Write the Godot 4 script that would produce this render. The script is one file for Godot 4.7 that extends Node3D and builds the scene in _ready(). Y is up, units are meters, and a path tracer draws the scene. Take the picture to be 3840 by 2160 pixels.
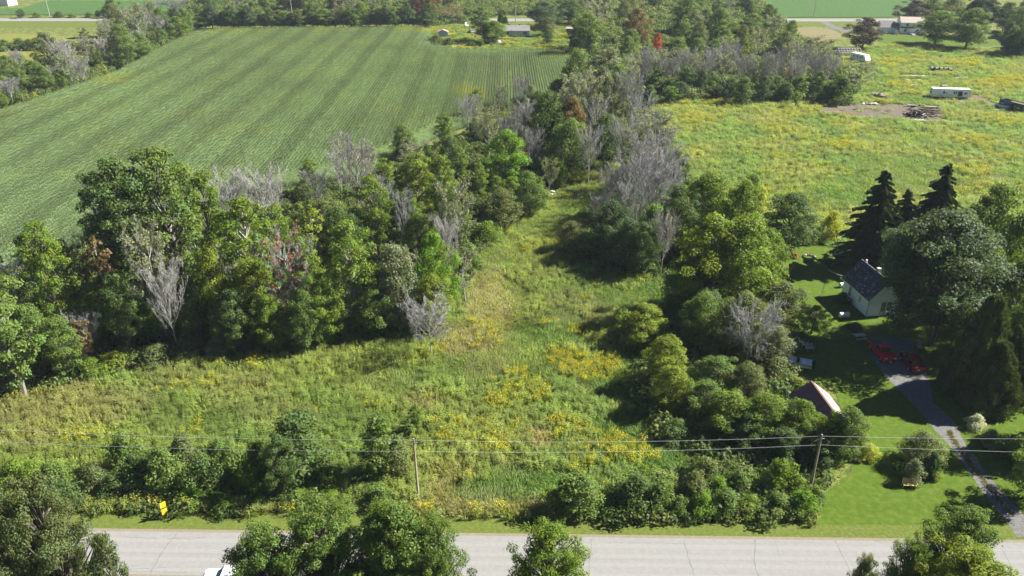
extends Node3D
# An aerial view over a country road, a weedy meadow, woods, a corn field and two yards. Units are metres, y is up, the drone hovers 60 m above the road side.

var R := RandomNumberGenerator.new()
var M := {}
var taken := {}
var proto := {}


# ---------------------------------------------------------------- shapes
class Shape:
	var v := PackedVector3Array()
	var c := PackedColorArray()
	var ix := PackedInt32Array()

	func tri(a: Vector3, b: Vector3, d: Vector3, col := Color.WHITE) -> void:
		var n := v.size()
		v.append(a)
		v.append(b)
		v.append(d)
		c.append(col)
		c.append(col)
		c.append(col)
		ix.append(n)
		ix.append(n + 1)
		ix.append(n + 2)

	func quad(a: Vector3, b: Vector3, d: Vector3, e: Vector3, col := Color.WHITE) -> void:
		var n := v.size()
		v.append(a)
		v.append(b)
		v.append(d)
		v.append(e)
		c.append(col)
		c.append(col)
		c.append(col)
		c.append(col)
		ix.append(n)
		ix.append(n + 1)
		ix.append(n + 2)
		ix.append(n)
		ix.append(n + 2)
		ix.append(n + 3)

	# a box of full size s round o, turned by b; top face drawn in by t
	func box(o: Vector3, s: Vector3, col := Color.WHITE, b := Basis(), t := Vector2.ONE) -> void:
		var h := s * 0.5
		var p := []
		for y in [-1, 1]:
			var k := t if y > 0 else Vector2.ONE
			for q in [[-1, -1], [1, -1], [1, 1], [-1, 1]]:
				p.append(o + b * Vector3(h.x * q[0] * k.x, h.y * y, h.z * q[1] * k.y))
		quad(p[4], p[5], p[6], p[7], col)
		quad(p[3], p[2], p[1], p[0], col)
		for i in 4:
			var j := (i + 1) % 4
			quad(p[i], p[j], p[j + 4], p[i + 4], col)

	func tube(a: Vector3, b: Vector3, ra: float, rb: float, col := Color.WHITE, n := 5, caps := false) -> void:
		var d := b - a
		if d.length() < 1e-5:
			return
		d = d.normalized()
		var u := d.cross(Vector3.UP if absf(d.y) < 0.9 else Vector3.RIGHT).normalized()
		var w := d.cross(u)
		var at := v.size()
		for i in n:
			var r := u * cos(TAU * i / n) + w * sin(TAU * i / n)
			v.append(a + r * ra)
			v.append(b + r * rb)
			c.append(col)
			c.append(col)
		for i in n:
			var k := at + 2 * i
			var l := at + 2 * ((i + 1) % n)
			ix.append_array(PackedInt32Array([k, k + 1, l + 1, k, l + 1, l]))
		if caps:
			for i in range(1, n - 1):
				ix.append_array(PackedInt32Array([at, at + 2 * i, at + 2 * i + 2, at + 1, at + 2 * i + 3, at + 2 * i + 1]))

	# an outline (counter-clockwise seen from +z) pushed from z0 to z1 and placed by t
	func prism(o: PackedVector2Array, z0: float, z1: float, t: Transform3D, col := Color.WHITE) -> void:
		var n := o.size()
		for i in n:
			var j := (i + 1) % n
			quad(t * Vector3(o[i].x, o[i].y, z1), t * Vector3(o[i].x, o[i].y, z0), t * Vector3(o[j].x, o[j].y, z0), t * Vector3(o[j].x, o[j].y, z1), col)
		var f := Geometry2D.triangulate_polygon(o)
		for k in range(0, f.size(), 3):
			var a := o[f[k]]
			var b := o[f[k + 1]]
			var d := o[f[k + 2]]
			tri(t * Vector3(a.x, a.y, z1), t * Vector3(b.x, b.y, z1), t * Vector3(d.x, d.y, z1), col)
			tri(t * Vector3(a.x, a.y, z0), t * Vector3(d.x, d.y, z0), t * Vector3(b.x, b.y, z0), col)

	func done() -> ArrayMesh:
		var a := []
		a.resize(Mesh.ARRAY_MAX)
		a[Mesh.ARRAY_VERTEX] = v
		a[Mesh.ARRAY_COLOR] = c
		a[Mesh.ARRAY_INDEX] = ix
		var m := ArrayMesh.new()
		m.add_surface_from_arrays(Mesh.PRIMITIVE_TRIANGLES, a)
		return m


func mat(called: String, r: float, g: float, b: float, rough := 0.9, metal := 0.0, tinted := true) -> StandardMaterial3D:
	var m := StandardMaterial3D.new()
	m.resource_name = called
	m.albedo_color = Color(r, g, b).linear_to_srgb()
	m.roughness = rough
	m.metallic = metal
	m.vertex_color_use_as_albedo = tinted
	M[called] = m
	return m


func leaf(called: String, r: float, g: float, b: float, through := 1.0) -> void:
	var m := mat(called, r, g, b, 0.62)
	m.metallic_specular = 0.35
	m.backlight_enabled = true
	m.backlight = Color(through, through, through * 0.55).linear_to_srgb()


# a material of computed noise laid over the ground by its world position; stops are [offset, r, g, b] in linear values
func ground_mat(called: String, stops: Array, metres: float, freq: float, octaves := 5, seed_ := 1, fine := 0.0, relief := 0.0) -> StandardMaterial3D:
	var n := FastNoiseLite.new()
	n.seed = seed_
	n.frequency = freq
	n.fractal_octaves = octaves
	n.fractal_gain = 0.62
	var g := Gradient.new()
	var o := PackedFloat32Array()
	var cs := PackedColorArray()
	for s in stops:
		o.append(s[0])
		cs.append(Color(s[1], s[2], s[3]).linear_to_srgb())
	g.offsets = o
	g.colors = cs
	var t := NoiseTexture2D.new()
	t.width = 1024
	t.height = 1024
	t.seamless = true
	t.noise = n
	t.color_ramp = g
	var m := StandardMaterial3D.new()
	m.resource_name = called
	m.albedo_texture = t
	m.roughness = 0.95
	m.metallic_specular = 0.2
	m.uv1_triplanar = true
	m.uv1_world_triplanar = true
	m.uv1_scale = Vector3.ONE / metres
	if fine > 0.0:
		var q := FastNoiseLite.new()
		q.seed = seed_ + 7
		q.frequency = 0.09
		q.fractal_octaves = 4
		var h := NoiseTexture2D.new()
		h.width = 512
		h.height = 512
		h.seamless = true
		h.noise = q
		m.heightmap_enabled = true
		m.heightmap_texture = h
		m.heightmap_scale = relief
	M[called] = m
	return m


# ---------------------------------------------------------------- nodes
func numbered(called: String) -> String:
	taken[called] = taken.get(called, -1) + 1
	return called if taken[called] == 0 else "%s_%03d" % [called, taken[called]]


func tag(o: Node3D, label: String, category: String, group := "", kind := "") -> Node3D:
	if label:
		o.set_meta("label", label)
	if category:
		o.set_meta("category", category)
	if group:
		o.set_meta("group", group)
	if kind:
		o.set_meta("kind", kind)
	return o


func thing(called: String, label: String, category: String, at := Vector3.ZERO, turn := 0.0, group := "") -> Node3D:
	var o := Node3D.new()
	o.name = numbered(called)
	add_child(o)
	o.position = at
	o.rotation.y = turn
	return tag(o, label, category, group)


func obj(called: String, mesh: Mesh, m: Material, parent: Node3D = self) -> MeshInstance3D:
	var o := MeshInstance3D.new()
	o.name = numbered(called) if parent == self else called
	o.mesh = mesh
	o.material_override = m
	parent.add_child(o, true)
	return o


func part(called: String, s: Shape, m: String, parent: Node3D) -> MeshInstance3D:
	return obj(called, s.done(), M[m], parent)


func boxpart(called: String, o: Vector3, s: Vector3, m: String, parent: Node3D, b := Basis(), col := Color.WHITE) -> MeshInstance3D:
	var k := Shape.new()
	k.box(o, s, col, b)
	return part(called, k, m, parent)


func poly(a: Array) -> PackedVector2Array:
	var p := PackedVector2Array()
	for i in range(0, a.size(), 2):
		p.append(Vector2(a[i], a[i + 1]))
	return p


# a sheet of ground: the outline in metres (x, distance ahead), at height y
func sheet(called: String, a: Array, y: float, m: String, parent: Node3D = self, kind := "structure") -> MeshInstance3D:
	var o := poly(a)
	var s := Shape.new()
	var f := Geometry2D.triangulate_polygon(o)
	for k in range(0, f.size(), 3):
		var t := [Vector3(o[f[k]].x, y, -o[f[k]].y), Vector3(o[f[k + 1]].x, y, -o[f[k + 1]].y), Vector3(o[f[k + 2]].x, y, -o[f[k + 2]].y)]
		if (t[1] - t[0]).cross(t[2] - t[0]).y > 0:
			s.tri(t[0], t[2], t[1])
		else:
			s.tri(t[0], t[1], t[2])
	var n := obj(called, s.done(), M[m], parent)
	if parent == self:
		n.set_meta("kind", kind)
	return n


# ---------------------------------------------------------------- plants
func dir() -> Vector3:
	while true:
		var d := Vector3(R.randf_range(-1, 1), R.randf_range(-1, 1), R.randf_range(-1, 1))
		var l := d.length()
		if l > 0.05 and l < 1.0:
			return d / l
	return Vector3.UP


func shade(lo := 0.7, hi := 1.0, warm := 0.12) -> Color:
	var k := R.randf_range(lo, hi)
	var w := R.randf_range(-warm, warm)
	return Color(clampf(k * (1 + w), 0, 1), k, clampf(k * (1 - w), 0, 1))


func leaf_at(s: Shape, p: Vector3, n: Vector3, size: float, col: Color) -> void:
	var t := n.cross(dir()).normalized()
	var b := n.cross(t)
	var l := size * R.randf_range(0.35, 0.65)
	s.quad(p - t * l, p + b * l * 0.62, p + t * l, p - b * l * 0.62, col)


# one clump of leaves: mostly on the outside, few below
func lobe(s: Shape, o: Vector3, rad: Vector3, n: int, size: float, tint: Color) -> void:
	for i in n:
		var d := dir()
		if d.y < -0.3 and R.randf() < 0.6:
			continue
		var q := 1.0 - 0.65 * R.randf() * R.randf() + (0.4 * R.randf() if R.randf() < 0.25 else 0.0)
		var p := o + d * rad * q
		var u := (d + dir() * 0.75 + Vector3.UP * 0.35).normalized()
		var k := R.randf_range(0.74, 1.0)
		leaf_at(s, p, u, size, Color(tint.r * k, tint.g * k, tint.b * k))


func profile(kind: String, t: float) -> float:
	if kind == "poplar":
		return pow(sin(PI * (0.13 + 0.73 * t)), 0.8)
	if kind == "cone":
		return 0.12 + 0.88 * pow(1.0 - t, 0.8)
	if kind == "dome":
		return sqrt(maxf(0.03, 1.0 - t * t))
	return pow(maxf(0.02, sin(PI * (0.17 + 0.8 * t))), 0.6)


# a leafy tree of height h and width w: lobes along the profile, a limb to each
func broad(seed_: int, kind: String, h: float, w: float, lobes: int, leaves: int, size: float, foot: float, lump: float) -> Array:
	R.seed = seed_
	var s := Shape.new()
	var k := Shape.new()
	var lean := Vector3(R.randf_range(-0.05, 0.05) * h, 0, R.randf_range(-0.05, 0.05) * h)
	var tr := 0.018 * h + 0.05
	var bends := [Vector3.ZERO]
	for i in range(1, 6):
		bends.append(Vector3(lean.x * i / 5.0 + R.randf_range(-0.015, 0.015) * h, h * 0.86 * i / 5.0, lean.z * i / 5.0 + R.randf_range(-0.015, 0.015) * h))
		k.tube(bends[i - 1], bends[i], tr * (1.12 - 0.19 * i), tr * (0.93 - 0.19 * i) + 0.012, shade(0.8, 1.0, 0.03), 6)
	var total := 0.0
	var spots := []
	var f := FastNoiseLite.new()
	f.seed = seed_
	f.frequency = 0.8
	for i in lobes:
		var t := (i + R.randf_range(0.0, 0.9)) / lobes
		var pr := profile(kind, t)
		var a := i * 2.39996 + R.randf_range(-0.5, 0.5)
		var edge := 1.0 + (1.0 if kind == "dome" else 0.65) * f.get_noise_3d(cos(a), t * 3.0, sin(a))
		var rr := w * lump * R.randf_range(0.65, 1.35) * (0.6 + 0.4 * pr)
		var out_ := maxf(0.0, w * 0.5 * pr * edge - rr * 0.6) * (sqrt(R.randf_range(0.15, 1.0)) if t < 0.85 else R.randf())
		var y := h * (foot + (1.0 - foot) * t) + R.randf_range(-0.04, 0.04) * h
		y = clampf(y, rr * 0.5, h - rr * 0.5)
		var o := Vector3(cos(a) * out_, y, sin(a) * out_) + lean * (y / h)
		spots.append([o, rr])
		total += rr * rr
	for q in spots:
		var o: Vector3 = q[0]
		var rr: float = q[1]
		var g := R.randf_range(0.78, 1.0)
		var wm := R.randf_range(-0.1, 0.13)
		lobe(s, o, Vector3(rr, rr * R.randf_range(0.55, 0.85), rr), int(leaves * rr * rr / total), size, Color(clampf(g * (1 + wm), 0, 1), g, g * (1 - wm * 0.5)))
		var from: float = clampf((o.y - Vector2(o.x, o.z).length() * 1.05 - 0.02 * h) / (0.86 * h), 0.2, 0.95) * 5.0
		var b := int(from)
		var p: Vector3 = bends[b].lerp(bends[mini(b + 1, 5)], from - b)
		var mid := p.lerp(o, 0.5) + Vector3(0, R.randf_range(-0.03, 0.05) * h, 0)
		var r0 := tr * 0.34
		k.tube(p, mid, r0, r0 * 0.7, shade(0.8, 1.0, 0.03), 4)
		k.tube(mid, o + Vector3(0, rr * 0.3, 0), r0 * 0.7, r0 * 0.25, shade(0.8, 1.0, 0.03), 4)
	return [s.done(), k.done(), h, w]


# a bare tree: limbs that fan upwards, branches, twigs; leafy > 0 leaves tufts of leaves on that share of the twigs
func bare(seed_: int, h: float, w: float, limbs: int, fan: float, leafy := 0.0) -> Array:
	R.seed = seed_
	var s := Shape.new()
	var k := Shape.new()
	var tr := 0.0095 * h + 0.02
	var top := Vector3(R.randf_range(-0.06, 0.06) * h, h * 0.93, R.randf_range(-0.06, 0.06) * h)
	var mid := top * 0.5 + Vector3(R.randf_range(-0.03, 0.03) * h, 0, R.randf_range(-0.03, 0.03) * h)
	k.tube(Vector3.ZERO, mid, tr, tr * 0.6, shade(0.8, 1.0, 0.03), 6)
	k.tube(mid, top, tr * 0.6, 0.02, shade(0.8, 1.0, 0.03), 5)
	for i in limbs:
		var t := 0.22 + 0.68 * (i + R.randf()) / limbs
		var p := mid * (t * 2.0) if t < 0.5 else mid.lerp(top, t * 2.0 - 1.0)
		var a := i * 2.39996 + R.randf_range(-0.4, 0.4)
		var reach := w * 0.5 * R.randf_range(0.65, 1.1) * (1.1 - 0.6 * absf(t - 0.45))
		var end := p + Vector3(cos(a) * reach, reach * R.randf_range(0.7, 1.3) * fan, sin(a) * reach)
		end.y = minf(end.y, h)
		var elbow := p.lerp(end, 0.45) - Vector3(0, reach * 0.08, 0)
		var r0 := tr * R.randf_range(0.3, 0.45)
		var col := shade(0.75, 1.0, 0.03)
		k.tube(p, elbow, r0, r0 * 0.7, col, 4)
		k.tube(elbow, end, r0 * 0.7, 0.012, col, 4)
		for j in 10:
			var u := 0.2 + 0.8 * (j + R.randf()) / 10.0
			var q := p.lerp(elbow, u / 0.45) if u < 0.45 else elbow.lerp(end, (u - 0.45) / 0.55)
			var d := ((end - p).normalized() + dir() * 0.85 + Vector3.UP * 0.45 * fan).normalized()
			var l := reach * R.randf_range(0.28, 0.5)
			var e := q + d * l
			k.tube(q, e, 0.02, 0.009, col, 3)
			for m in 8:
				var f := q.lerp(e, R.randf_range(0.25, 1.0))
				var g := (d + dir() * 0.8 + Vector3.UP * 0.3 * fan).normalized()
				var z := f + g * l * R.randf_range(0.3, 0.65)
				k.tube(f, z, 0.014, 0.007, shade(0.75, 1.0, 0.03), 3)
				if leafy > 0.0 and R.randf() < leafy:
					var g2 := R.randf_range(0.8, 1.0)
					for n in 6:
						leaf_at(s, z + dir() * 0.28, (dir() + Vector3.UP * 0.6).normalized(), 0.3, Color(g2, g2 * R.randf_range(0.85, 1), g2 * 0.9))
				else:
					for n in 3:
						var y := f.lerp(z, R.randf_range(0.3, 1.0))
						k.tube(y, y + (g + dir() * 0.8).normalized() * l * 0.28, 0.01, 0.005, col, 3)
	return [s.done() if leafy > 0.0 else null, k.done(), h, w]


# a spruce: whorls of drooping boughs hung with sprays
func conifer(seed_: int, h: float, w: float) -> Array:
	R.seed = seed_
	var s := Shape.new()
	var k := Shape.new()
	k.tube(Vector3.ZERO, Vector3(0, h * 0.97, 0), 0.02 * h, 0.02, Color.WHITE, 6)
	var tiers := 30
	for i in tiers:
		var t := (i + 0.3) / tiers
		var y := h * (0.07 + 0.9 * t)
		var reach := w * 0.5 * pow(1.0 - t, 0.82) + 0.2
		var n := 7 if t < 0.6 else 6
		for j in n:
			var a := TAU * j / n + i * 1.1 + R.randf_range(-0.25, 0.25)
			var l := reach * R.randf_range(0.55, 1.15)
			var y1 := y + R.randf_range(-0.35, 0.35)
			var o := Vector3(cos(a), 0, sin(a))
			var side := Vector3(-o.z, 0, o.x)
			var last := Vector3(0, y1, 0)
			var g := R.randf_range(0.6, 1.0)
			for m in 6:
				var u := (m + 1) / 6.0
				var p := Vector3(0, y1, 0) + o * l * u + Vector3(0, l * (0.12 * u - 0.52 * u * u + (0.2 * maxf(0, u - 0.7))), 0)
				k.tube(last, p, 0.035 * (1.05 - u), 0.03 * (1.0 - u) + 0.006, Color.WHITE, 3)
				for e in 8:
					var q := last.lerp(p, R.randf())
					var sd := side * R.randf_range(-1, 1)
					var spread := l * 0.26 * (1.1 - u * 0.75) + 0.12
					var z := q + (sd * 0.9 + o * 0.35).normalized() * spread + Vector3(0, -R.randf_range(0.1, 0.55) * spread - 0.06, 0)
					var up := Vector3(0, 0.1, 0) + o * 0.09
					var c := Color(g * R.randf_range(0.8, 1), g * R.randf_range(0.85, 1), g * 0.9)
					s.quad(q - up, q + up, z + up * 0.35, z - up * 0.9, c)
				last = p
	return [s.done(), k.done(), h, w]


# a white cedar: a dense flame of upright sprays with lumps and clefts
func cedar(seed_: int, h: float, w: float, n: int) -> Array:
	R.seed = seed_
	var s := Shape.new()
	var k := Shape.new()
	k.tube(Vector3.ZERO, Vector3(0, h * 0.9, 0), 0.02 * h, 0.03, Color.WHITE, 6)
	var f := FastNoiseLite.new()
	f.seed = seed_
	f.frequency = 0.42
	for i in n:
		var t := pow(R.randf(), 1.15)
		var a := R.randf() * TAU
		var y := h * (0.03 + 0.96 * t)
		var r := w * 0.5 * pow(1.0 - t, 0.62) * (0.9 + 0.12 * sin(t * 3.0))
		var bump := f.get_noise_3d(cos(a) * w * 0.8, y * 0.8, sin(a) * w * 0.8)
		r = (r + bump * w * 0.16) * (1.0 - 0.3 * R.randf() * R.randf()) + 0.05
		var o := Vector3(cos(a), 0, sin(a))
		var p := o * r + Vector3(0, y, 0)
		var up := (Vector3.UP + o * R.randf_range(0.1, 0.8) + dir() * 0.3).normalized()
		var sd := up.cross(o + dir() * 0.8).normalized()
		var l := R.randf_range(0.2, 0.42)
		var g := clampf(0.84 + bump * 0.3, 0.6, 0.95) * R.randf_range(0.8, 1.0)
		s.quad(p - up * l * 0.4, p + sd * l * 0.3, p + up * l, p - sd * l * 0.3, Color(g * R.randf_range(0.9, 1.0), g, g * 0.9))
	return [s.done(), k.done(), h, w]


func make_protos() -> void:
	for i in 3:
		proto["round%d" % i] = broad(11 + i, "round", 11.0, 8.5, 60 + 8 * i, 17000, 0.27, 0.16, 0.12)
		proto["poplar%d" % i] = broad(31 + i, "poplar", 17.0, 8.0, 70 + 8 * i, 13500, 0.31, 0.18, 0.11)
		proto["bush%d" % i] = broad(51 + i, "dome", 3.2, 4.2, 30 + 5 * i, 5200, 0.21, 0.04, 0.16)
		proto["dead%d" % i] = bare(71 + i, 10.0, 6.0, 17 + 2 * i, 1.2 + 0.3 * i)
	for i in 2:
		proto["willow%d" % i] = broad(91 + i, "round", 8.0, 7.5, 60, 11000, 0.27, 0.08, 0.14)
		proto["sparse%d" % i] = bare(111 + i, 10.0, 5.5, 11, 1.2, 0.4)
		proto["vine%d" % i] = broad(131 + i, "poplar", 6.0, 3.6, 44, 4600, 0.26, 0.02, 0.18)
		proto["spruce%d" % i] = conifer(151 + i, 15.0, 8.5)
		proto["cedar%d" % i] = cedar(171 + i, 11.0, 6.5, 15000)
		proto["thin%d" % i] = broad(191 + i, "poplar", 9.0, 3.2, 30, 1900, 0.33, 0.25, 0.15)
	proto["sparse2"] = bare(113, 10.0, 5.5, 12, 1.1, 0.07)
	proto["snag0"] = bare(231, 6.0, 5.5, 16, 0.8)
	proto["grand0"] = broad(271, "round", 19.0, 16.0, 210, 66000, 0.36, 0.24, 0.095)
	for i in 3:
		proto["fine%d" % i] = broad(251 + i, "round", 20.0, 11.0, 230 + 10 * i, 58000, 0.21, 0.28, 0.075)


# stands a copy of a kind of tree: kind, leaf material, bark material, place, height, width, turn
func plant(called: String, kind: String, look: String, bark: String, x: float, ahead: float, h: float, w: float, turn: float, label: String, category: String, group := "") -> Node3D:
	var p: Array = proto[kind]
	var o := thing(called, label, category, Vector3(x, 0, -ahead), turn, group)
	o.scale = Vector3(w / p[3], h / p[2], w / p[3])
	var bushy := category == "bush" or category == "shrub"
	obj("stem" if bushy else "trunk", p[1], M[bark], o)
	if p[0]:
		obj("foliage" if bushy else "crown", p[0], M[look], o)
	return o


const ORDER := ["first", "second", "third", "fourth", "fifth", "sixth", "seventh", "eighth", "ninth", "tenth", "eleventh", "twelfth", "thirteenth", "fourteenth", "fifteenth", "sixteenth", "seventeenth", "eighteenth", "nineteenth"]


func ordinal(n: int) -> String:
	if n <= 19:
		return ORDER[n - 1]
	var tens: String = ["twent", "thirt", "fort", "fift", "sixt", "sevent", "eight", "ninet"][n / 10 - 2]
	return tens + "ieth" if n % 10 == 0 else tens + "y-" + ORDER[n % 10 - 1]


# plants of one look in one place, listed from the left to the right as one sees them: [shape, leaves, bark, x, ahead, height, width]
func grove(called: String, look: String, place: String, category: String, list: Array) -> void:
	for i in list.size():
		var q: Array = list[i]
		var label := look + " " + place
		if list.size() == 2:
			label += ", the left one of two" if i == 0 else ", the right one of two"
		elif list.size() > 2:
			label += ", %s from the left" % ordinal(i + 1)
		plant(called, q[0], q[1], q[2], q[3], q[4], q[5], q[6], fposmod(q[3] * 7.31 + q[4] * 3.17, TAU), label, category, look + "s " + place if list.size() > 1 else "")


func scatter(called: String, mesh: Mesh, m: Material, places: Array, colors: Array, parent: Node3D = self) -> MultiMeshInstance3D:
	var mm := MultiMesh.new()
	mm.transform_format = MultiMesh.TRANSFORM_3D
	mm.use_colors = true
	mm.mesh = mesh
	mm.instance_count = places.size()
	for i in places.size():
		mm.set_instance_transform(i, places[i])
		mm.set_instance_color(i, colors[i])
	var o := MultiMeshInstance3D.new()
	o.name = numbered(called) if parent == self else called
	o.multimesh = mm
	o.material_override = m
	o.set_meta("kind", "stuff")
	parent.add_child(o, true)
	return o


# tussocks: a fan of blades, upright or laid over
func tussock(seed_: int, n: int, h: float, spread: float, wide: float, lay: float) -> ArrayMesh:
	R.seed = seed_
	var s := Shape.new()
	for i in n:
		var a := R.randf() * TAU
		var r := spread * sqrt(R.randf())
		var p := Vector3(cos(a) * r, 0, sin(a) * r)
		var l := h * R.randf_range(0.55, 1.1)
		var lean := (Vector3(cos(a), 0, sin(a)) * 0.35 + dir() * 0.35 + Vector3(lay, 0, 0)) * l
		lean.y = 0
		var tip := p + lean + Vector3(0, l * (1.0 - 0.45 * lay), 0)
		var mid := p.lerp(tip, 0.5) + Vector3(0, l * 0.14, 0) - lean * 0.15
		var sd := Vector3(R.randf_range(-1, 1), 0, R.randf_range(-1, 1)).normalized() * wide
		var k := shade(0.68, 1.0, 0.1)
		s.quad(p - sd * 0.6, p + sd * 0.6, mid + sd, mid - sd, k)
		s.tri(mid - sd, mid + sd, tip, k)
	return s.done()


# upright leafy stems
func weeds(seed_: int, n: int, h: float, spread: float) -> ArrayMesh:
	R.seed = seed_
	var s := Shape.new()
	for i in n:
		var a := R.randf() * TAU
		var r := spread * sqrt(R.randf())
		var p := Vector3(cos(a) * r, 0, sin(a) * r)
		var l := h * R.randf_range(0.65, 1.1)
		var tip := p + Vector3(R.randf_range(-0.12, 0.12), 1, R.randf_range(-0.12, 0.12)) * l
		var k := shade(0.72, 1.0, 0.08)
		for j in 7:
			var t := 0.3 + 0.7 * (j + R.randf()) / 7.0
			var q := p.lerp(tip, t)
			var o := Vector3(cos(j * 2.4 + a), R.randf_range(-0.2, 0.5), sin(j * 2.4 + a)) * 0.19 * (1.25 - 0.6 * t)
			var sd := o.cross(Vector3.UP).normalized() * 0.055
			s.quad(q, q + o * 0.5 + sd, q + o, q + o * 0.5 - sd, k)
	return s.done()


# flower heads on stems of height h
func blooms(seed_: int, n: int, h: float, spread: float) -> ArrayMesh:
	R.seed = seed_
	var s := Shape.new()
	for i in n:
		var a := R.randf() * TAU
		var r := spread * sqrt(R.randf())
		var p := Vector3(cos(a) * r, h * R.randf_range(0.75, 1.12), sin(a) * r)
		s.tri(p - Vector3(0.02, h * 0.6, 0), p - Vector3(-0.02, h * 0.6, 0), p, Color(0.3, 0.45, 0.6))
		for j in 5:
			leaf_at(s, p + dir() * 0.14, (Vector3.UP + dir() * 0.8).normalized(), 0.14, shade(0.75, 1.0, 0.1))
	return s.done()


# a short piece of corn row, 2.4 m long, with tassels
func corn_row(seed_: int) -> ArrayMesh:
	R.seed = seed_
	var s := Shape.new()
	for i in 12:
		var p := Vector3(R.randf_range(-0.05, 0.05), 0, -1.2 + 0.2 * (i + R.randf_range(-0.2, 0.2)))
		var h := R.randf_range(2.0, 2.35)
		s.tri(p - Vector3(0.03, 0, 0), p + Vector3(0.03, 0, 0), p + Vector3(0, h, 0), Color(0.7, 0.8, 0.5))
		for j in 9:
			var y := h * (0.28 + 0.075 * j)
			var a := R.randf_range(-0.7, 0.7) + (PI if j % 2 else 0.0)
			var o := Vector3(cos(a), 0, sin(a))
			var sd := Vector3(-o.z, 0, o.x) * 0.05
			var l := R.randf_range(0.36, 0.54) * (1.0 if j < 6 else 0.8)
			var q := p + Vector3(0, y, 0)
			var m := q + o * l * 0.5 + Vector3(0, l * 0.42, 0)
			var e := q + o * l + Vector3(0, l * R.randf_range(-0.1, 0.3), 0)
			var k := shade(0.68, 1.0, 0.08)
			s.quad(q - sd, q + sd, m + sd, m - sd, k)
			s.tri(m - sd, m + sd, e, k)
		for j in 4:
			var t := p + Vector3(0, h, 0)
			var e := t + Vector3(R.randf_range(-0.14, 0.14), R.randf_range(0.16, 0.34), R.randf_range(-0.14, 0.14))
			s.quad(t - Vector3(0.014, 0, 0), t + Vector3(0.014, 0, 0), e + Vector3(0.014, 0, 0), e - Vector3(0.014, 0, 0), Color(1.0, 0.9, 0.75))
	return s.done()


# ---------------------------------------------------------------- the scene
func _ready() -> void:
	var cam := Camera3D.new()
	cam.name = "camera"
	cam.position = Vector3(0, 60, 0)
	cam.rotation_degrees = Vector3(-26.6, 0, 0)
	cam.fov = 40.58
	cam.near = 1.0
	cam.far = 3000.0
	add_child(cam)
	var env := Environment.new()
	env.background_mode = Environment.BG_SKY
	var sm := ProceduralSkyMaterial.new()
	sm.sky_top_color = Color(0.3, 0.46, 0.74)
	sm.sky_horizon_color = Color(0.72, 0.8, 0.88)
	sm.sky_curve = 0.14
	sm.ground_bottom_color = Color(0.2, 0.24, 0.14)
	sm.ground_horizon_color = Color(0.5, 0.56, 0.55)
	sm.sky_energy_multiplier = 0.42
	sm.ground_energy_multiplier = 0.42
	var sky := Sky.new()
	sky.sky_material = sm
	env.sky = sky
	env.tonemap_mode = Environment.TONE_MAPPER_LINEAR
	env.tonemap_exposure = 3.75
	env.fog_enabled = true
	env.fog_density = 0.00009
	env.fog_light_color = Color(0.8, 0.86, 0.93)
	env.sdfgi_enabled = true
	env.ssao_enabled = true
	env.ssil_enabled = true
	var we := WorldEnvironment.new()
	we.name = "world_environment"
	we.environment = env
	add_child(we)
	var sun := DirectionalLight3D.new()
	sun.name = "sun"
	sun.light_energy = 1.6
	sun.light_color = Color(1.0, 0.98, 0.93)
	sun.light_angular_distance = 0.5
	sun.shadow_enabled = true
	add_child(sun)
	sun.look_at_from_position(Vector3(75, 62, -19), Vector3.ZERO)

	materials()
	make_protos()
	ground()
	crops()
	meadows()
	trees()
	undergrowth()
	things()


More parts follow.
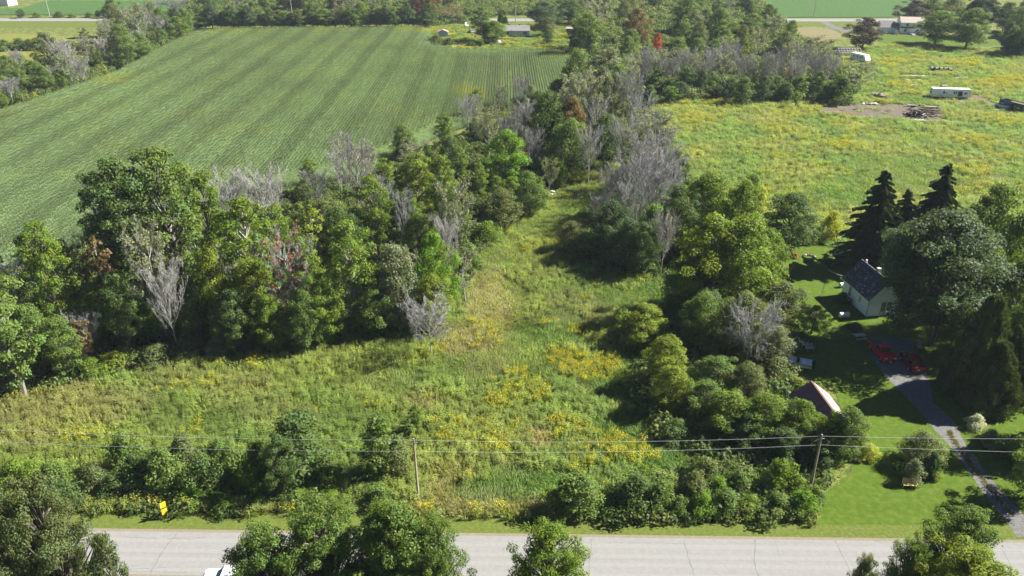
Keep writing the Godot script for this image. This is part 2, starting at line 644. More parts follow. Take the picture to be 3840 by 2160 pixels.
func materials() -> void:
	leaf("dark", 0.118, 0.19, 0.05)
	leaf("darkblue", 0.1, 0.16, 0.072)
	leaf("darkpale", 0.12, 0.175, 0.085)
	leaf("mid", 0.172, 0.262, 0.058)
	leaf("midbright", 0.16, 0.25, 0.05)
	leaf("bright", 0.19, 0.285, 0.035)
	leaf("vivid", 0.186, 0.333, 0.031)
	leaf("yellowgreen", 0.25, 0.325, 0.04)
	leaf("olive", 0.18, 0.225, 0.075)
	leaf("olivegreen", 0.147, 0.194, 0.070)
	leaf("silver", 0.253, 0.297, 0.171)
	leaf("rust", 0.22, 0.165, 0.08)
	leaf("rustgreen", 0.230, 0.169, 0.068)
	leaf("red", 0.32, 0.12, 0.09)
	leaf("deepred", 0.13, 0.055, 0.045)
	leaf("plum", 0.101, 0.081, 0.068)
	leaf("yellow", 0.42, 0.46, 0.05)
	leaf("bluegreen", 0.081, 0.162, 0.095)
	leaf("white_bloom", 0.6, 0.64, 0.5)
	leaf("spruce", 0.09, 0.13, 0.062, 0.4)
	leaf("cedar", 0.121, 0.155, 0.057, 0.4)
	leaf("scarlet", 0.55, 0.075, 0.04)
	leaf("grass", 1.0, 1.0, 1.0, 1.0)
	mat("bark", 0.13, 0.11, 0.09)
	mat("pale_bark", 0.15, 0.14, 0.115)
	mat("white_bark", 0.32, 0.305, 0.275)
	mat("grey_wood", 0.31, 0.305, 0.295)
	ground_mat("earth", [[0.25, 0.05, 0.065, 0.02], [0.5, 0.1, 0.12, 0.03], [0.75, 0.15, 0.15, 0.05]], 40.0, 0.012, 6, 3)
	ground_mat("woodfloor", [[0.3, 0.025, 0.035, 0.014], [0.7, 0.06, 0.07, 0.028]], 30.0, 0.02, 5, 4)
	ground_mat("lawn", [[0.2, 0.044, 0.076, 0.007], [0.45, 0.054, 0.09, 0.009], [0.6, 0.06, 0.095, 0.011], [0.9, 0.085, 0.11, 0.022]], 13.0, 0.012, 9, 5)
	ground_mat("verge", [[0.2, 0.064, 0.09, 0.015], [0.5, 0.078, 0.102, 0.02], [0.85, 0.11, 0.118, 0.036]], 9.0, 0.015, 9, 6)
	ground_mat("road", [[0.2, 0.172, 0.17, 0.168], [0.8, 0.192, 0.19, 0.188]], 17.0, 0.02, 7, 7)
	ground_mat("gravel", [[0.3, 0.146, 0.123, 0.096], [0.6, 0.193, 0.169, 0.139], [0.75, 0.100, 0.100, 0.039]], 9.0, 0.03, 6, 8)
	ground_mat("drive", [[0.3, 0.092, 0.092, 0.092], [0.7, 0.135, 0.131, 0.127]], 11.0, 0.02, 6, 9)
	ground_mat("soil", [[0.2, 0.07, 0.058, 0.045], [0.8, 0.15, 0.125, 0.1]], 16.0, 0.02, 7, 10)
	ground_mat("bare", [[0.3, 0.154, 0.119, 0.077], [0.7, 0.131, 0.127, 0.054]], 40.0, 0.015, 6, 11)
	ground_mat("soy", [[0.35, 0.039, 0.081, 0.023], [0.65, 0.050, 0.100, 0.027]], 60.0, 0.02, 6, 12)
	ground_mat("hay", [[0.3, 0.115, 0.127, 0.027], [0.5, 0.154, 0.146, 0.042], [0.7, 0.089, 0.127, 0.015]], 60.0, 0.01, 6, 13)
	ground_mat("worn", [[0.2, 0.185, 0.183, 0.18], [0.8, 0.205, 0.203, 0.2]], 11.0, 0.02, 8, 17)
	mat("seam", 0.15, 0.148, 0.145, 0.9)
	mat("crack", 0.09, 0.088, 0.085, 0.8)


func ground() -> void:
	sheet("ground", [-1400, -300, 1400, -300, 1400, 2600, -1400, 2600], -0.03, "earth")
	sheet("forest_floor", [-75.5, 84.2, -68.3, 86.2, -63.1, 87.4, -58.4, 91.0, -44.2, 96.2, -37.8, 97.9, -27.5, 101.4, -15.3, 105.0, -10.4, 113.9, -7.6, 123.7, -5.5, 133.9, -2.2, 143.6, 2.7, 154.5, 8.7, 165.6, 15.8, 184.1, 19.8, 195.6, 24.2, 220.5, 24.9, 254.5, 17.8, 265.9, 4.1, 253.4, -9.2, 245.9, -12.5, 222.7, -28.2, 192.1, -36.6, 176.5, -53.2, 168.2, -67.6, 153.4, -74.6, 140.6, -83.2, 133.0, -90.8, 124.5, -100.1, 117.5, -92.1, 97.1], 0.0, "woodfloor")
	sheet("forest_floor", [19.8, 195.6, 27.0, 187.2, 20.6, 164.3, 13.3, 150.0, 10.1, 137.7, 15.2, 126.9, 24.7, 123.7, 31.8, 117.5, 32.5, 109.1, 38.9, 109.1, 45.0, 123.7, 50.3, 150.0, 43.6, 172.3, 41.1, 193.8, 42.4, 234.0, 45.7, 267.1, 36.0, 260.1, 24.2, 220.5], 0.002, "woodfloor")
	sheet("forest_floor", [-183.4, 218.4, -160.4, 242.9, -157.9, 258.9, -154.8, 286.3, -152.3, 311.2, -157.2, 358.1, -158.4, 384.3, -158.8, 411.7, -195.7, 501.0, -196.1, 465.2, -209.1, 434.0, -186.1, 370.7, -171.0, 314.4, -178.3, 299.0, -193.4, 299.0, -191.3, 234.0], 0.0, "woodfloor")
	sheet("lawn", [52.7, 150.0, 62.0, 137.3, 96.4, 133.9, 126.7, 132.1, 77.4, 58.7, 54.0, 61.8, 32.2, 62.6, 32.2, 63.8, 35.3, 68.2, 39.5, 71.6, 42.0, 76.8, 44.0, 88.9, 40.5, 92.8, 37.2, 97.1, 38.9, 109.1, 38.6, 120.5], 0.01, "lawn")
	sheet("ranch_lawn", [-43.7, 419.8, -22.7, 431.1, 27.8, 431.1, 35.1, 370.7, 30.8, 340.5, 19.5, 352.0, -24.2, 354.0, -37.8, 368.6], 0.01, "verge")
	sheet("hay_meadow", [-283.7, 387.8, -247.6, 401.3, -209.2, 391.4, -180.1, 382.0, -160.9, 350.0, -159.8, 291.8, -172.8, 278.3, -205.0, 272.0], 0.01, "hay")
	sheet("soybean_field", [-361.2, 468.6, -183.8, 468.6, -154.0, 475.4, -173.1, 537.9, -302.6, 537.9, -303.1, 529.2, -297.5, 501.0, -371.3, 482.5], 0.25, "soy")
	sheet("soybean_field", [125.3, 458.6, 212.2, 458.6, 228.6, 465.2, 372.0, 716.6, 188.0, 716.6, 148.8, 520.9], 0.25, "soy")
	sheet("grass_verge", [-140, 67, -45, 65.4, -10, 64.6, 12, 63.4, 34, 63.2, 70, 63, 140, 62, 140, 45, -140, 48], 0.014, "verge")
	var road := sheet("country_road", [-140, 63.91, 140, 59.13, 140, 53.33, -140, 58.11], 0.022, "road")
	sheet("gravel_shoulder", [-140, 64.31, 140, 59.53, 140, 52.83, -140, 57.61], 0.018, "gravel")
	cracks(road)
	# paler wheel paths and a darker seam worn into the concrete
	for q in [[-0.9, 0.55, "worn"], [-2.35, 0.5, "worn"], [-3.5, 0.5, "worn"], [-4.9, 0.5, "worn"], [-2.98, 0.07, "seam"]]:
		sheet("wheel_path", [-140, 63.91 + q[0], 140, 59.13 + q[0], 140, 59.13 + q[0] - q[1], -140, 63.91 + q[0] - q[1]], 0.0245, q[2], road)
	sheet("far_road", [-406.1, 441.4, -278.8, 444.4, 2.6, 443.7, 277.9, 442.9, 390.3, 442.2, 399.3, 453.0, 284.3, 453.8, 2.7, 454.6, -285.2, 455.4, -415.4, 452.2], 0.03, "road")
	sheet("far_verge", [-385.1, 417.0, -264.3, 419.8, 2.5, 428.2, 267.6, 425.3, 376.4, 425.3, 406.7, 461.9, 2.7, 461.9, -423.7, 461.9], 0.015, "verge")
	sheet("far_driveway", [167.0, 442.9, 170.9, 442.9, 169.7, 425.3, 172.7, 409.0, 179.6, 406.4, 176.5, 398.8, 167.7, 401.3, 163.6, 417.0], 0.035, "drive")
	sheet("bare_field", [141.0, 419.8, 157.3, 422.5, 162.6, 414.3, 162.7, 401.3, 157.8, 386.6, 143.5, 377.4, 132.7, 384.3, 131.9, 400.0], 0.02, "bare")
	sheet("muddy_ground", [97.9, 248.0, 106.3, 253.4, 115.1, 252.8, 125.7, 253.4, 135.2, 249.1, 135.2, 241.3, 129.6, 235.0, 134.0, 231.7, 125.4, 231.2, 116.3, 235.0, 107.8, 235.0, 101.7, 237.9, 97.0, 241.8], 0.02, "soil")
	sheet("muddy_track", [156.2, 267.1, 159.6, 265.9, 158.5, 256.7, 158.1, 251.2, 154.9, 250.1, 154.7, 255.6, 151.9, 258.9, 147.7, 253.4, 140.3, 249.1, 140.6, 252.3, 148.1, 256.7, 152.6, 262.4], 0.018, "soil")
	sheet("field_notch", [-12.5, 222.7, -9.3, 249.1, -3.7, 257.2, 4.2, 256.7, 5.2, 243.9, -4.5, 229.4, -11.1, 218.4], 0.02, "bare")
	sheet("driveway", [54.7, 102.8, 60.7, 102.8, 58.9, 93.9, 57.1, 88.4, 56.0, 86.0, 56.7, 81.6, 55.8, 77.6, 55.4, 72.3, 55.3, 67.6, 55.8, 63.8, 56.5, 61.5, 53.0, 61.4, 53.2, 63.8, 53.1, 67.6, 53.4, 71.6, 53.6, 76.0, 53.3, 80.0, 53.2, 85.1, 52.5, 90.8, 52.3, 97.1], 0.02, "drive")


# tar-dark cracks across and along the old concrete
func cracks(road: Node3D) -> void:
	R.seed = 41
	var lines := [[8.32, 61.14, 7.54, 56.02, 0.033], [17.95, 61.03, 17.94, 56.02, 0.036], [25.43, 61.03, 24.7, 58.72, 0.039], [24.7, 58.72, 24.3, 55.87, 0.039], [33.7, 60.92, 33.69, 56.63, 0.03], [-35.38, 61.94, -35.85, 59.26, 0.033], [-35.85, 59.26, -35.7, 56.33, 0.033], [-40.79, 61.37, -36.92, 61.09, 0.024], [-36.11, 61.14, -31.99, 61.26, 0.027], [-39.3, 57.14, -34.59, 57.3, 0.021], [-41.91, 56.78, -32.33, 56.58, 0.024], [27.47, 60.92, 27.29, 58.72, 0.021], [37.8, 60.81, 41.01, 60.58, 0.018], [41.69, 60.25, 45.92, 60.47, 0.021], [50.5, 59.81, 50.3, 56.63, 0.024], [48.71, 59.53, 52.6, 59.48, 0.018], [-6.96, 60.81, -2.81, 60.69, 0.015], [10.01, 60.58, 17.85, 60.53, 0.012], [22.41, 60.58, 31.92, 60.58, 0.012]]
	for l in lines:
		var s := Shape.new()
		var a := Vector3(l[0], 0.026, -l[1])
		var b := Vector3(l[2], 0.026, -l[3])
		var n := int(a.distance_to(b) / 0.35) + 1
		var side := (b - a).normalized().cross(Vector3.UP)
		var last := a
		var drift := 0.0
		for i in range(1, n + 1):
			drift = drift * 0.85 + R.randf_range(-0.06, 0.06)
			var p := a.lerp(b, float(i) / n) + side * drift * 1.6
			var w: Vector3 = side * R.randf_range(0.6, 1.3) * l[4]
			s.quad(last - w, last + w, p + w, p - w)
			last = p
		part("crack", s, "crack", road)


func crops() -> void:
	R.seed = 71
	var field := poly([-180.4, 214.3, -167.8, 225.8, -157.4, 237.9, -154.9, 253.4, -151.6, 279.6, -148.8, 303.5, -153.2, 348.1, -154.1, 372.9, -154.2, 398.8, -143.0, 406.4, -87.7, 409.0, -45.9, 411.7, -39.9, 401.3, -37.4, 360.1, -23.7, 346.1, 19.1, 344.2, 29.2, 331.4, 31.2, 308.1, 22.1, 268.3, 4.2, 255.6, -9.3, 248.0, -12.6, 224.9, -19.8, 214.3, -28.4, 193.8, -36.8, 178.0, -53.5, 169.5, -68.0, 154.5, -75.0, 141.6, -83.6, 133.9, -91.3, 125.3, -101.2, 119.0, -110.5, 111.8])
	var lo := Vector2(1e9, 1e9)
	var hi := -lo
	for p in field:
		lo = lo.min(p)
		hi = hi.max(p)
	var big := FastNoiseLite.new()
	big.seed = 5
	big.frequency = 0.018
	var small := FastNoiseLite.new()
	small.seed = 6
	small.frequency = 0.11
	var heads := [poly([-44.9, 401.3, -39.9, 401.3, -38.2, 368.6, -24.6, 360.1, 34.2, 360.1, 31.8, 333.1, 18.6, 334.9, -23.1, 336.8, -42.3, 344.2]), poly([-4.6, 234.0, -18.5, 197.3, -34.4, 164.3, -54.6, 154.5, -61.7, 172.3, -42.1, 185.6, -30.7, 203.8, -20.8, 225.8, -11.8, 234.0]), poly([-166.5, 253.4, -164.4, 270.8, -155.9, 319.3, -161.7, 419.8, -144.4, 382.0, -146.6, 358.1, -143.4, 294.7, -149.6, 245.9, -153.5, 231.2, -167.3, 216.3, -176.1, 229.4])]
	var pale := [[-141.4, 283.6, 8, 0.4], [-147.9, 288.3, 5, 0.35], [-141.6, 396.3, 10, 0.3], [-69.1, 360.1, 7, 0.25], [-14.6, 265.9, 6, 0.7], [-11.5, 256.7, 4, 0.8], [-17.1, 275.1, 4, 0.4], [-35.0, 240.8, 2.5, 0.4], [-132.3, 391.4, 6, 0.25], [-87.2, 406.4, 14, 0.2], [-51.1, 403.9, 9, 0.5], [-43.8, 400.0, 6, 0.8], [18.5, 331.4, 6, 0.4]]
	var where := []
	var cols := []
	var skew := -0.0092
	var turned := Basis(Vector3.UP, skew)
	for pass_ in 4:
		# 0: the main rows, straight ahead; 1 to 3: the headlands, whose rows follow the field's edge
		var ang: float = [0.0, PI / 2, 0.622, 0.018][pass_]
		var d := Vector2(sin(ang + skew), cos(ang + skew)) if pass_ == 0 else Vector2(sin(ang), cos(ang))
		var across := Vector2(d.y, -d.x)
		var c := (lo + hi) * 0.5
		var reach := (hi - lo).length() * 0.5
		var rows := int(reach / 0.92)
		for i in range(-rows, rows):
			var tone := R.randf_range(0.9, 1.06)
			var off := i * 0.92
			for j in range(-int(reach / 2.4), int(reach / 2.4)):
				var p := c + across * off + d * (j * 2.4)
				if not Geometry2D.is_point_in_polygon(p, field):
					continue
				var inside := 0
				for h in 3:
					if Geometry2D.is_point_in_polygon(p, heads[h]):
						inside = h + 1
				if inside != pass_:
					continue
				var k := tone * R.randf_range(0.86, 1.1) * (1.0 + 0.2 * big.get_noise_2d(p.x, p.y) + 0.1 * small.get_noise_2d(p.x, p.y))
				var band := fposmod(off + 1.0 * big.get_noise_2d(p.y, 40), 13.2) / 13.2
				if pass_ == 0 and p.x < 10 and band < 0.34:
					k *= 0.78 + 0.1 * clampf((p.x + 60) / 60.0, 0, 1)
				var yellow := clampf(0.25 * big.get_noise_2d(p.x * 1.7 + 300, p.y * 1.7), 0, 1)
				for q in pale:
					yellow = maxf(yellow, q[3] * clampf(1.6 - Vector2((p.x - q[0]) / q[2], (p.y - q[1]) / (q[2] * 1.2)).length() * 1.3, 0, 1))
				var b := Basis(Vector3.UP, -(ang + (skew if pass_ == 0 else 0.0)) + (PI if R.randf() < 0.5 else 0.0)).scaled(Vector3(1, R.randf_range(0.9, 1.08), 1))
				where.append(Transform3D(b, Vector3(p.x + R.randf_range(-0.05, 0.05), 0, -p.y)))
				cols.append(Color(clampf(k * (0.235 + 0.17 * yellow), 0, 1), clampf(k * (0.335 + 0.1 * yellow), 0, 1), clampf(k * (0.165 - 0.09 * yellow), 0, 1)))
	var n := where.size()
	var corn := Node3D.new()
	corn.name = "corn_field"
	add_child(corn)
	tag(corn, "tall green corn in long straight rows behind the woods", "corn", "", "stuff")
	for v in 2:
		scatter("corn_rows", corn_row(301 + v), M["grass"], where.slice(v * n / 2, (v + 1) * n / 2), cols.slice(v * n / 2, (v + 1) * n / 2), corn)
	sheet("corn_soil", [-180.4, 214.3, -167.8, 225.8, -157.4, 237.9, -154.9, 253.4, -151.6, 279.6, -148.8, 303.5, -153.2, 348.1, -154.1, 372.9, -154.2, 398.8, -143.0, 406.4, -87.7, 409.0, -45.9, 411.7, -39.9, 401.3, -37.4, 360.1, -23.7, 346.1, 19.1, 344.2, 29.2, 331.4, 31.2, 308.1, 22.1, 268.3, 4.2, 255.6, -9.3, 248.0, -12.6, 224.9, -19.8, 214.3, -28.4, 193.8, -36.8, 178.0, -53.5, 169.5, -68.0, 154.5, -75.0, 141.6, -83.6, 133.9, -91.3, 125.3, -101.2, 119.0, -110.5, 111.8], 0.004, "soil")


func meadows() -> void:
	R.seed = 91
	var fields := [poly([-75.5, 84.2, -68.3, 86.2, -63.1, 87.4, -58.4, 91.0, -44.2, 96.2, -37.8, 97.9, -27.5, 101.4, -15.3, 105.0, -10.4, 113.9, -7.6, 123.7, -5.5, 133.9, -2.2, 143.6, 2.7, 154.5, 8.7, 165.6, 15.8, 184.1, 19.8, 195.6, 27.0, 187.2, 20.6, 164.3, 13.3, 150.0, 10.1, 137.7, 15.2, 126.9, 24.7, 123.7, 31.8, 117.5, 32.5, 109.1, 29.7, 97.1, 33.7, 90.8, 36.3, 81.6, 41.4, 79.2, 38.9, 72.3, 34.8, 67.6, 32.8, 64.2, 9.1, 63.7, -10.3, 64.5, -16.8, 65.0, -35.0, 64.9, -45.5, 65.0, -60.4, 65.4, -64.8, 65.4]), poly([45.7, 267.1, 67.1, 257.2, 102.4, 253.4, 124.0, 281.6, 133.9, 331.4, 153.4, 360.1, 173.1, 368.6, 197.9, 360.1, 224.5, 352.0, 264.0, 340.5, 128.1, 133.9, 95.3, 132.1, 61.8, 136.7, 52.7, 150.0, 51.1, 159.3, 43.6, 172.3, 41.1, 193.8, 42.4, 234.0]), poly([-43.7, 419.8, -22.7, 431.1, 27.8, 431.1, 35.1, 370.7, 30.8, 340.5, 19.5, 352.0, -24.2, 354.0, -37.8, 368.6])]
	var bare_ground := [poly([97.9, 248.0, 106.3, 253.4, 115.1, 252.8, 125.7, 253.4, 135.2, 249.1, 135.2, 241.3, 129.6, 235.0, 134.0, 231.7, 125.4, 231.2, 116.3, 235.0, 107.8, 235.0, 101.7, 237.9, 97.0, 241.8]), poly([156.2, 267.1, 159.6, 265.9, 158.5, 256.7, 158.1, 251.2, 154.9, 250.1, 154.7, 255.6, 151.9, 258.9, 147.7, 253.4, 140.3, 249.1, 140.6, 252.3, 148.1, 256.7, 152.6, 262.4])]
	var steps := [0.62, 1.0, 1.7]
	var a := FastNoiseLite.new()
	a.seed = 21
	a.frequency = 0.035
	var b := FastNoiseLite.new()
	b.seed = 22
	b.frequency = 0.14
	var e := FastNoiseLite.new()
	e.seed = 23
	e.frequency = 0.3
	var g := FastNoiseLite.new()
	g.seed = 24
	g.frequency = 0.05
	g.fractal_octaves = 4
	var patch := [[11.4, 93.4, 5, 0, 1, 0.9], [7.6, 96.5, 3.4, 0, 0.8, 1], [-0.9, 85.6, 3.2, 0, 0.8, 0.8], [3.0, 87.0, 3, 0, 0.6, 0.8], [-7.9, 79.6, 4, 0, 0.45, 0.8], [-4.9, 78.7, 4, 0, 0.5, 0.8], [-1.8, 76.4, 3, 0, 0.5, 1], [12.1, 75.6, 4.5, 0, 0.8, 0.7], [9.3, 76.4, 4, 0, 0.7, 0.7], [14.9, 74.5, 3.5, 0, 0.7, 0.7], [11.1, 104.0, 2.6, 0, 0.6, 1], [7.1, 79.2, 3, 0, 0.6, 1], [7.6, 72.3, 2.5, 0, 0.5, 0.6], [14.4, 178.0, 5, 0, 0.5, 1], [0.7, 89.8, 4, 0, 0.5, 1], [3.8, 78.0, 1.6, 1, 1, 1.4], [-4.8, 66.6, 2.2, 1, 0.9, 0.8], [-3.2, 67.2, 1.6, 1, 0.8, 0.8], [-3.8, 113.2, 5, 1, 0.6, 2], [-6.5, 102.8, 6, 1, 0.5, 1.2], [-4.1, 123.7, 4, 1, 0.4, 2], [-11.0, 86.0, 3, 1, 0.5, 1], [-8.0, 68.2, 2, 1, 0.6, 1], [-1.7, 66.0, 8, 1, 0.6, 0.25], [-8.6, 65.3, 5, 1, 0.6, 0.35], [5.8, 65.7, 3, 1, 0.5, 0.5], [-7.3, 71.6, 3, 1, 0.4, 1], [0.1, 71.6, 2.5, 1, 0.4, 1], [-29.4, 66.3, 6, 1, 0.3, 0.5], [-38.5, 65.0, 4, 1, 0.3, 0.4], [11.0, 88.9, 2.5, 1, 0.5, 1], [14.4, 86.0, 2.5, 1, 0.4, 1], [6.9, 105.3, 6, 2, 0.8, 1.2], [3.8, 102.8, 5, 2, 0.6, 1.2], [14.9, 89.8, 6, 2, 0.9, 1], [18.1, 97.1, 6, 2, 0.9, 1], [14.4, 153.4, 6, 2, 0.5, 2], [18.0, 79.2, 8, 2, 0.9, 0.8], [22.0, 74.5, 9, 2, 0.9, 0.7], [0.5, 69.5, 5, 2, 0.8, 0.7], [-2.6, 68.2, 4, 2, 0.8, 0.6], [5.1, 69.5, 4, 2, 0.8, 0.6], [28.2, 70.9, 8, 2, 0.9, 0.6], [17.3, 114.6, 5, 2, 0.7, 1], [24.4, 117.5, 5, 2, 0.9, 1], [13.8, 126.9, 4, 2, 0.7, 1], [-56.5, 99.3, 6, 2, 0.9, 0.8], [10.5, 175.1, 5, 2, 0.5, 1.5], [-62.9, 86.0, 10, 3, 0.8, 0.8], [-54.5, 85.1, 9, 3, 0.6, 0.8], [-62.1, 80.8, 9, 3, 0.6, 0.7], [-37.0, 87.9, 7, 3, 0.4, 0.7], [-30.0, 81.6, 6, 3, 0.4, 0.7], [-7.0, 100.5, 4, 3, 0.6, 1], [10.5, 111.8, 6, 3, 0.5, 1.2], [5.8, 109.1, 4, 3, 0.4, 1], [16.2, 100.5, 3, 3, 0.4, 1], [-3.3, 93.9, 4, 3, 0.4, 1], [-47.9, 90.8, 7, 3, 0.4, 0.7], [-2.5, 111.8, 6, 4, 0.8, 2.2], [-4.0, 99.3, 7, 4, 0.8, 1.3], [3.6, 97.1, 7, 4, 0.7, 1], [-2.8, 133.9, 6, 4, 0.6, 2], [5.1, 150.0, 6, 4, 0.7, 2], [11.7, 164.3, 6, 4, 0.7, 1.5], [0.7, 105.3, 7, 4, 0.8, 1.2], [-17.0, 90.8, 5, 4, 0.6, 1], [-4.9, 92.8, 5, 4, 0.6, 1], [138.3, 280.3, 6, 0, 1, 1], [156.3, 326.1, 6, 0, 0.9, 0.8], [184.4, 322.7, 8, 0, 0.9, 0.8], [173.0, 282.9, 9, 0, 0.9, 0.8], [185.3, 291.8, 9, 0, 0.9, 0.8], [127.8, 211.1, 7, 0, 0.9, 0.8], [126.1, 203.8, 5, 0, 0.9, 0.8], [90.1, 204.5, 7, 0, 0.9, 0.8], [146.3, 229.4, 7, 0, 0.8, 0.8], [127.6, 195.2, 5, 0, 0.8, 0.8], [112.2, 182.2, 5, 0, 0.8, 0.8], [72.7, 253.4, 6, 0, 0.8, 0.5], [66.2, 253.4, 5, 0, 0.8, 0.5], [55.9, 253.4, 4, 0, 0.6, 0.5], [92.7, 243.9, 5, 0, 0.7, 0.6], [54.5, 234.0, 8, 0, 0.5, 1], [76.5, 187.2, 4, 0, 0.6, 1], [95.3, 227.1, 5, 0, 0.5, 1], [76.8, 220.5, 8, 0, 0.4, 1], [73.7, 234.0, 10, 1, 0.35, 0.5], [133.9, 260.1, 10, 2, 0.8, 0.7], [125.7, 272.0, 10, 2, 0.8, 0.7], [160.3, 291.8, 12, 2, 0.7, 0.6], [153.9, 243.9, 8, 2, 0.7, 0.6], [171.1, 340.5, 14, 2, 0.6, 0.5], [96.8, 190.5, 16, 2, 0.45, 0.7], [85.4, 175.1, 16, 2, 0.5, 0.7], [99.4, 175.1, 16, 2, 0.5, 0.7], [115.0, 178.0, 14, 2, 0.4, 0.7], [72.0, 164.3, 12, 2, 0.6, 0.8], [64.8, 169.5, 10, 2, 0.4, 0.8], [80.3, 169.5, 14, 4, 0.8, 0.8], [100.3, 187.2, 16, 4, 0.6, 0.6], [65.8, 159.3, 8, 4, 0.8, 0.9], [102.6, 172.3, 14, 4, 0.7, 0.6], [120.5, 181.0, 12, 4, 0.6, 0.6], [106.3, 212.3, 16, 4, 0.5, 0.6]]
	# trodden or covered spots: x, ahead, half sizes
	var cleared_spots := [[153.2, 297.6, 5, 2.5], [148.3, 298.3, 3.5, 2], [149.7, 290.4, 2.5, 2.5], [145.5, 290.4, 2, 2], [143.3, 281.6, 3.5, 2], [153.1, 279.0, 2.5, 2], [166.6, 293.9, 4, 2.5], [144.7, 258.4, 7, 2.5], [141.5, 324.4, 5, 3], [116.6, 253.4, 4, 2], [134.1, 248.0, 4, 2], [128.3, 250.1, 3, 2], [125.0, 235.9, 6, 5], [155.4, 245.9, 4, 4], [156.9, 242.9, 5, 4], [165.9, 307.3, 6, 2.5], [9.0, 166.3, 1.5, 2.5], [11.4, 172.0, 1.5, 2.5], [14.8, 172.8, 1.5, 1.5], [-25.5, 360.1, 3, 1.5], [0.8, 386.6, 9, 3], [-33.0, 387.8, 4, 3], [-20.1, 401.3, 3, 3], [-37.7, 64.2, 2.0, 1.6]]
	# kinds of plant: lodged grass, standing grass, leafy stems, straw
	var meshes := [tussock(401, 34, 0.75, 0.55, 0.04, 0.75), tussock(402, 30, 0.85, 0.5, 0.04, 0.1), weeds(403, 13, 1.15, 0.5), tussock(404, 30, 1.0, 0.5, 0.032, 0.25), blooms(405, 13, 1.1, 0.5)]
	var where := [[], [], [], [], []]
	var cols := [[], [], [], [], []]
	for f in 3:
		var lo := Vector2(1e9, 1e9)
		var hi := -lo
		for p in fields[f]:
			lo = lo.min(p)
			hi = hi.max(p)
		var st: float = steps[f]
		for i in int((hi.x - lo.x) / st):
			for j in int((hi.y - lo.y) / st):
				var p := lo + Vector2(i + R.randf(), j + R.randf()) * st
				if absf(p.x) > p.y * 0.75 + 14.0 or not Geometry2D.is_point_in_polygon(p, fields[f]):
					continue
				if f == 1 and (Geometry2D.is_point_in_polygon(p, bare_ground[0]) or Geometry2D.is_point_in_polygon(p, bare_ground[1])) and R.randf() < 0.93:
					continue
				var cleared := false
				for q in cleared_spots:
					if absf(p.x - q[0]) < q[2] and absf(p.y - q[1]) < q[3]:
						cleared = true
				if cleared and R.randf() < 0.85:
					continue
				var n1 := a.get_noise_2d(p.x, p.y)
				var n2 := b.get_noise_2d(p.x, p.y)
				var n3 := e.get_noise_2d(p.x, p.y)
				var w := [0.0, 0.0, 0.0, 0.0, 0.0]  # yellow, straw, green, brown, flat
				for q in patch:
					if q[3] < 5:
						var near: float = Vector2(p.x - q[0], (p.y - q[1]) / q[5]).length() / q[2] + 0.35 * n2 + 0.2 * n3
						if near < 1.0:
							w[q[3]] = maxf(w[q[3]], q[4] * clampf((1.0 - near) * 3.0, 0, 1))
				var gold := g.get_noise_2d(p.x, p.y * 1.6) + 0.25 * n3
				if f == 1:
					w[0] = maxf(w[0], clampf((gold - 0.22) * 4.0, 0, 0.6) * clampf(0.4 + p.x / 300.0, 0, 1))
				elif f == 2:
					w[0] = maxf(w[0], clampf((gold - 0.12) * 5.0, 0, 0.8))
				else:
					w[0] = maxf(w[0], clampf((gold - 0.3) * 3.0, 0, 0.25))
				var c := Color(0.215, 0.235, 0.034).lerp(Color(0.14, 0.21, 0.03), clampf(0.5 + n1 * 1.1, 0, 1))
				if f == 0:
					c = Color(0.245, 0.29, 0.07).lerp(Color(0.165, 0.24, 0.055), clampf(0.42 + n1 * 1.2, 0, 1))
				else:
					c = Color(0.285, 0.31, 0.075).lerp(Color(0.18, 0.27, 0.07), clampf(0.5 + n1 * 1.2, 0, 1))
				c = c * (1.0 + 0.35 * n2 + 0.25 * n3)
				c = c.lerp(Color(0.42, 0.35, 0.17), w[1] * 0.85).lerp(Color(0.1, 0.2, 0.035), w[2] * 0.8).lerp(Color(0.29, 0.24, 0.12), w[3] * 0.55)
				var kind := 2
				var r := R.randf()
				if w[4] > 0.3 or w[2] > 0.4:
					kind = 0 if r < 0.75 else 1
				elif w[1] > 0.35:
					kind = 3 if r < 0.7 else 0
				elif f == 1:
					kind = 0 if r < 0.45 + 0.8 * n2 else 2 if r < 0.85 else 1
				else:
					kind = 2 if r < 0.62 - 0.7 * n2 else 1
				var sc: float = R.randf_range(0.75, 1.25) * (1.0 + 0.3 * n2) * [1.0, 1.35, 2.0][f]
				var turn := PI * 0.5 + 2.2 * n1 + 1.2 * n2 if kind == 0 else R.randf() * TAU
				var t := Transform3D(Basis(Vector3.UP, turn).scaled(Vector3(sc, sc * [1.0, 0.8, 0.45][f], sc)), Vector3(p.x, 0, -p.y))
				where[kind].append(t)
				cols[kind].append(c * R.randf_range(1.05, 1.4) * (1.12 if f == 1 else 1.0))
				if w[0] > 0.1 and R.randf() < w[0] * 0.75:
					where[4].append(t)
					cols[4].append(Color(0.55, 0.5, 0.03) * R.randf_range(0.75, 1.1))
	var names := ["lodged_grass", "meadow_grass", "tall_weeds", "dry_grass", "goldenrod_blooms"]
	var labels := ["yellow-green meadow grass laid over in swirls", "upright meadow grass between the taller weeds", "tall leafy yellow-green weeds of the meadows", "pale straw-coloured dry grass in patches", "golden yellow goldenrod blooming over the meadows"]
	for k in 5:
		tag(scatter(names[k], meshes[k], M["grass"], where[k], cols[k]), labels[k], "grass" if k < 4 else "flowers")


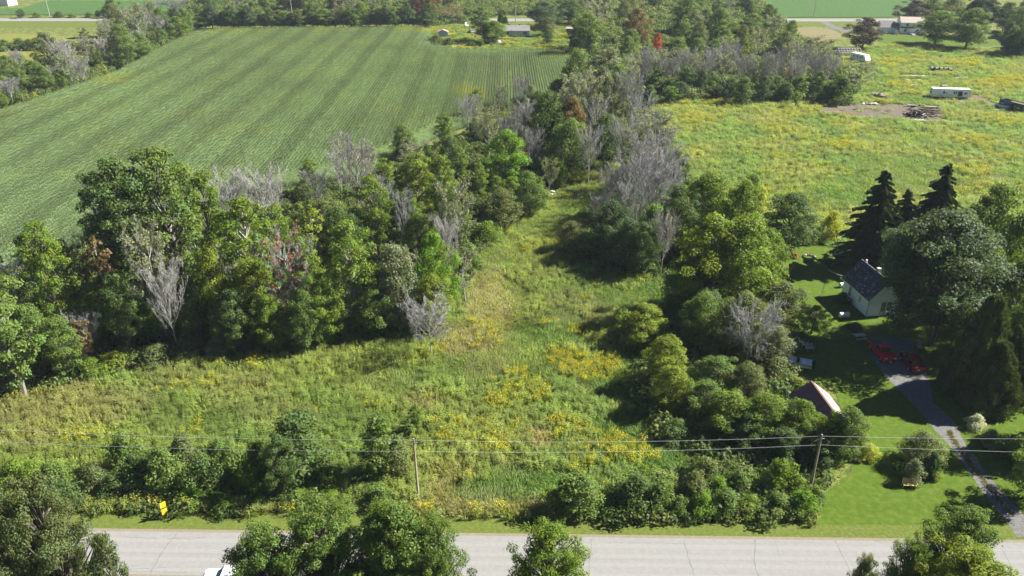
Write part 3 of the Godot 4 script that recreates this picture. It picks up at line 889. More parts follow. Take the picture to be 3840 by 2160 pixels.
# low leafy growth on the forest floors
func undergrowth() -> void:
	R.seed = 131
	var woods := [poly([-75.5, 84.2, -68.3, 86.2, -63.1, 87.4, -58.4, 91.0, -44.2, 96.2, -37.8, 97.9, -27.5, 101.4, -15.3, 105.0, -10.4, 113.9, -7.6, 123.7, -5.5, 133.9, -2.2, 143.6, 2.7, 154.5, 8.7, 165.6, 15.8, 184.1, 19.8, 195.6, 24.2, 220.5, 24.9, 254.5, 17.8, 265.9, 4.1, 253.4, -9.2, 245.9, -12.5, 222.7, -28.2, 192.1, -36.6, 176.5, -53.2, 168.2, -67.6, 153.4, -74.6, 140.6, -83.2, 133.0, -90.8, 124.5, -100.1, 117.5, -92.1, 97.1]), poly([19.8, 195.6, 27.0, 187.2, 20.6, 164.3, 13.3, 150.0, 10.1, 137.7, 15.2, 126.9, 24.7, 123.7, 31.8, 117.5, 32.5, 109.1, 38.9, 109.1, 45.0, 123.7, 50.3, 150.0, 43.6, 172.3, 41.1, 193.8, 42.4, 234.0, 45.7, 267.1, 36.0, 260.1, 24.2, 220.5]), poly([-183.4, 218.4, -160.4, 242.9, -157.9, 258.9, -154.8, 286.3, -152.3, 311.2, -157.2, 358.1, -158.4, 384.3, -158.8, 411.7, -195.7, 501.0, -196.1, 465.2, -209.1, 434.0, -186.1, 370.7, -171.0, 314.4, -178.3, 299.0, -193.4, 299.0, -191.3, 234.0]), poly([-151.2, 425.3, -91.6, 428.2, -48.0, 431.1, -41.1, 425.3, -23.0, 436.9, -10.8, 465.2, 11.8, 468.6, 28.4, 441.4, 35.1, 370.7, 32.6, 306.5, 36.0, 260.1, 67.1, 257.2, 102.4, 253.4, 124.0, 281.6, 132.2, 331.4, 133.8, 382.0, 142.3, 434.0, 159.8, 542.3, 158.3, 647.8, 38.2, 716.6, -98.1, 716.6, -234.4, 716.6, -228.8, 590.6, -191.3, 482.5]), poly([-45.3, 64.7, -47.4, 68.2, -44.4, 71.6, -30.1, 71.6, -26.4, 68.2, -20.1, 68.2, -17.1, 66.3, -16.8, 64.7, -31.4, 64.4]), poly([4.4, 63.8, 5.9, 68.2, 12.3, 68.9, 20.2, 72.3, 29.2, 74.5, 38.7, 74.5, 35.1, 68.2, 32.2, 63.7, 17.6, 63.5]), poly([16.1, 90.8, 26.2, 109.1, 34.5, 117.5, 42.4, 114.6, 36.3, 93.9, 40.1, 87.0, 41.4, 81.6, 39.2, 74.5, 28.6, 72.3, 19.8, 75.2, 16.9, 81.6])]
	var steps := [1.7, 1.7, 2.6, 4.0, 1.3, 1.35, 1.6]
	R.seed = 133
	var s := Shape.new()
	lobe(s, Vector3(0, 0.55, 0), Vector3(1.0, 0.75, 1.0), 190, 0.3, Color.WHITE)
	lobe(s, Vector3(0.7, 0.4, 0.3), Vector3(0.7, 0.6, 0.7), 110, 0.3, Color(0.85, 0.9, 0.85))
	var mesh := s.done()
	var where := []
	var cols := []
	for f in 7:
		var lo := Vector2(1e9, 1e9)
		var hi := -lo
		for p in woods[f]:
			lo = lo.min(p)
			hi = hi.max(p)
		var st: float = steps[f]
		for i in int((hi.x - lo.x) / st):
			for j in int((hi.y - lo.y) / st):
				var p := lo + Vector2(i + R.randf(), j + R.randf()) * st
				if absf(p.x) > p.y * 0.75 + 14.0 or R.randf() < 0.12 or not Geometry2D.is_point_in_polygon(p, woods[f]):
					continue
				var sc: float = R.randf_range(0.7, 1.5) * [1.0, 1.0, 1.5, 2.2, 0.75, 0.95, 1.15][f]
				where.append(Transform3D(Basis(Vector3.UP, R.randf() * TAU).scaled(Vector3(sc, sc * R.randf_range(0.7, 1.3), sc)), Vector3(p.x, 0, -p.y)))
				var c := Color(0.11, 0.17, 0.045).lerp(Color(0.2, 0.23, 0.06), pow(R.randf(), 1.6))
				cols.append(c)
	tag(scatter("undergrowth", mesh, M["grass"], where, cols), "low leafy undergrowth covering the forest floors", "undergrowth")


func trees() -> void:
	grove("poplar_tree", "tall leaning green poplar", "in the left woods", "poplar tree", [["poplar2", "mid", "pale_bark", -70.5, 90.8, 16.5, 6.9], ["poplar0", "mid", "pale_bark", -65.4, 87.0, 20.2, 9.7]])
	grove("shrub", "silvery green willow shrub", "in the left woods", "shrub", [["willow1", "silver", "bark", -68.5, 88.5, 6.2, 6.4]])
	grove("dead_tree", "half bare grey tree", "in the left woods", "dead tree", [["sparse1", "olive", "grey_wood", -73.1, 97.1, 17.6, 6.2], ["sparse1", "silver", "grey_wood", -71.9, 141.1, 10.3, 5.7], ["sparse0", "silver", "grey_wood", -52.6, 102.8, 17.3, 6.2], ["sparse0", "silver", "grey_wood", -34.0, 175.2, 8.5, 5.0], ["sparse1", "silver", "grey_wood", -28.1, 142.6, 7.2, 3.5], ["sparse0", "silver", "grey_wood", -23.1, 176.9, 8.5, 5.4], ["sparse0", "silver", "grey_wood", -14.5, 116.8, 8.1, 5.0], ["sparse0", "silver", "grey_wood", -10.2, 130.4, 14.6, 5.8], ["sparse0", "silver", "grey_wood", -9.8, 225.9, 7.9, 3.9], ["sparse0", "silver", "grey_wood", -5.9, 193.8, 12.3, 6.0], ["sparse1", "silver", "grey_wood", -2.9, 246.1, 7.4, 3.8], ["sparse1", "silver", "grey_wood", 0.7, 182.9, 7.7, 4.0], ["sparse1", "silver", "grey_wood", 8.2, 227.4, 7.0, 3.4], ["sparse0", "olive", "grey_wood", 8.4, 166.5, 8.0, 3.9], ["sparse0", "silver", "grey_wood", 14.7, 239.5, 6.2, 4.0], ["sparse1", "olive", "grey_wood", 13.0, 183.6, 9.5, 5.2], ["sparse0", "silver", "grey_wood", 16.8, 212.3, 14.8, 7.6], ["sparse0", "silver", "grey_wood", 18.7, 220.5, 15.7, 10.1], ["sparse0", "silver", "grey_wood", 20.8, 214.3, 16.5, 8.8], ["sparse1", "silver", "grey_wood", 24.0, 226.7, 9.6, 6.3], ["sparse0", "olive", "grey_wood", 28.6, 218.4, 16.7, 8.5], ["sparse0", "olive", "grey_wood", 27.5, 169.5, 13.9, 6.8], ["sparse0", "silver", "grey_wood", 33.9, 181.0, 14.5, 9.0]])
	grove("poplar_tree", "yellow-green poplar", "in the left woods", "poplar tree", [["poplar2", "bright", "pale_bark", -81.6, 120.7, 10.0, 5.0], ["poplar1", "bright", "pale_bark", -66.3, 99.3, 20.2, 6.8], ["poplar0", "mid", "pale_bark", -66.2, 105.3, 15.4, 6.6], ["poplar1", "bright", "pale_bark", -66.4, 129.7, 8.2, 3.6], ["poplar0", "bright", "pale_bark", -50.5, 119.0, 21.1, 7.8], ["poplar0", "bright", "pale_bark", -42.8, 118.7, 9.8, 5.1], ["poplar2", "bright", "pale_bark", -38.6, 117.5, 15.7, 7.2], ["poplar0", "bright", "pale_bark", -43.5, 156.1, 8.0, 4.5], ["poplar2", "bright", "pale_bark", -44.8, 165.9, 8.6, 4.7], ["poplar1", "bright", "pale_bark", -28.5, 166.3, 8.8, 5.2], ["poplar1", "bright", "pale_bark", -18.7, 141.2, 8.4, 4.7], ["poplar1", "yellowgreen", "pale_bark", -19.9, 154.5, 13.5, 7.4], ["poplar1", "bright", "pale_bark", -22.6, 180.7, 7.0, 3.7], ["poplar2", "bright", "pale_bark", -14.3, 147.8, 15.2, 6.3], ["poplar1", "bright", "pale_bark", -18.0, 202.0, 9.8, 5.0], ["poplar0", "bright", "pale_bark", -12.1, 176.7, 8.4, 4.4], ["poplar0", "bright", "pale_bark", -10.9, 232.3, 9.4, 4.7], ["poplar0", "bright", "pale_bark", -7.0, 161.0, 9.6, 4.4], ["poplar0", "bright", "pale_bark", -2.7, 156.4, 7.7, 4.4], ["poplar1", "bright", "pale_bark", -0.5, 151.5, 9.4, 4.9], ["poplar1", "bright", "pale_bark", 15.6, 216.2, 8.6, 3.7], ["poplar2", "bright", "pale_bark", 23.0, 233.5, 7.4, 4.2]])
	grove("russet_tree", "thin russet tree with a pale trunk", "in the left woods", "thin tree", [["thin0", "rust", "pale_bark", -59.8, 102.8, 17.0, 4.1], ["thin1", "rust", "pale_bark", -3.0, 201.4, 6.8, 2.5], ["thin0", "rust", "pale_bark", 14.1, 260.4, 6.3, 2.5]])
	grove("poplar_tree", "big dark green poplar", "in the left woods", "poplar tree", [["poplar0", "dark", "pale_bark", -64.5, 114.6, 22.0, 7.6], ["poplar1", "dark", "pale_bark", -58.5, 110.4, 25.9, 11.6], ["poplar2", "mid", "pale_bark", -52.9, 113.2, 26.6, 12.4]])
	grove("dead_tree", "bare grey tree", "in the left woods", "dead tree", [["dead0", "", "grey_wood", -79.2, 111.2, 9.0, 4.5], ["dead0", "", "grey_wood", -74.4, 111.4, 7.4, 4.1], ["dead2", "", "grey_wood", -48.7, 97.6, 13.8, 5.3], ["dead1", "", "grey_wood", -65.7, 139.5, 7.8, 4.1], ["dead1", "", "grey_wood", -54.3, 122.1, 14.0, 6.3], ["dead1", "", "grey_wood", -46.0, 112.9, 9.3, 5.8], ["dead0", "", "grey_wood", -50.3, 130.4, 15.9, 8.5], ["dead2", "", "grey_wood", -55.5, 147.1, 9.2, 4.9], ["dead2", "", "grey_wood", -44.2, 132.1, 16.3, 8.6], ["dead1", "", "grey_wood", -40.0, 150.5, 10.3, 5.8], ["dead0", "", "grey_wood", -38.2, 165.9, 9.8, 5.5], ["dead2", "", "grey_wood", -26.3, 147.8, 9.0, 5.9], ["dead0", "", "grey_wood", -19.7, 132.1, 12.6, 4.3], ["dead2", "", "grey_wood", -10.9, 120.5, 11.8, 4.6], ["dead2", "", "grey_wood", -12.4, 218.0, 10.0, 6.5], ["dead1", "silver", "grey_wood", -1.8, 187.2, 12.0, 4.1], ["dead0", "silver", "grey_wood", 1.3, 199.1, 12.0, 4.4], ["dead2", "", "grey_wood", 2.5, 245.2, 9.8, 6.1], ["dead1", "", "grey_wood", 4.3, 211.6, 10.1, 6.2], ["dead2", "silver", "grey_wood", 17.7, 172.3, 13.1, 6.2], ["dead0", "silver", "grey_wood", 21.7, 193.8, 14.3, 6.8], ["dead2", "silver", "grey_wood", 25.8, 178.0, 13.4, 6.3], ["dead2", "silver", "grey_wood", 32.5, 214.3, 16.5, 8.4], ["dead0", "silver", "grey_wood", 32.9, 193.8, 15.3, 7.7]])
	grove("poplar_tree", "light green poplar with pale limbs", "in the left woods", "poplar tree", [["poplar2", "bright", "white_bark", -40.1, 106.5, 21.2, 9.5]])
	grove("willow_tree", "yellowish green willow", "in the left woods", "willow tree", [["willow0", "yellowgreen", "bark", -44.1, 102.8, 15.2, 7.0]])
	grove("maple_tree", "yellow-green maple", "in the left woods", "maple tree", [["round0", "bright", "bark", -60.3, 100.5, 9.0, 6.4], ["round1", "yellowgreen", "bark", -63.4, 109.1, 7.7, 7.2], ["willow0", "yellowgreen", "bark", -66.6, 144.6, 5.8, 4.5], ["round1", "yellowgreen", "bark", -61.7, 139.1, 6.8, 5.1], ["round1", "yellowgreen", "bark", -38.0, 101.6, 13.5, 7.6], ["round2", "bright", "bark", -35.1, 98.8, 9.2, 5.8], ["round0", "bright", "bark", -32.2, 109.1, 13.8, 6.8], ["round1", "bright", "bark", -27.2, 101.4, 11.4, 6.4], ["round2", "yellowgreen", "bark", -12.3, 104.7, 9.9, 6.9], ["round1", "yellowgreen", "bark", -15.8, 152.3, 6.5, 5.4], ["willow0", "yellowgreen", "bark", -14.8, 165.4, 5.8, 5.3], ["willow0", "yellowgreen", "bark", -6.0, 208.4, 6.6, 5.1], ["round1", "yellowgreen", "bark", 10.2, 209.1, 8.0, 5.6]])
	grove("dead_tree", "half bare tree hung with red leaves", "in the left woods", "dead tree", [["sparse2", "red", "grey_wood", -32.2, 102.8, 17.0, 6.7]])
	grove("maple_tree", "deep green maple", "in the left woods", "maple tree", [["round2", "mid", "bark", -66.0, 92.8, 10.8, 7.1], ["round1", "mid", "bark", -61.6, 91.8, 9.5, 6.0], ["round2", "mid", "bark", -69.1, 133.1, 8.6, 6.5], ["round0", "mid", "bark", -67.6, 153.3, 8.4, 6.3], ["round1", "mid", "bark", -59.6, 158.6, 6.2, 5.3], ["round2", "mid", "bark", -49.8, 135.4, 9.0, 7.6], ["round2", "mid", "bark", -30.1, 98.8, 9.9, 5.8], ["round1", "mid", "bark", -29.5, 130.4, 8.3, 7.3], ["round0", "mid", "bark", -20.6, 103.4, 9.8, 6.6], ["round1", "mid", "bark", -27.6, 192.1, 9.4, 7.0], ["round2", "mid", "bark", -22.0, 146.8, 6.6, 5.8], ["round1", "mid", "bark", -16.7, 130.4, 9.4, 7.2], ["round1", "mid", "bark", -10.3, 139.7, 7.4, 6.5], ["round0", "mid", "bark", 0.1, 191.6, 7.1, 4.6], ["round2", "mid", "bark", 3.7, 154.5, 9.5, 9.1], ["round1", "mid", "bark", 8.4, 216.7, 6.0, 4.6], ["round0", "mid", "bark", 9.9, 222.1, 9.2, 6.8], ["round2", "mid", "bark", 14.4, 251.8, 8.2, 7.1], ["round1", "mid", "bark", 18.2, 260.4, 7.9, 6.8], ["round2", "mid", "bark", 13.0, 177.4, 14.5, 12.1]])
	grove("poplar_tree", "tall yellow-green poplar with a clear trunk", "in the left woods", "poplar tree", [["poplar1", "bright", "white_bark", -23.6, 105.0, 18.2, 8.3]])
	grove("willow_tree", "silvery green willow", "in the left woods", "willow tree", [["willow0", "silver", "bark", -17.2, 105.3, 14.1, 8.1], ["willow0", "silver", "bark", -9.9, 213.4, 5.8, 5.3], ["willow1", "silver", "bark", 6.3, 255.0, 5.8, 5.5]])
	grove("maple_tree", "vivid green maple", "in the left woods", "maple tree", [["round0", "vivid", "bark", -11.8, 109.1, 14.5, 7.7], ["round0", "vivid", "bark", -1.1, 172.3, 13.3, 11.3]])
	grove("shrub", "half bare grey-green shrub", "in the left woods", "shrub", [["sparse1", "silver", "grey_wood", -7.7, 114.4, 8.7, 4.9]])
	grove("dead_tree", "bare many-stemmed dead tree standing in the meadow edge", "in the left woods", "dead tree", [["snag0", "", "grey_wood", -11.6, 96.9, 9.0, 6.5]])
	grove("bush", "bright green round bush", "in the left woods", "bush", [["bush1", "vivid", "bark", -56.1, 103.5, 5.3, 6.9]])
	grove("russet_tree", "small russet tree", "in the left woods", "thin tree", [["thin1", "rust", "pale_bark", -60.2, 94.4, 7.8, 3.5]])
	grove("dead_tree", "small bare grey snag", "in the left woods", "dead tree", [["snag0", "", "grey_wood", -61.0, 96.5, 7.2, 4.0]])
	grove("leafy_tree", "olive green tree", "in the left woods", "tree", [["poplar2", "olive", "pale_bark", -34.9, 133.9, 11.2, 8.1]])
	grove("leafy_tree", "thin yellowing tree", "in the left woods", "tree", [["thin0", "yellowgreen", "pale_bark", -33.5, 120.5, 14.9, 4.7]])
	grove("poplar_tree", "tall yellow-green poplar", "in the left woods", "poplar tree", [["poplar0", "bright", "pale_bark", -24.6, 132.1, 16.3, 6.8]])
	grove("dead_tree", "white bare dead tree with forked limbs", "in the left woods", "dead tree", [["dead2", "pale", "white_bark", -31.5, 150.0, 16.6, 8.8]])
	grove("bush", "round grey-green bush at the corridor edge", "in the left woods", "bush", [["willow1", "olive", "bark", -2.1, 147.5, 7.8, 8.8]])
	grove("maple_tree", "dark green maple", "in the left woods", "maple tree", [["round0", "dark", "bark", -56.5, 99.3, 12.4, 6.9], ["round1", "dark", "bark", -46.7, 101.6, 10.7, 7.0], ["round0", "dark", "bark", -48.7, 107.9, 7.7, 6.0], ["round0", "dark", "bark", -40.4, 98.8, 10.2, 6.3], ["round2", "dark", "bark", -38.1, 126.6, 6.7, 5.9], ["round2", "dark", "bark", -30.0, 123.7, 13.4, 8.2], ["round0", "dark", "bark", -28.7, 116.3, 6.7, 5.1], ["round2", "dark", "bark", -32.4, 140.1, 6.2, 4.1], ["round0", "dark", "bark", -26.0, 155.7, 7.5, 6.3], ["round2", "dark", "bark", -22.3, 172.9, 7.3, 6.4], ["round2", "dark", "bark", -20.7, 184.3, 6.3, 4.1], ["round2", "dark", "bark", -15.3, 183.2, 8.9, 6.2], ["round2", "dark", "bark", 3.2, 227.7, 8.4, 5.7], ["round0", "dark", "bark", 6.2, 201.1, 8.6, 6.8], ["round2", "dark", "bark", 7.6, 239.6, 7.1, 6.1], ["round2", "dark", "bark", 6.2, 191.5, 8.7, 5.9], ["round1", "dark", "bark", 8.3, 187.2, 18.5, 11.6], ["round1", "dark", "bark", 22.8, 185.6, 13.4, 10.6]])
	grove("maple_tree", "brown-tinged maple", "in the left woods", "maple tree", [["round0", "rustgreen", "bark", 14.9, 188.8, 16.9, 8.3]])
	grove("dead_tree", "bare dark tree", "in the left woods", "dead tree", [["dead1", "", "grey_wood", 4.7, 178.0, 11.6, 6.0]])
	grove("vine_clad_tree", "vivid green vine-draped trunk", "in the left woods", "vine-clad tree", [["vine0", "vivid", "bark", 8.0, 178.4, 6.2, 4.7], ["vine1", "bright", "bark", 10.8, 171.2, 7.0, 4.1]])
	grove("leafy_tree", "rounded light green tree beside the corn", "in the left woods", "tree", [["willow0", "mid", "bark", 20.6, 251.7, 17.1, 13.3]])
	grove("poplar_tree", "pale green poplar", "in the left woods", "poplar tree", [["poplar0", "silver", "pale_bark", 28.7, 241.3, 20.0, 15.8], ["poplar1", "bright", "pale_bark", 31.0, 234.0, 15.9, 11.8]])
	grove("vine_clad_tree", "yellow-green vine-draped tree", "in the left woods", "vine-clad tree", [["vine0", "bright", "bark", -18.9, 106.2, 9.8, 4.9]])
	grove("bush", "bright green bush", "in the left woods", "bush", [["bush0", "vivid", "bark", -27.9, 102.8, 4.2, 5.4], ["bush2", "bright", "bark", -23.8, 104.1, 3.4, 4.9]])
	grove("bush", "olive bush", "in the left woods", "bush", [["bush2", "olive", "bark", -51.2, 95.5, 2.9, 6.3], ["bush0", "olive", "bark", -47.6, 98.4, 2.9, 5.2], ["bush2", "olive", "bark", -38.5, 99.7, 3.2, 4.7]])
	grove("bush", "grey-green bush", "in the left woods", "bush", [["bush1", "silver", "bark", -42.8, 98.2, 3.0, 4.7]])
	grove("bush", "yellow-green bush", "in the left woods", "bush", [["bush1", "bright", "bark", -58.9, 92.1, 2.8, 4.4], ["bush0", "yellowgreen", "bark", -56.2, 94.1, 2.5, 5.1], ["bush0", "bright", "bark", -16.8, 106.5, 3.6, 5.6], ["bush1", "bright", "bark", -4.9, 140.1, 3.9, 6.2]])
	grove("bush", "deep green bush", "in the left woods", "bush", [["bush1", "mid", "bark", -32.9, 101.1, 3.4, 5.3], ["bush2", "mid", "bark", -7.7, 125.9, 5.1, 5.6]])
	grove("dead_tree", "bare grey tree", "in the hedgerow right of the corridor", "dead tree", [["dead2", "", "grey_wood", 17.2, 145.5, 7.5, 4.3], ["dead1", "", "grey_wood", 20.2, 153.4, 9.2, 5.6], ["dead1", "", "grey_wood", 22.3, 150.0, 12.3, 7.5], ["dead1", "", "grey_wood", 22.3, 137.7, 12.1, 5.7], ["dead1", "", "grey_wood", 35.3, 227.2, 8.5, 4.7], ["dead0", "", "grey_wood", 25.3, 147.8, 14.6, 8.1], ["dead2", "", "grey_wood", 28.5, 164.3, 13.6, 7.4], ["dead2", "", "grey_wood", 28.8, 159.4, 9.7, 4.8], ["dead2", "", "grey_wood", 26.0, 141.6, 13.8, 7.2], ["dead2", "", "grey_wood", 36.3, 202.0, 7.6, 4.1], ["dead2", "", "grey_wood", 29.5, 153.4, 14.2, 8.4], ["dead1", "", "grey_wood", 39.8, 212.6, 7.8, 4.4], ["dead0", "", "grey_wood", 33.0, 169.5, 13.9, 7.6], ["dead0", "", "grey_wood", 29.5, 141.6, 13.1, 5.9], ["dead0", "", "grey_wood", 32.2, 150.0, 13.6, 6.8]])
	grove("leafy_tree", "dark green tree", "in the hedgerow right of the corridor", "tree", [["round2", "darkblue", "bark", 17.9, 132.1, 11.4, 8.3], ["willow1", "darkblue", "bark", 20.3, 126.9, 9.6, 7.7], ["round0", "dark", "bark", 22.8, 125.3, 9.9, 7.7], ["round1", "dark", "bark", 43.6, 247.6, 7.3, 5.6], ["round1", "dark", "bark", 39.3, 197.2, 7.0, 6.3], ["round0", "dark", "bark", 39.4, 177.6, 6.7, 6.2], ["round0", "dark", "bark", 30.8, 133.9, 13.4, 8.8], ["round0", "dark", "bark", 37.0, 157.8, 6.8, 6.5], ["round0", "dark", "bark", 48.6, 150.0, 6.3, 5.5], ["round0", "dark", "bark", 45.3, 125.9, 7.6, 6.9]])
	grove("shrub", "grey-green shrub", "in the hedgerow right of the corridor", "shrub", [["willow1", "olive", "bark", 10.9, 134.8, 6.1, 6.7]])
	grove("bush", "deep green bush", "in the hedgerow right of the corridor", "bush", [["bush1", "mid", "bark", 14.3, 132.1, 4.8, 6.6], ["bush1", "mid", "bark", 35.7, 236.1, 4.0, 5.4], ["bush0", "mid", "bark", 37.6, 248.5, 3.7, 5.6], ["bush1", "mid", "bark", 42.1, 225.1, 4.5, 5.7], ["bush1", "mid", "bark", 37.6, 153.2, 3.3, 4.3], ["bush1", "mid", "bark", 43.5, 165.0, 4.8, 6.1]])
	grove("vine_clad_tree", "vivid green vine-draped trunk", "in the hedgerow right of the corridor", "vine-clad tree", [["vine0", "vivid", "bark", 25.3, 131.9, 10.9, 4.0]])
	grove("dead_tree", "bare whitish tree with brown vines", "in the hedgerow right of the corridor", "dead tree", [["snag0", "", "white_bark", 26.4, 124.5, 11.3, 4.8]])
	grove("maple_tree", "broad yellow-green maple", "in the hedgerow right of the corridor", "maple tree", [["round1", "bright", "bark", 37.7, 139.6, 13.7, 12.9], ["round0", "yellowgreen", "bark", 30.9, 110.4, 17.1, 11.8], ["round2", "bright", "bark", 41.2, 132.1, 15.1, 9.4], ["round1", "bright", "bark", 36.0, 110.4, 16.5, 12.4], ["round2", "bright", "bark", 41.4, 114.6, 12.8, 8.4]])
	grove("maple_tree", "deep green maple", "in the hedgerow right of the corridor", "maple tree", [["round0", "mid", "bark", 27.7, 110.4, 10.5, 8.2], ["round1", "mid", "bark", 27.6, 99.3, 9.3, 6.4]])
	grove("shrub", "golden yellow shrub", "in the hedgerow right of the corridor", "shrub", [["bush0", "yellow", "bark", 52.6, 156.4, 5.5, 5.1]])
	grove("bush", "yellow-green bush", "in the hedgerow right of the corridor", "bush", [["bush2", "bright", "bark", 54.1, 166.6, 4.8, 6.2]])
	grove("apple_tree", "dark round apple tree on the lawn edge", "by the white house", "apple tree", [["round2", "dark", "bark", 52.6, 136.2, 11.0, 11.2]])
	grove("shrub", "golden yellow shrub", "by the white house", "shrub", [["bush1", "yellow", "bark", 62.3, 141.5, 5.5, 5.0]])
	grove("bush", "deep green bush", "by the white house", "bush", [["bush0", "mid", "bark", 58.0, 139.7, 2.9, 5.4], ["bush0", "mid", "bark", 60.4, 73.3, 4.4, 5.6]])
	grove("spruce_tree", "dark drooping spruce", "by the white house", "spruce tree", [["spruce0", "spruce", "bark", 64.6, 129.0, 18.8, 14.4], ["spruce0", "spruce", "bark", 71.4, 133.0, 13.7, 10.2], ["spruce1", "spruce", "bark", 76.3, 131.2, 19.2, 13.9]])
	grove("maple_tree", "huge dark maple with pale leaf tips over the house", "by the white house", "maple tree", [["grand0", "darkpale", "bark", 63.0, 100.9, 20.5, 17.4]])
	grove("maple_tree", "deep green maple", "by the white house", "maple tree", [["round1", "mid", "bark", 79.3, 119.0, 18.6, 10.5], ["round0", "mid", "bark", 58.0, 67.6, 9.3, 6.1], ["round2", "mid", "bark", 66.9, 76.8, 13.6, 8.0]])
	grove("maple_tree", "dark maple", "by the white house", "maple tree", [["round2", "mid", "bark", 73.1, 109.1, 13.8, 8.0], ["round1", "mid", "bark", 72.7, 99.3, 15.5, 8.6], ["round0", "mid", "bark", 85.6, 117.5, 18.4, 9.1], ["round0", "mid", "bark", 71.8, 90.8, 15.9, 9.0]])
	grove("maple_tree", "yellow-green maple", "by the white house", "maple tree", [["round2", "yellowgreen", "bark", 78.8, 105.3, 17.9, 7.7]])
	grove("cedar_tree", "tall pale-green cedar", "by the white house", "cedar tree", [["cedar0", "cedar", "bark", 62.2, 88.4, 14.6, 8.6], ["cedar0", "cedar", "bark", 62.4, 85.1, 9.7, 7.7], ["cedar1", "cedar", "bark", 65.8, 88.4, 10.5, 7.9]])
	grove("bush", "pale green bush at the cedars", "by the white house", "bush", [["bush1", "silver", "bark", 68.0, 85.5, 5.3, 4.2]])
	grove("bush", "dark bush at the house corner", "by the white house", "bush", [["bush0", "dark", "bark", 53.4, 105.5, 1.1, 2.8]])
	grove("bush", "dark bush under the house wall", "by the white house", "bush", [["bush2", "dark", "bark", 54.7, 114.4, 1.9, 2.8]])
	grove("leafy_tree", "small olive tree on the lawn", "by the white house", "tree", [["round0", "olive", "bark", 46.0, 104.0, 4.8, 4.5]])
	grove("bush", "white-flowering hydrangea bush by the driveway", "by the white house", "bush", [["bush1", "white_bloom", "bark", 58.6, 80.4, 1.8, 2.6]])
	grove("shrub", "pale grey-green shrub by the driveway", "by the white house", "shrub", [["bush2", "silver", "bark", 58.4, 76.8, 2.1, 2.9]])
	grove("shrub", "small brownish shrub by the driveway", "by the white house", "shrub", [["bush0", "olive", "bark", 58.7, 75.2, 1.5, 2.2]])
	grove("bush", "round olive pine bush in the lawn island", "by the white house", "bush", [["willow0", "olive", "bark", 48.1, 73.2, 4.2, 5.8]])
	grove("shrub", "grey-green shrub behind the yellow bench", "by the white house", "shrub", [["bush2", "silver", "bark", 45.9, 70.1, 2.9, 2.8]])
	grove("spruce_tree", "small blue-green spruce in the lawn island", "by the white house", "spruce tree", [["cedar1", "bluegreen", "bark", 48.4, 71.3, 3.2, 2.3]])
	grove("shrub", "small yellow-flecked shrub in the lawn island", "by the white house", "shrub", [["bush0", "yellowgreen", "bark", 48.7, 70.7, 1.4, 1.8]])
	grove("shrub", "golden hosta clump by the barn wall", "by the white house", "shrub", [["bush1", "yellow", "bark", 42.5, 74.4, 1.8, 2.9]])
	grove("shrub", "pale leafy plant by the barn wall", "by the white house", "shrub", [["bush2", "silver", "bark", 40.8, 74.1, 1.5, 1.9]])
	grove("maple_tree", "yellow-green maple", "around the red-roofed barn", "maple tree", [["round0", "yellowgreen", "bark", 19.5, 101.2, 6.7, 7.7], ["round1", "yellowgreen", "bark", 20.9, 89.6, 7.7, 6.7], ["round2", "yellowgreen", "bark", 20.6, 84.0, 6.9, 6.1], ["round2", "bright", "bark", 26.9, 79.5, 6.0, 7.4], ["round1", "bright", "bark", 31.1, 77.7, 6.4, 6.8], ["round2", "bright", "bark", 34.6, 76.4, 6.6, 5.3], ["round0", "bright", "bark", 37.9, 74.4, 6.4, 4.9]])
	grove("maple_tree", "dark maple", "around the red-roofed barn", "maple tree", [["round1", "dark", "bark", 29.3, 102.3, 8.1, 7.7], ["round2", "dark", "bark", 28.6, 76.6, 4.8, 5.8], ["round1", "dark", "bark", 32.2, 74.2, 4.3, 5.2], ["round0", "dark", "bark", 35.8, 73.6, 4.8, 5.6]])
	grove("apple_tree", "olive apple tree", "around the red-roofed barn", "apple tree", [["round0", "olive", "bark", 33.5, 98.4, 9.8, 9.2], ["round1", "olive", "bark", 31.0, 85.7, 5.8, 6.2], ["round2", "olive", "bark", 40.8, 105.0, 8.4, 9.1]])
	grove("dead_tree", "bare whitish leaning branches", "around the red-roofed barn", "dead tree", [["snag0", "", "grey_wood", 33.0, 93.9, 9.6, 6.6]])
	grove("leafy_tree", "silvery olive tree", "around the red-roofed barn", "tree", [["willow1", "silver", "bark", 37.4, 95.4, 5.9, 5.7]])
	grove("bush", "yellow-green bush", "around the red-roofed barn", "bush", [["bush0", "bright", "bark", 26.7, 111.3, 3.1, 5.8]])
	grove("maple_tree", "deep green maple", "around the red-roofed barn", "maple tree", [["round0", "mid", "bark", 24.4, 82.3, 5.6, 6.1], ["round0", "mid", "bark", 27.7, 87.7, 5.8, 6.9], ["round1", "mid", "bark", 39.2, 73.8, 7.5, 5.1]])
	grove("bush", "olive bush", "around the red-roofed barn", "bush", [["bush1", "olive", "bark", 36.7, 91.6, 3.1, 6.1]])
	grove("bush", "yellow-green bush over the boat", "around the red-roofed barn", "bush", [["bush2", "yellowgreen", "bark", 38.4, 88.5, 2.1, 4.3]])
	grove("bush", "dark bush", "around the red-roofed barn", "bush", [["bush0", "dark", "bark", 20.5, 78.1, 2.6, 5.4]])
	grove("bush", "yellow-green vine-covered bush", "in the roadside thicket", "bush", [["bush1", "bright", "bark", 30.0, 68.8, 4.0, 4.2]])
	grove("vine_clad_tree", "vine-draped small tree", "in the roadside thicket", "vine-clad tree", [["vine0", "mid", "bark", 7.5, 65.2, 5.1, 4.7]])
	grove("bush", "dark domed vine bush", "in the roadside thicket", "bush", [["bush1", "dark", "bark", 13.4, 65.9, 4.0, 5.6]])
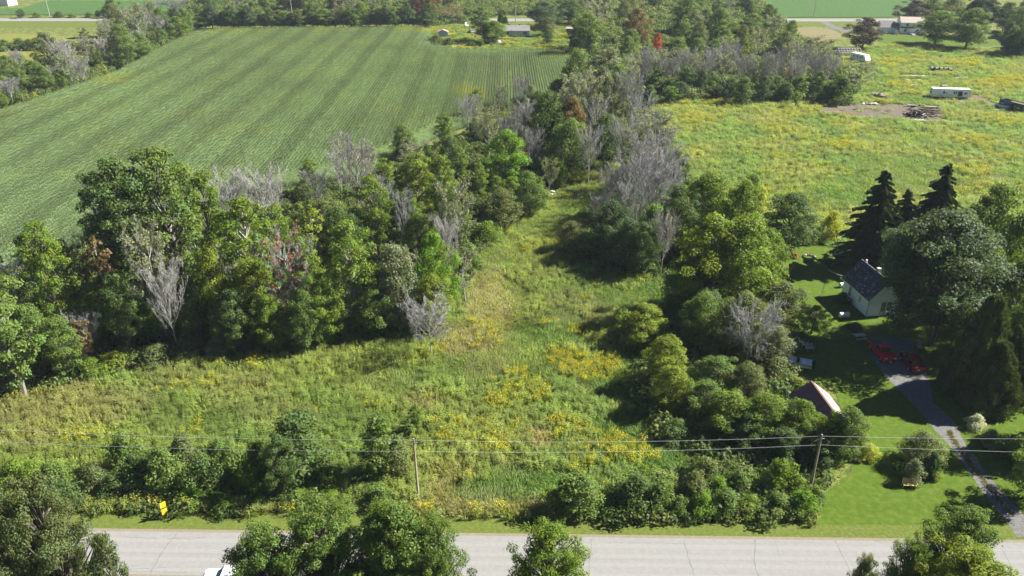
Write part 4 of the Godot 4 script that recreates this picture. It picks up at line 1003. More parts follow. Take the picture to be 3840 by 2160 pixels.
	grove("bush", "deep green bush", "in the roadside thicket", "bush", [["bush0", "mid", "bark", -52.0, 69.5, 3.2, 4.9], ["bush1", "mid", "bark", -44.9, 72.1, 5.0, 4.6], ["bush2", "mid", "bark", -39.1, 69.0, 5.5, 5.8], ["bush1", "mid", "bark", -34.5, 73.1, 3.4, 4.2], ["bush0", "mid", "bark", -31.5, 69.7, 5.3, 4.9], ["bush1", "mid", "bark", -14.8, 66.7, 2.1, 4.4], ["bush0", "mid", "bark", 4.7, 65.0, 3.1, 3.0], ["bush2", "mid", "bark", 15.9, 65.5, 3.8, 4.3], ["bush0", "mid", "bark", 18.0, 65.0, 2.3, 3.0], ["bush2", "mid", "bark", 23.3, 65.2, 2.8, 3.9], ["bush2", "mid", "bark", 25.3, 68.1, 3.0, 4.0], ["bush1", "mid", "bark", 29.0, 65.1, 2.4, 4.1], ["bush0", "mid", "bark", 33.2, 66.1, 2.5, 3.0]])
	grove("bush", "olive bush", "in the roadside thicket", "bush", [["bush2", "olive", "bark", -47.1, 68.7, 3.0, 4.5], ["bush2", "olive", "bark", -38.8, 73.2, 3.9, 4.7], ["bush0", "olive", "bark", 20.2, 67.2, 3.7, 4.2], ["bush1", "olive", "bark", 22.2, 70.1, 3.0, 4.1]])
	grove("bush", "bright green bush", "in the roadside thicket", "bush", [["bush1", "vivid", "bark", -34.9, 66.9, 2.1, 4.0], ["bush1", "vivid", "bark", -32.0, 66.8, 1.3, 4.8], ["bush0", "vivid", "bark", -29.5, 68.9, 4.0, 4.5], ["bush0", "vivid", "bark", -24.1, 67.1, 1.2, 4.9], ["bush1", "vivid", "bark", 20.6, 65.0, 2.5, 3.4], ["bush0", "vivid", "bark", 23.0, 67.6, 2.4, 3.5], ["bush2", "vivid", "bark", 31.5, 65.1, 2.9, 3.9]])
	grove("bush", "yellow-green bush", "in the roadside thicket", "bush", [["bush1", "bright", "bark", -56.3, 69.7, 3.3, 5.0], ["bush2", "bright", "bark", -29.2, 71.1, 4.5, 4.1], ["bush2", "bright", "bark", -28.0, 66.9, 1.1, 4.9], ["bush0", "bright", "bark", -20.4, 69.1, 2.7, 4.0], ["bush1", "bright", "bark", -20.0, 67.0, 1.1, 4.4], ["bush0", "bright", "bark", 26.1, 65.2, 2.0, 4.1], ["bush1", "bright", "bark", 31.5, 67.7, 2.6, 4.0]])
	grove("vine_clad_tree", "dark vine-hung tree", "in the roadside thicket", "vine-clad tree", [["vine1", "dark", "bark", -24.3, 70.8, 8.3, 6.7], ["vine0", "mid", "bark", -15.4, 71.2, 8.5, 4.5]])
	grove("maple_tree", "dark maple", "in the roadside thicket", "maple tree", [["round0", "dark", "bark", -25.5, 68.2, 8.0, 4.8]])
	grove("vine_clad_tree", "olive vine-hung bush", "in the roadside thicket", "vine-clad tree", [["vine1", "olive", "bark", -13.2, 71.2, 5.2, 3.4]])
	grove("sapling", "slender bright green sapling", "in the roadside thicket", "sapling", [["thin1", "mid", "pale_bark", -13.1, 78.0, 2.6, 2.2], ["poplar0", "bright", "pale_bark", -11.9, 79.2, 4.5, 2.0]])
	grove("bush", "dark bush", "in the roadside thicket", "bush", [["bush2", "dark", "bark", -49.1, 66.4, 3.0, 4.4], ["bush0", "dark", "bark", -44.4, 67.9, 2.8, 4.0], ["bush0", "dark", "bark", -42.3, 69.2, 4.5, 4.9], ["bush1", "dark", "bark", -34.3, 68.3, 5.0, 4.9], ["bush2", "dark", "bark", -17.7, 69.3, 1.4, 2.7]])
	grove("leafy_tree", "tall olive-green roadside tree", "on the near side of the road", "tree", [["fine2", "olivegreen", "bark", -37.9, 43.0, 21.8, 6.8], ["fine1", "olivegreen", "bark", -35.1, 45.0, 22.1, 7.2]])
	grove("sapling", "slim olive-green roadside sapling", "on the near side of the road", "sapling", [["poplar2", "olivegreen", "pale_bark", -31.1, 44.0, 17.4, 2.8]])
	grove("maple_tree", "dark green roadside maple", "on the near side of the road", "maple tree", [["fine0", "midbright", "bark", -19.9, 45.5, 16.6, 7.6], ["fine1", "midbright", "bark", -15.3, 46.0, 17.5, 8.6], ["fine2", "mid", "bark", -10.0, 46.0, 17.9, 9.5], ["fine1", "midbright", "bark", -6.3, 45.0, 17.1, 5.9], ["fine1", "mid", "bark", 33.4, 47.0, 13.5, 4.9], ["fine2", "mid", "bark", 37.1, 48.5, 15.1, 7.8]])
	grove("maple_tree", "yellow-green roadside maple", "on the near side of the road", "maple tree", [["fine2", "bright", "bark", -10.1, 47.5, 17.4, 4.9]])
	grove("maple_tree", "yellow-green round roadside maple", "on the near side of the road", "maple tree", [["fine0", "bright", "bark", 3.0, 45.0, 16.6, 7.4]])
	grove("maple_tree", "bright yellow-green roadside maple", "on the near side of the road", "maple tree", [["fine0", "yellowgreen", "bark", 35.4, 43.5, 15.5, 9.3]])
	grove("leafy_tree", "small olive roadside tree", "on the near side of the road", "tree", [["fine1", "olivegreen", "bark", 28.4, 46.0, 12.7, 3.1]])
	grove("dead_tree", "half bare grey tree", "in the bare stand by the far meadow", "dead tree", [["sparse0", "silver", "grey_wood", 40.6, 266.3, 12.1, 6.8], ["sparse0", "silver", "grey_wood", 52.0, 274.2, 13.0, 8.4], ["sparse0", "silver", "grey_wood", 62.5, 272.3, 12.1, 6.5], ["sparse0", "silver", "grey_wood", 73.6, 277.1, 11.8, 7.5], ["sparse0", "silver", "grey_wood", 83.4, 268.4, 12.0, 8.3], ["sparse0", "silver", "grey_wood", 99.7, 285.6, 13.5, 7.7], ["sparse0", "silver", "grey_wood", 110.1, 286.7, 12.0, 7.5]])
	grove("dead_tree", "bare grey tree", "in the bare stand by the far meadow", "dead tree", [["dead1", "silver", "grey_wood", 44.0, 273.0, 11.4, 7.2], ["dead2", "silver", "grey_wood", 48.0, 283.1, 12.1, 7.5], ["dead0", "silver", "grey_wood", 49.6, 278.9, 11.5, 6.2], ["dead2", "silver", "grey_wood", 53.2, 268.5, 11.4, 6.9], ["dead0", "silver", "grey_wood", 58.2, 276.0, 11.9, 6.4], ["dead1", "silver", "grey_wood", 59.9, 273.2, 13.3, 6.5], ["dead0", "silver", "grey_wood", 64.4, 267.0, 11.1, 5.6], ["dead1", "silver", "grey_wood", 68.7, 274.6, 12.9, 6.3], ["dead2", "silver", "grey_wood", 72.6, 284.2, 11.8, 7.3], ["dead1", "silver", "grey_wood", 78.0, 283.9, 12.8, 7.1], ["dead2", "silver", "grey_wood", 78.5, 272.9, 11.3, 6.3], ["dead0", "silver", "grey_wood", 79.1, 266.2, 12.9, 5.4], ["dead2", "silver", "grey_wood", 85.4, 266.1, 13.1, 6.1], ["dead0", "silver", "grey_wood", 89.1, 268.9, 12.0, 5.9], ["dead1", "silver", "grey_wood", 96.5, 286.3, 12.1, 5.9], ["dead0", "silver", "grey_wood", 95.5, 268.2, 11.3, 7.1], ["dead1", "silver", "grey_wood", 101.4, 278.2, 13.2, 6.9], ["dead2", "silver", "grey_wood", 103.5, 271.9, 11.5, 6.5], ["dead1", "silver", "grey_wood", 108.6, 271.9, 12.0, 7.2]])
	grove("leafy_tree", "dark green tree", "in the bare stand by the far meadow", "tree", [["round0", "dark", "bark", 48.4, 266.5, 8.5, 7.7], ["bush1", "mid", "bark", 52.7, 264.5, 5.7, 6.9], ["round1", "darkblue", "bark", 55.0, 257.5, 6.3, 7.6], ["vine0", "dark", "bark", 59.3, 267.1, 9.5, 6.2], ["bush2", "dark", "bark", 64.1, 266.2, 8.1, 6.4], ["round0", "mid", "bark", 68.4, 269.4, 7.2, 6.8], ["bush1", "darkblue", "bark", 69.3, 258.9, 6.2, 7.1], ["round1", "dark", "bark", 72.1, 259.8, 7.0, 7.3], ["vine0", "dark", "bark", 73.9, 252.3, 8.6, 6.8], ["bush2", "mid", "bark", 81.0, 262.9, 6.3, 6.0], ["round0", "darkblue", "bark", 82.4, 256.4, 8.2, 6.5], ["bush1", "dark", "bark", 87.8, 261.1, 6.9, 6.1], ["round1", "dark", "bark", 89.6, 257.2, 6.1, 6.5], ["vine0", "mid", "bark", 94.3, 260.4, 7.6, 6.5], ["bush2", "darkblue", "bark", 100.5, 266.0, 6.6, 6.4], ["round0", "dark", "bark", 102.4, 262.5, 8.7, 5.8], ["bush1", "dark", "bark", 103.4, 256.5, 6.0, 7.5]])
	grove("bush", "big round dark green bush", "in the bare stand by the far meadow", "bush", [["bush1", "dark", "bark", 107.0, 254.9, 8.4, 10.1]])
	grove("leafy_tree", "small vivid green tree", "in the bare stand by the far meadow", "tree", [["poplar1", "vivid", "pale_bark", 52.0, 253.4, 5.6, 4.9]])
	grove("leafy_tree", "small vivid green cypress", "in the bare stand by the far meadow", "tree", [["thin1", "vivid", "pale_bark", 90.3, 248.0, 5.5, 3.0]])
	grove("leafy_tree", "rust-leaved tree", "in the bare stand by the far meadow", "tree", [["sparse0", "rust", "grey_wood", 99.1, 281.6, 7.0, 7.1]])
	grove("airy_tree", "grey-green airy tree", "in the bare stand by the far meadow", "thin tree", [["willow0", "olive", "bark", 112.4, 331.4, 11.1, 13.1], ["sparse0", "olive", "grey_wood", 117.8, 322.7, 10.1, 12.8], ["sparse1", "olive", "grey_wood", 121.3, 314.4, 9.9, 12.5], ["sparse0", "silver", "grey_wood", 119.1, 297.6, 6.1, 8.2], ["sparse1", "silver", "grey_wood", 120.8, 272.0, 9.4, 9.6]])
	grove("leafy_tree", "tall green tree", "in the far ranch yard", "tree", [["poplar0", "mid", "pale_bark", -13.0, 376.3, 15.3, 13.8]])
	grove("leafy_tree", "round yellow-green tree left of the ranch house", "in the far ranch yard", "tree", [["round1", "bright", "bark", -8.8, 372.9, 9.8, 13.7]])
	grove("leafy_tree", "big dark spruce-like tree right of the ranch house", "in the far ranch yard", "tree", [["round0", "darkblue", "bark", 17.1, 417.0, 12.9, 21.2]])
	grove("leafy_tree", "olive tree behind the small lawn tree", "in the far ranch yard", "tree", [["round2", "olive", "bark", 17.0, 393.9, 8.7, 9.2]])
	grove("leafy_tree", "small round lawn tree", "in the far ranch yard", "tree", [["round1", "dark", "bark", 16.5, 368.6, 6.5, 6.2]])
	grove("cedar_tree", "small dark cedar by the far road", "in the far ranch yard", "cedar tree", [["cedar0", "dark", "bark", -3.4, 434.0, 4.0, 3.0]])
	grove("cedar_tree", "dark conifer by the far road", "in the far ranch yard", "cedar tree", [["cedar1", "dark", "bark", -5.9, 434.0, 6.0, 4.2]])
	grove("cedar_tree", "slim green cedar at the yard corner", "in the far ranch yard", "cedar tree", [["cedar0", "mid", "bark", 27.7, 362.2, 6.9, 4.3]])
	grove("bush", "grey-green bush at the corn edge", "in the far ranch yard", "bush", [["bush1", "olive", "bark", -34.7, 369.6, 4.0, 8.0]])
	grove("bush", "dark bush at the corn edge", "in the far ranch yard", "bush", [["bush2", "dark", "bark", -28.3, 366.9, 3.1, 6.5]])
	grove("bush", "small dark bush at the corn edge", "in the far ranch yard", "bush", [["bush0", "dark", "bark", -18.9, 364.1, 2.1, 4.7]])
	grove("sapling", "slim sapling in the yard weeds", "in the far ranch yard", "sapling", [["thin0", "mid", "pale_bark", -14.0, 363.2, 3.3, 4.3]])
	grove("bush", "small olive bush by the tarpaulin", "in the far ranch yard", "bush", [["bush0", "olive", "bark", -8.7, 365.6, 1.2, 3.2], ["bush2", "olive", "bark", -3.6, 366.9, 1.0, 4.0]])
	grove("leafy_tree", "dark brown-tinged bushy tree left of the house", "by the far right house", "tree", [["round0", "plum", "bark", 154.8, 356.0, 13.4, 17.4]])
	grove("leafy_tree", "big spreading green tree", "by the far right house", "tree", [["round1", "mid", "bark", 193.5, 368.6, 14.5, 22.5], ["round2", "mid", "bark", 201.8, 358.1, 17.1, 18.4]])
	grove("leafy_tree", "dark purple tree behind the house", "by the far right house", "tree", [["round0", "plum", "bark", 210.8, 431.1, 12.3, 19.8]])
	grove("leafy_tree", "mid green tree behind the house", "by the far right house", "tree", [["round1", "mid", "bark", 221.6, 434.0, 13.0, 18.9]])
	grove("willow_tree", "pale willow behind the house", "by the far right house", "willow tree", [["willow0", "olive", "bark", 233.3, 434.0, 13.6, 18.9]])
	grove("leafy_tree", "deep green tree", "in the far right woods", "tree", [["poplar1", "mid", "pale_bark", 243.2, 419.8, 13.5, 14.4], ["round2", "mid", "bark", 245.9, 395.4, 11.0, 10.5], ["willow1", "mid", "bark", 243.6, 390.3, 13.5, 12.4], ["round0", "mid", "bark", 253.0, 402.6, 13.3, 12.8], ["round0", "mid", "bark", 271.5, 417.5, 15.0, 13.5]])
	grove("leafy_tree", "dark green tree", "in the far right woods", "tree", [["round0", "dark", "bark", 236.4, 419.8, 15.2, 10.5], ["round1", "dark", "bark", 247.2, 409.1, 13.7, 11.8], ["round0", "dark", "bark", 211.2, 343.7, 13.2, 9.0], ["willow1", "dark", "bark", 216.3, 339.7, 13.6, 11.7], ["poplar1", "dark", "pale_bark", 264.2, 402.6, 12.6, 12.7]])
	grove("leafy_tree", "olive tree", "in the far right woods", "tree", [["round0", "olive", "bark", 214.6, 345.7, 10.6, 10.9], ["round1", "olive", "bark", 276.3, 441.2, 12.1, 12.2], ["round0", "olive", "bark", 247.4, 382.3, 14.7, 13.7], ["round2", "olive", "bark", 243.9, 369.2, 11.6, 9.3]])
	grove("leafy_tree", "blue-green tree", "in the far right woods", "tree", [["poplar1", "darkblue", "pale_bark", 238.0, 419.8, 12.4, 11.1], ["round1", "darkblue", "bark", 240.1, 419.8, 14.9, 15.2], ["round2", "darkblue", "bark", 220.9, 349.8, 10.1, 8.8], ["round0", "darkblue", "bark", 240.5, 370.0, 13.3, 9.7]])
	grove("leafy_tree", "purple-brown tree", "in the far right woods", "tree", [["round2", "plum", "bark", 238.7, 419.8, 14.9, 14.3], ["poplar1", "plum", "pale_bark", 244.4, 419.8, 15.4, 11.4], ["round1", "plum", "bark", 227.9, 360.1, 10.8, 11.3], ["willow1", "plum", "bark", 219.9, 344.4, 10.4, 10.2]])
	grove("leafy_tree", "tall olive tree with a white trunk", "in the corn field's left hedgerow", "tree", [["round0", "olive", "white_bark", -190.0, 391.4, 17.6, 11.8]])
	grove("airy_tree", "grey-green airy tree", "in the corn field's left hedgerow", "thin tree", [["sparse0", "silver", "grey_wood", -168.5, 248.6, 10.7, 6.7], ["sparse1", "silver", "grey_wood", -156.4, 281.2, 10.3, 6.5], ["sparse0", "silver", "grey_wood", -167.1, 315.5, 10.7, 6.5], ["sparse0", "silver", "grey_wood", -170.1, 321.5, 7.3, 4.1], ["sparse1", "silver", "grey_wood", -160.0, 314.5, 7.3, 4.7], ["sparse1", "silver", "grey_wood", -183.0, 365.7, 10.4, 6.1], ["sparse1", "silver", "grey_wood", -177.5, 354.4, 10.4, 7.0], ["sparse1", "silver", "grey_wood", -172.4, 346.7, 10.8, 6.3], ["sparse1", "silver", "grey_wood", -155.6, 324.2, 10.0, 6.5], ["sparse1", "silver", "grey_wood", -171.5, 370.7, 14.7, 10.9], ["sparse0", "silver", "grey_wood", -192.4, 424.1, 9.6, 5.2], ["sparse0", "olive", "grey_wood", -182.8, 406.4, 13.6, 11.8], ["sparse1", "silver", "grey_wood", -187.9, 472.1, 8.0, 5.3]])
	grove("leafy_tree", "deep green tree", "in the corn field's left hedgerow", "tree", [["round0", "mid", "bark", -176.3, 257.9, 7.9, 7.2], ["round2", "mid", "bark", -178.8, 263.4, 8.3, 6.1], ["round0", "mid", "bark", -183.5, 282.0, 8.1, 6.2], ["round0", "mid", "bark", -181.3, 285.9, 9.6, 8.2], ["round2", "mid", "bark", -166.8, 267.0, 8.7, 7.2], ["round2", "mid", "bark", -181.8, 294.6, 8.9, 8.3], ["round2", "mid", "bark", -168.3, 271.0, 6.8, 5.6], ["round2", "mid", "bark", -166.5, 276.9, 9.5, 8.1], ["round1", "mid", "bark", -175.9, 293.9, 6.1, 5.5], ["round0", "mid", "bark", -159.1, 269.0, 9.4, 6.4], ["round2", "mid", "bark", -173.2, 301.4, 6.6, 4.6], ["round2", "mid", "bark", -169.5, 298.8, 6.4, 5.2], ["round1", "mid", "bark", -163.2, 288.3, 9.0, 7.4], ["round0", "mid", "bark", -167.1, 319.9, 7.5, 5.2], ["round1", "mid", "bark", -179.8, 356.9, 6.3, 5.4], ["round2", "mid", "bark", -203.7, 422.5, 8.1, 6.6], ["round1", "mid", "bark", -152.1, 314.4, 16.2, 11.6], ["round1", "mid", "bark", -185.9, 390.9, 6.2, 4.7], ["round0", "mid", "bark", -174.0, 365.3, 7.3, 6.7], ["round2", "mid", "bark", -203.0, 432.0, 6.7, 5.4], ["round0", "mid", "bark", -156.5, 328.6, 9.1, 8.1], ["round0", "mid", "bark", -166.1, 355.5, 6.2, 5.7], ["round2", "mid", "bark", -182.6, 394.3, 9.2, 6.3], ["round1", "mid", "bark", -204.0, 444.2, 7.1, 4.9], ["round2", "mid", "bark", -153.0, 331.4, 11.1, 9.8], ["round1", "mid", "bark", -194.9, 439.3, 9.2, 8.7], ["round2", "mid", "bark", -185.7, 429.6, 8.8, 7.6], ["round2", "mid", "bark", -187.7, 436.6, 8.3, 5.9], ["round0", "mid", "bark", -161.9, 374.3, 6.7, 5.4], ["round1", "mid", "bark", -170.6, 401.9, 8.4, 7.3], ["round0", "mid", "bark", -189.1, 457.7, 7.1, 6.2], ["round1", "mid", "bark", -191.0, 468.0, 7.7, 7.2], ["round0", "mid", "bark", -183.5, 450.7, 8.8, 8.2], ["round2", "mid", "bark", -161.0, 401.3, 11.9, 9.8], ["round1", "mid", "bark", -172.3, 438.1, 6.9, 5.1], ["round2", "mid", "bark", -164.7, 417.8, 6.7, 5.6]])
	grove("leafy_tree", "yellow-green tree", "in the corn field's left hedgerow", "tree", [["bush0", "bright", "bark", -186.3, 269.4, 6.2, 6.4], ["round2", "bright", "bark", -169.6, 256.4, 5.8, 5.7], ["round2", "bright", "bark", -180.0, 274.5, 5.3, 4.1], ["round2", "bright", "bark", -162.7, 248.7, 5.0, 4.9], ["round2", "bright", "bark", -171.0, 264.5, 6.9, 6.8], ["bush0", "bright", "bark", -157.9, 275.1, 5.4, 5.7], ["bush0", "bright", "bark", -163.2, 300.6, 6.8, 6.3], ["bush0", "bright", "bark", -198.5, 417.5, 6.7, 5.5], ["round2", "bright", "bark", -163.6, 344.0, 6.6, 5.2], ["bush0", "bright", "bark", -181.3, 385.0, 4.1, 3.4], ["bush0", "bright", "bark", -190.1, 410.6, 4.5, 4.7], ["round2", "bright", "bark", -193.2, 418.9, 4.3, 3.8], ["bush0", "bright", "bark", -159.5, 345.5, 6.2, 6.7], ["round2", "bright", "bark", -196.4, 447.2, 4.2, 4.4], ["bush0", "bright", "bark", -182.3, 421.5, 6.1, 5.5], ["bush0", "bright", "bark", -189.9, 441.2, 4.9, 4.7], ["round0", "bright", "bark", -157.9, 382.0, 10.4, 10.3], ["bush0", "bright", "bark", -172.6, 433.6, 5.0, 5.1]])
	grove("leafy_tree", "olive tree", "in the corn field's left hedgerow", "tree", [["round0", "olive", "bark", -177.8, 306.5, 14.5, 12.9]])
	grove("dead_tree", "bare grey tree", "in the corn field's left hedgerow", "dead tree", [["dead2", "", "grey_wood", -174.0, 248.0, 7.1, 3.4], ["dead0", "", "grey_wood", -182.2, 265.0, 8.4, 4.9], ["dead1", "", "grey_wood", -181.5, 277.8, 10.8, 5.3], ["dead2", "", "grey_wood", -162.0, 253.4, 7.9, 7.6], ["dead1", "", "grey_wood", -181.0, 291.3, 10.1, 5.5], ["dead1", "", "grey_wood", -160.7, 277.3, 7.1, 4.4], ["dead0", "", "grey_wood", -164.9, 291.8, 13.5, 7.4], ["dead0", "", "grey_wood", -171.6, 308.9, 10.2, 6.5], ["dead1", "", "grey_wood", -163.0, 295.1, 9.9, 5.4], ["dead1", "", "grey_wood", -149.4, 275.1, 10.2, 7.0], ["dead1", "", "grey_wood", -165.8, 325.2, 9.2, 5.2], ["dead2", "", "grey_wood", -187.4, 374.6, 9.5, 5.7], ["dead2", "", "grey_wood", -173.5, 350.2, 8.4, 4.4], ["dead1", "", "grey_wood", -194.3, 408.3, 9.9, 4.7], ["dead0", "", "grey_wood", -160.0, 336.6, 9.8, 5.5], ["dead2", "", "grey_wood", -160.8, 349.7, 8.2, 4.5], ["dead2", "", "grey_wood", -161.6, 353.0, 7.6, 3.8], ["dead2", "", "grey_wood", -179.6, 400.4, 9.2, 6.0], ["dead0", "", "grey_wood", -197.1, 453.4, 8.1, 4.6], ["dead2", "", "grey_wood", -197.3, 458.8, 9.0, 4.8], ["dead1", "", "grey_wood", -168.2, 387.2, 9.6, 5.4], ["dead0", "", "grey_wood", -161.7, 380.6, 8.6, 5.5], ["dead2", "", "grey_wood", -192.1, 461.4, 9.4, 5.5], ["dead2", "", "grey_wood", -178.5, 438.7, 10.4, 6.6]])
	grove("leafy_tree", "thin olive tree", "in the corn field's left hedgerow", "tree", [["thin0", "olive", "pale_bark", -182.5, 345.2, 10.7, 5.4], ["thin1", "olive", "pale_bark", -178.2, 350.0, 8.3, 4.5], ["thin0", "rustgreen", "pale_bark", -167.0, 331.4, 7.2, 4.9]])
	grove("leafy_tree", "dark green tree", "in the corn field's left hedgerow", "tree", [["round1", "dark", "bark", -177.7, 278.3, 6.2, 8.4]])
	grove("leafy_tree", "small yellow-leaved tree", "in the corn field's left hedgerow", "tree", [["round2", "yellow", "bark", -157.3, 257.2, 3.0, 3.1]])
	grove("bush", "dark green bush", "in the corn field's left hedgerow", "bush", [["bush2", "dark", "bark", -164.7, 258.8, 4.8, 5.9], ["bush1", "dark", "bark", -172.8, 355.0, 3.1, 3.8], ["bush1", "dark", "bark", -192.1, 400.0, 3.4, 5.6], ["bush2", "dark", "bark", -179.2, 371.6, 4.7, 5.7], ["bush1", "dark", "bark", -176.9, 407.8, 5.0, 7.4], ["bush2", "dark", "bark", -160.8, 368.2, 3.2, 4.7], ["bush2", "dark", "bark", -183.4, 425.8, 3.1, 4.3], ["bush1", "dark", "bark", -181.6, 437.0, 5.0, 6.7], ["bush2", "dark", "bark", -163.6, 394.4, 3.7, 5.9], ["bush1", "dark", "bark", -191.2, 486.9, 3.0, 4.4]])
	grove("bush", "low hedge bush", "in the hedge before the far hay meadow", "bush", [["bush0", "mid", "bark", -222.5, 352.9, 4.6, 8.0], ["bush1", "dark", "bark", -217.3, 355.5, 4.7, 9.0], ["bush2", "olive", "bark", -212.2, 354.3, 4.5, 8.3], ["bush0", "mid", "bark", -206.9, 356.8, 4.3, 7.4], ["bush1", "dark", "bark", -198.9, 355.1, 3.5, 7.5], ["bush2", "olive", "bark", -196.6, 357.5, 3.4, 8.6], ["bush0", "mid", "bark", -188.9, 354.1, 3.3, 7.3], ["bush1", "dark", "bark", -184.2, 355.7, 3.8, 8.3], ["bush2", "olive", "bark", -177.2, 354.7, 4.6, 8.2]])
	grove("leafy_tree", "small dark tree", "along the far road at the top left", "tree", [["round0", "dark", "bark", -274.0, 457.0, 4.6, 5.8], ["round2", "mid", "bark", -231.1, 457.0, 4.2, 4.0], ["round0", "dark", "bark", -226.2, 457.0, 6.3, 6.6]])
	grove("bush", "small dark bush", "along the far road at the top left", "bush", [["bush1", "mid", "bark", -266.8, 458.9, 2.7, 5.3], ["bush2", "dark", "bark", -254.1, 459.2, 3.1, 6.2], ["bush0", "mid", "bark", -246.8, 458.9, 2.3, 5.3], ["bush1", "dark", "bark", -237.3, 459.1, 2.7, 5.8], ["bush1", "mid", "bark", -222.3, 459.1, 2.7, 5.8], ["bush2", "dark", "bark", -212.7, 459.1, 2.3, 5.8], ["bush0", "mid", "bark", -204.8, 459.0, 2.3, 5.3], ["bush1", "dark", "bark", -199.5, 459.5, 3.1, 6.7]])
	grove("leafy_tree", "deep green tree", "in the far woods behind the corn", "tree", [["round0", "mid", "bark", -157.8, 414.3, 7.8, 10.3], ["round0", "mid", "bark", -192.2, 546.2, 17.3, 13.5], ["round1", "mid", "bark", -146.5, 416.6, 8.8, 8.3], ["round1", "mid", "bark", -230.6, 680.6, 17.9, 15.5], ["round0", "mid", "bark", -139.9, 416.4, 8.8, 10.5], ["round2", "mid", "bark", -229.0, 705.0, 13.9, 11.9], ["round0", "mid", "bark", -180.2, 554.7, 15.3, 11.1], ["round1", "mid", "bark", -185.6, 579.8, 15.8, 11.4], ["round0", "mid", "bark", -212.9, 672.0, 17.3, 14.5], ["round2", "mid", "bark", -217.0, 714.5, 18.3, 12.5], ["round1", "mid", "bark", -211.0, 706.3, 17.1, 11.0], ["round1", "mid", "bark", -127.4, 417.3, 7.7, 7.4], ["round1", "mid", "bark", -146.8, 492.4, 16.8, 14.6], ["round1", "mid", "bark", -193.7, 661.0, 18.4, 12.7], ["round1", "mid", "bark", -205.1, 709.5, 14.9, 13.4], ["round0", "mid", "bark", -119.8, 419.1, 8.8, 9.0], ["round0", "mid", "bark", -152.9, 556.8, 14.6, 9.6], ["round0", "mid", "bark", -165.0, 644.2, 18.7, 12.5], ["round2", "mid", "bark", -155.2, 608.2, 15.4, 10.3], ["round1", "mid", "bark", -121.1, 474.9, 18.9, 16.4], ["round1", "mid", "bark", -107.5, 421.7, 7.8, 9.7], ["round0", "mid", "bark", -150.4, 626.3, 16.2, 14.4], ["round2", "mid", "bark", -133.7, 555.4, 13.2, 10.9], ["round0", "mid", "bark", -100.8, 421.7, 7.5, 7.7], ["round1", "mid", "bark", -133.8, 642.9, 16.4, 10.9], ["round1", "mid", "bark", -87.1, 420.5, 10.4, 7.4], ["round0", "mid", "bark", -81.0, 418.9, 9.3, 10.6], ["round0", "mid", "bark", -87.1, 545.1, 14.4, 12.9], ["round1", "mid", "bark", -68.4, 423.5, 9.6, 10.4], ["round0", "mid", "bark", -101.1, 687.7, 15.5, 12.6], ["round0", "mid", "bark", -60.1, 418.7, 9.7, 7.8], ["round1", "mid", "bark", -78.7, 681.3, 17.0, 14.5], ["round1", "mid", "bark", -46.3, 423.1, 7.5, 11.2], ["round1", "mid", "bark", -35.2, 552.8, 13.1, 11.6], ["round2", "mid", "bark", -36.2, 697.5, 14.3, 11.0], ["round0", "mid", "bark", -18.0, 604.6, 15.0, 10.7], ["round2", "mid", "bark", -8.1, 659.0, 19.0, 14.4], ["round1", "mid", "bark", -6.1, 703.0, 16.5, 13.4], ["round0", "mid", "bark", 2.7, 646.3, 13.9, 10.0], ["round2", "mid", "bark", 8.2, 618.2, 18.4, 15.7], ["round2", "mid", "bark", 27.4, 712.7, 15.9, 11.0], ["round1", "mid", "bark", 28.5, 564.8, 16.3, 14.2], ["round2", "mid", "bark", 39.5, 619.7, 14.0, 10.6]])
	grove("leafy_tree", "yellow-green tree", "in the far woods behind the corn", "tree", [["round1", "bright", "bark", -156.7, 416.1, 9.3, 7.5], ["round1", "bright", "bark", -136.8, 419.8, 11.5, 10.8], ["round1", "bright", "bark", -116.7, 417.9, 8.2, 9.8], ["round1", "bright", "bark", -96.2, 419.1, 9.3, 10.6], ["round1", "bright", "bark", -77.7, 421.8, 12.1, 9.7], ["round1", "bright", "bark", -57.7, 423.6, 9.6, 9.0]])
	grove("leafy_tree", "blue-green tree", "in the far woods behind the corn", "tree", [["round2", "darkblue", "bark", -153.0, 415.6, 11.7, 10.8], ["round2", "darkblue", "bark", -133.7, 415.7, 11.5, 8.8], ["round2", "darkblue", "bark", -112.2, 417.2, 7.8, 10.0], ["round2", "darkblue", "bark", -94.0, 418.5, 7.9, 8.3], ["round2", "darkblue", "bark", -74.3, 422.8, 8.9, 9.5], ["round2", "darkblue", "bark", -53.6, 420.8, 12.0, 7.9]])
	grove("leafy_tree", "olive tree", "in the far woods behind the corn", "tree", [["poplar0", "olive", "pale_bark", -149.3, 417.7, 8.3, 8.4], ["round1", "olive", "bark", -174.6, 521.6, 12.3, 9.4], ["willow0", "olive", "bark", -219.9, 695.7, 17.9, 16.0], ["round1", "olive", "bark", -183.2, 604.5, 15.6, 11.5], ["poplar0", "olive", "pale_bark", -130.1, 420.3, 9.1, 8.7], ["willow0", "olive", "bark", -150.1, 538.5, 12.2, 9.4], ["poplar0", "olive", "pale_bark", -109.8, 416.2, 9.3, 8.6], ["round1", "olive", "bark", -160.3, 693.6, 15.0, 12.7], ["poplar0", "olive", "pale_bark", -91.4, 420.2, 8.8, 9.9], ["poplar0", "olive", "pale_bark", -70.8, 424.3, 11.0, 8.7], ["poplar0", "olive", "pale_bark", -51.0, 422.3, 8.4, 8.5], ["willow0", "olive", "bark", -57.2, 622.5, 13.9, 11.7], ["willow0", "olive", "bark", -43.2, 523.3, 12.8, 8.6], ["round1", "olive", "bark", -51.5, 686.7, 12.2, 8.6], ["round1", "olive", "bark", -43.3, 612.2, 13.9, 11.1], ["round1", "olive", "bark", -38.2, 636.1, 15.0, 10.4], ["round1", "olive", "bark", -20.7, 566.2, 14.9, 10.1]])
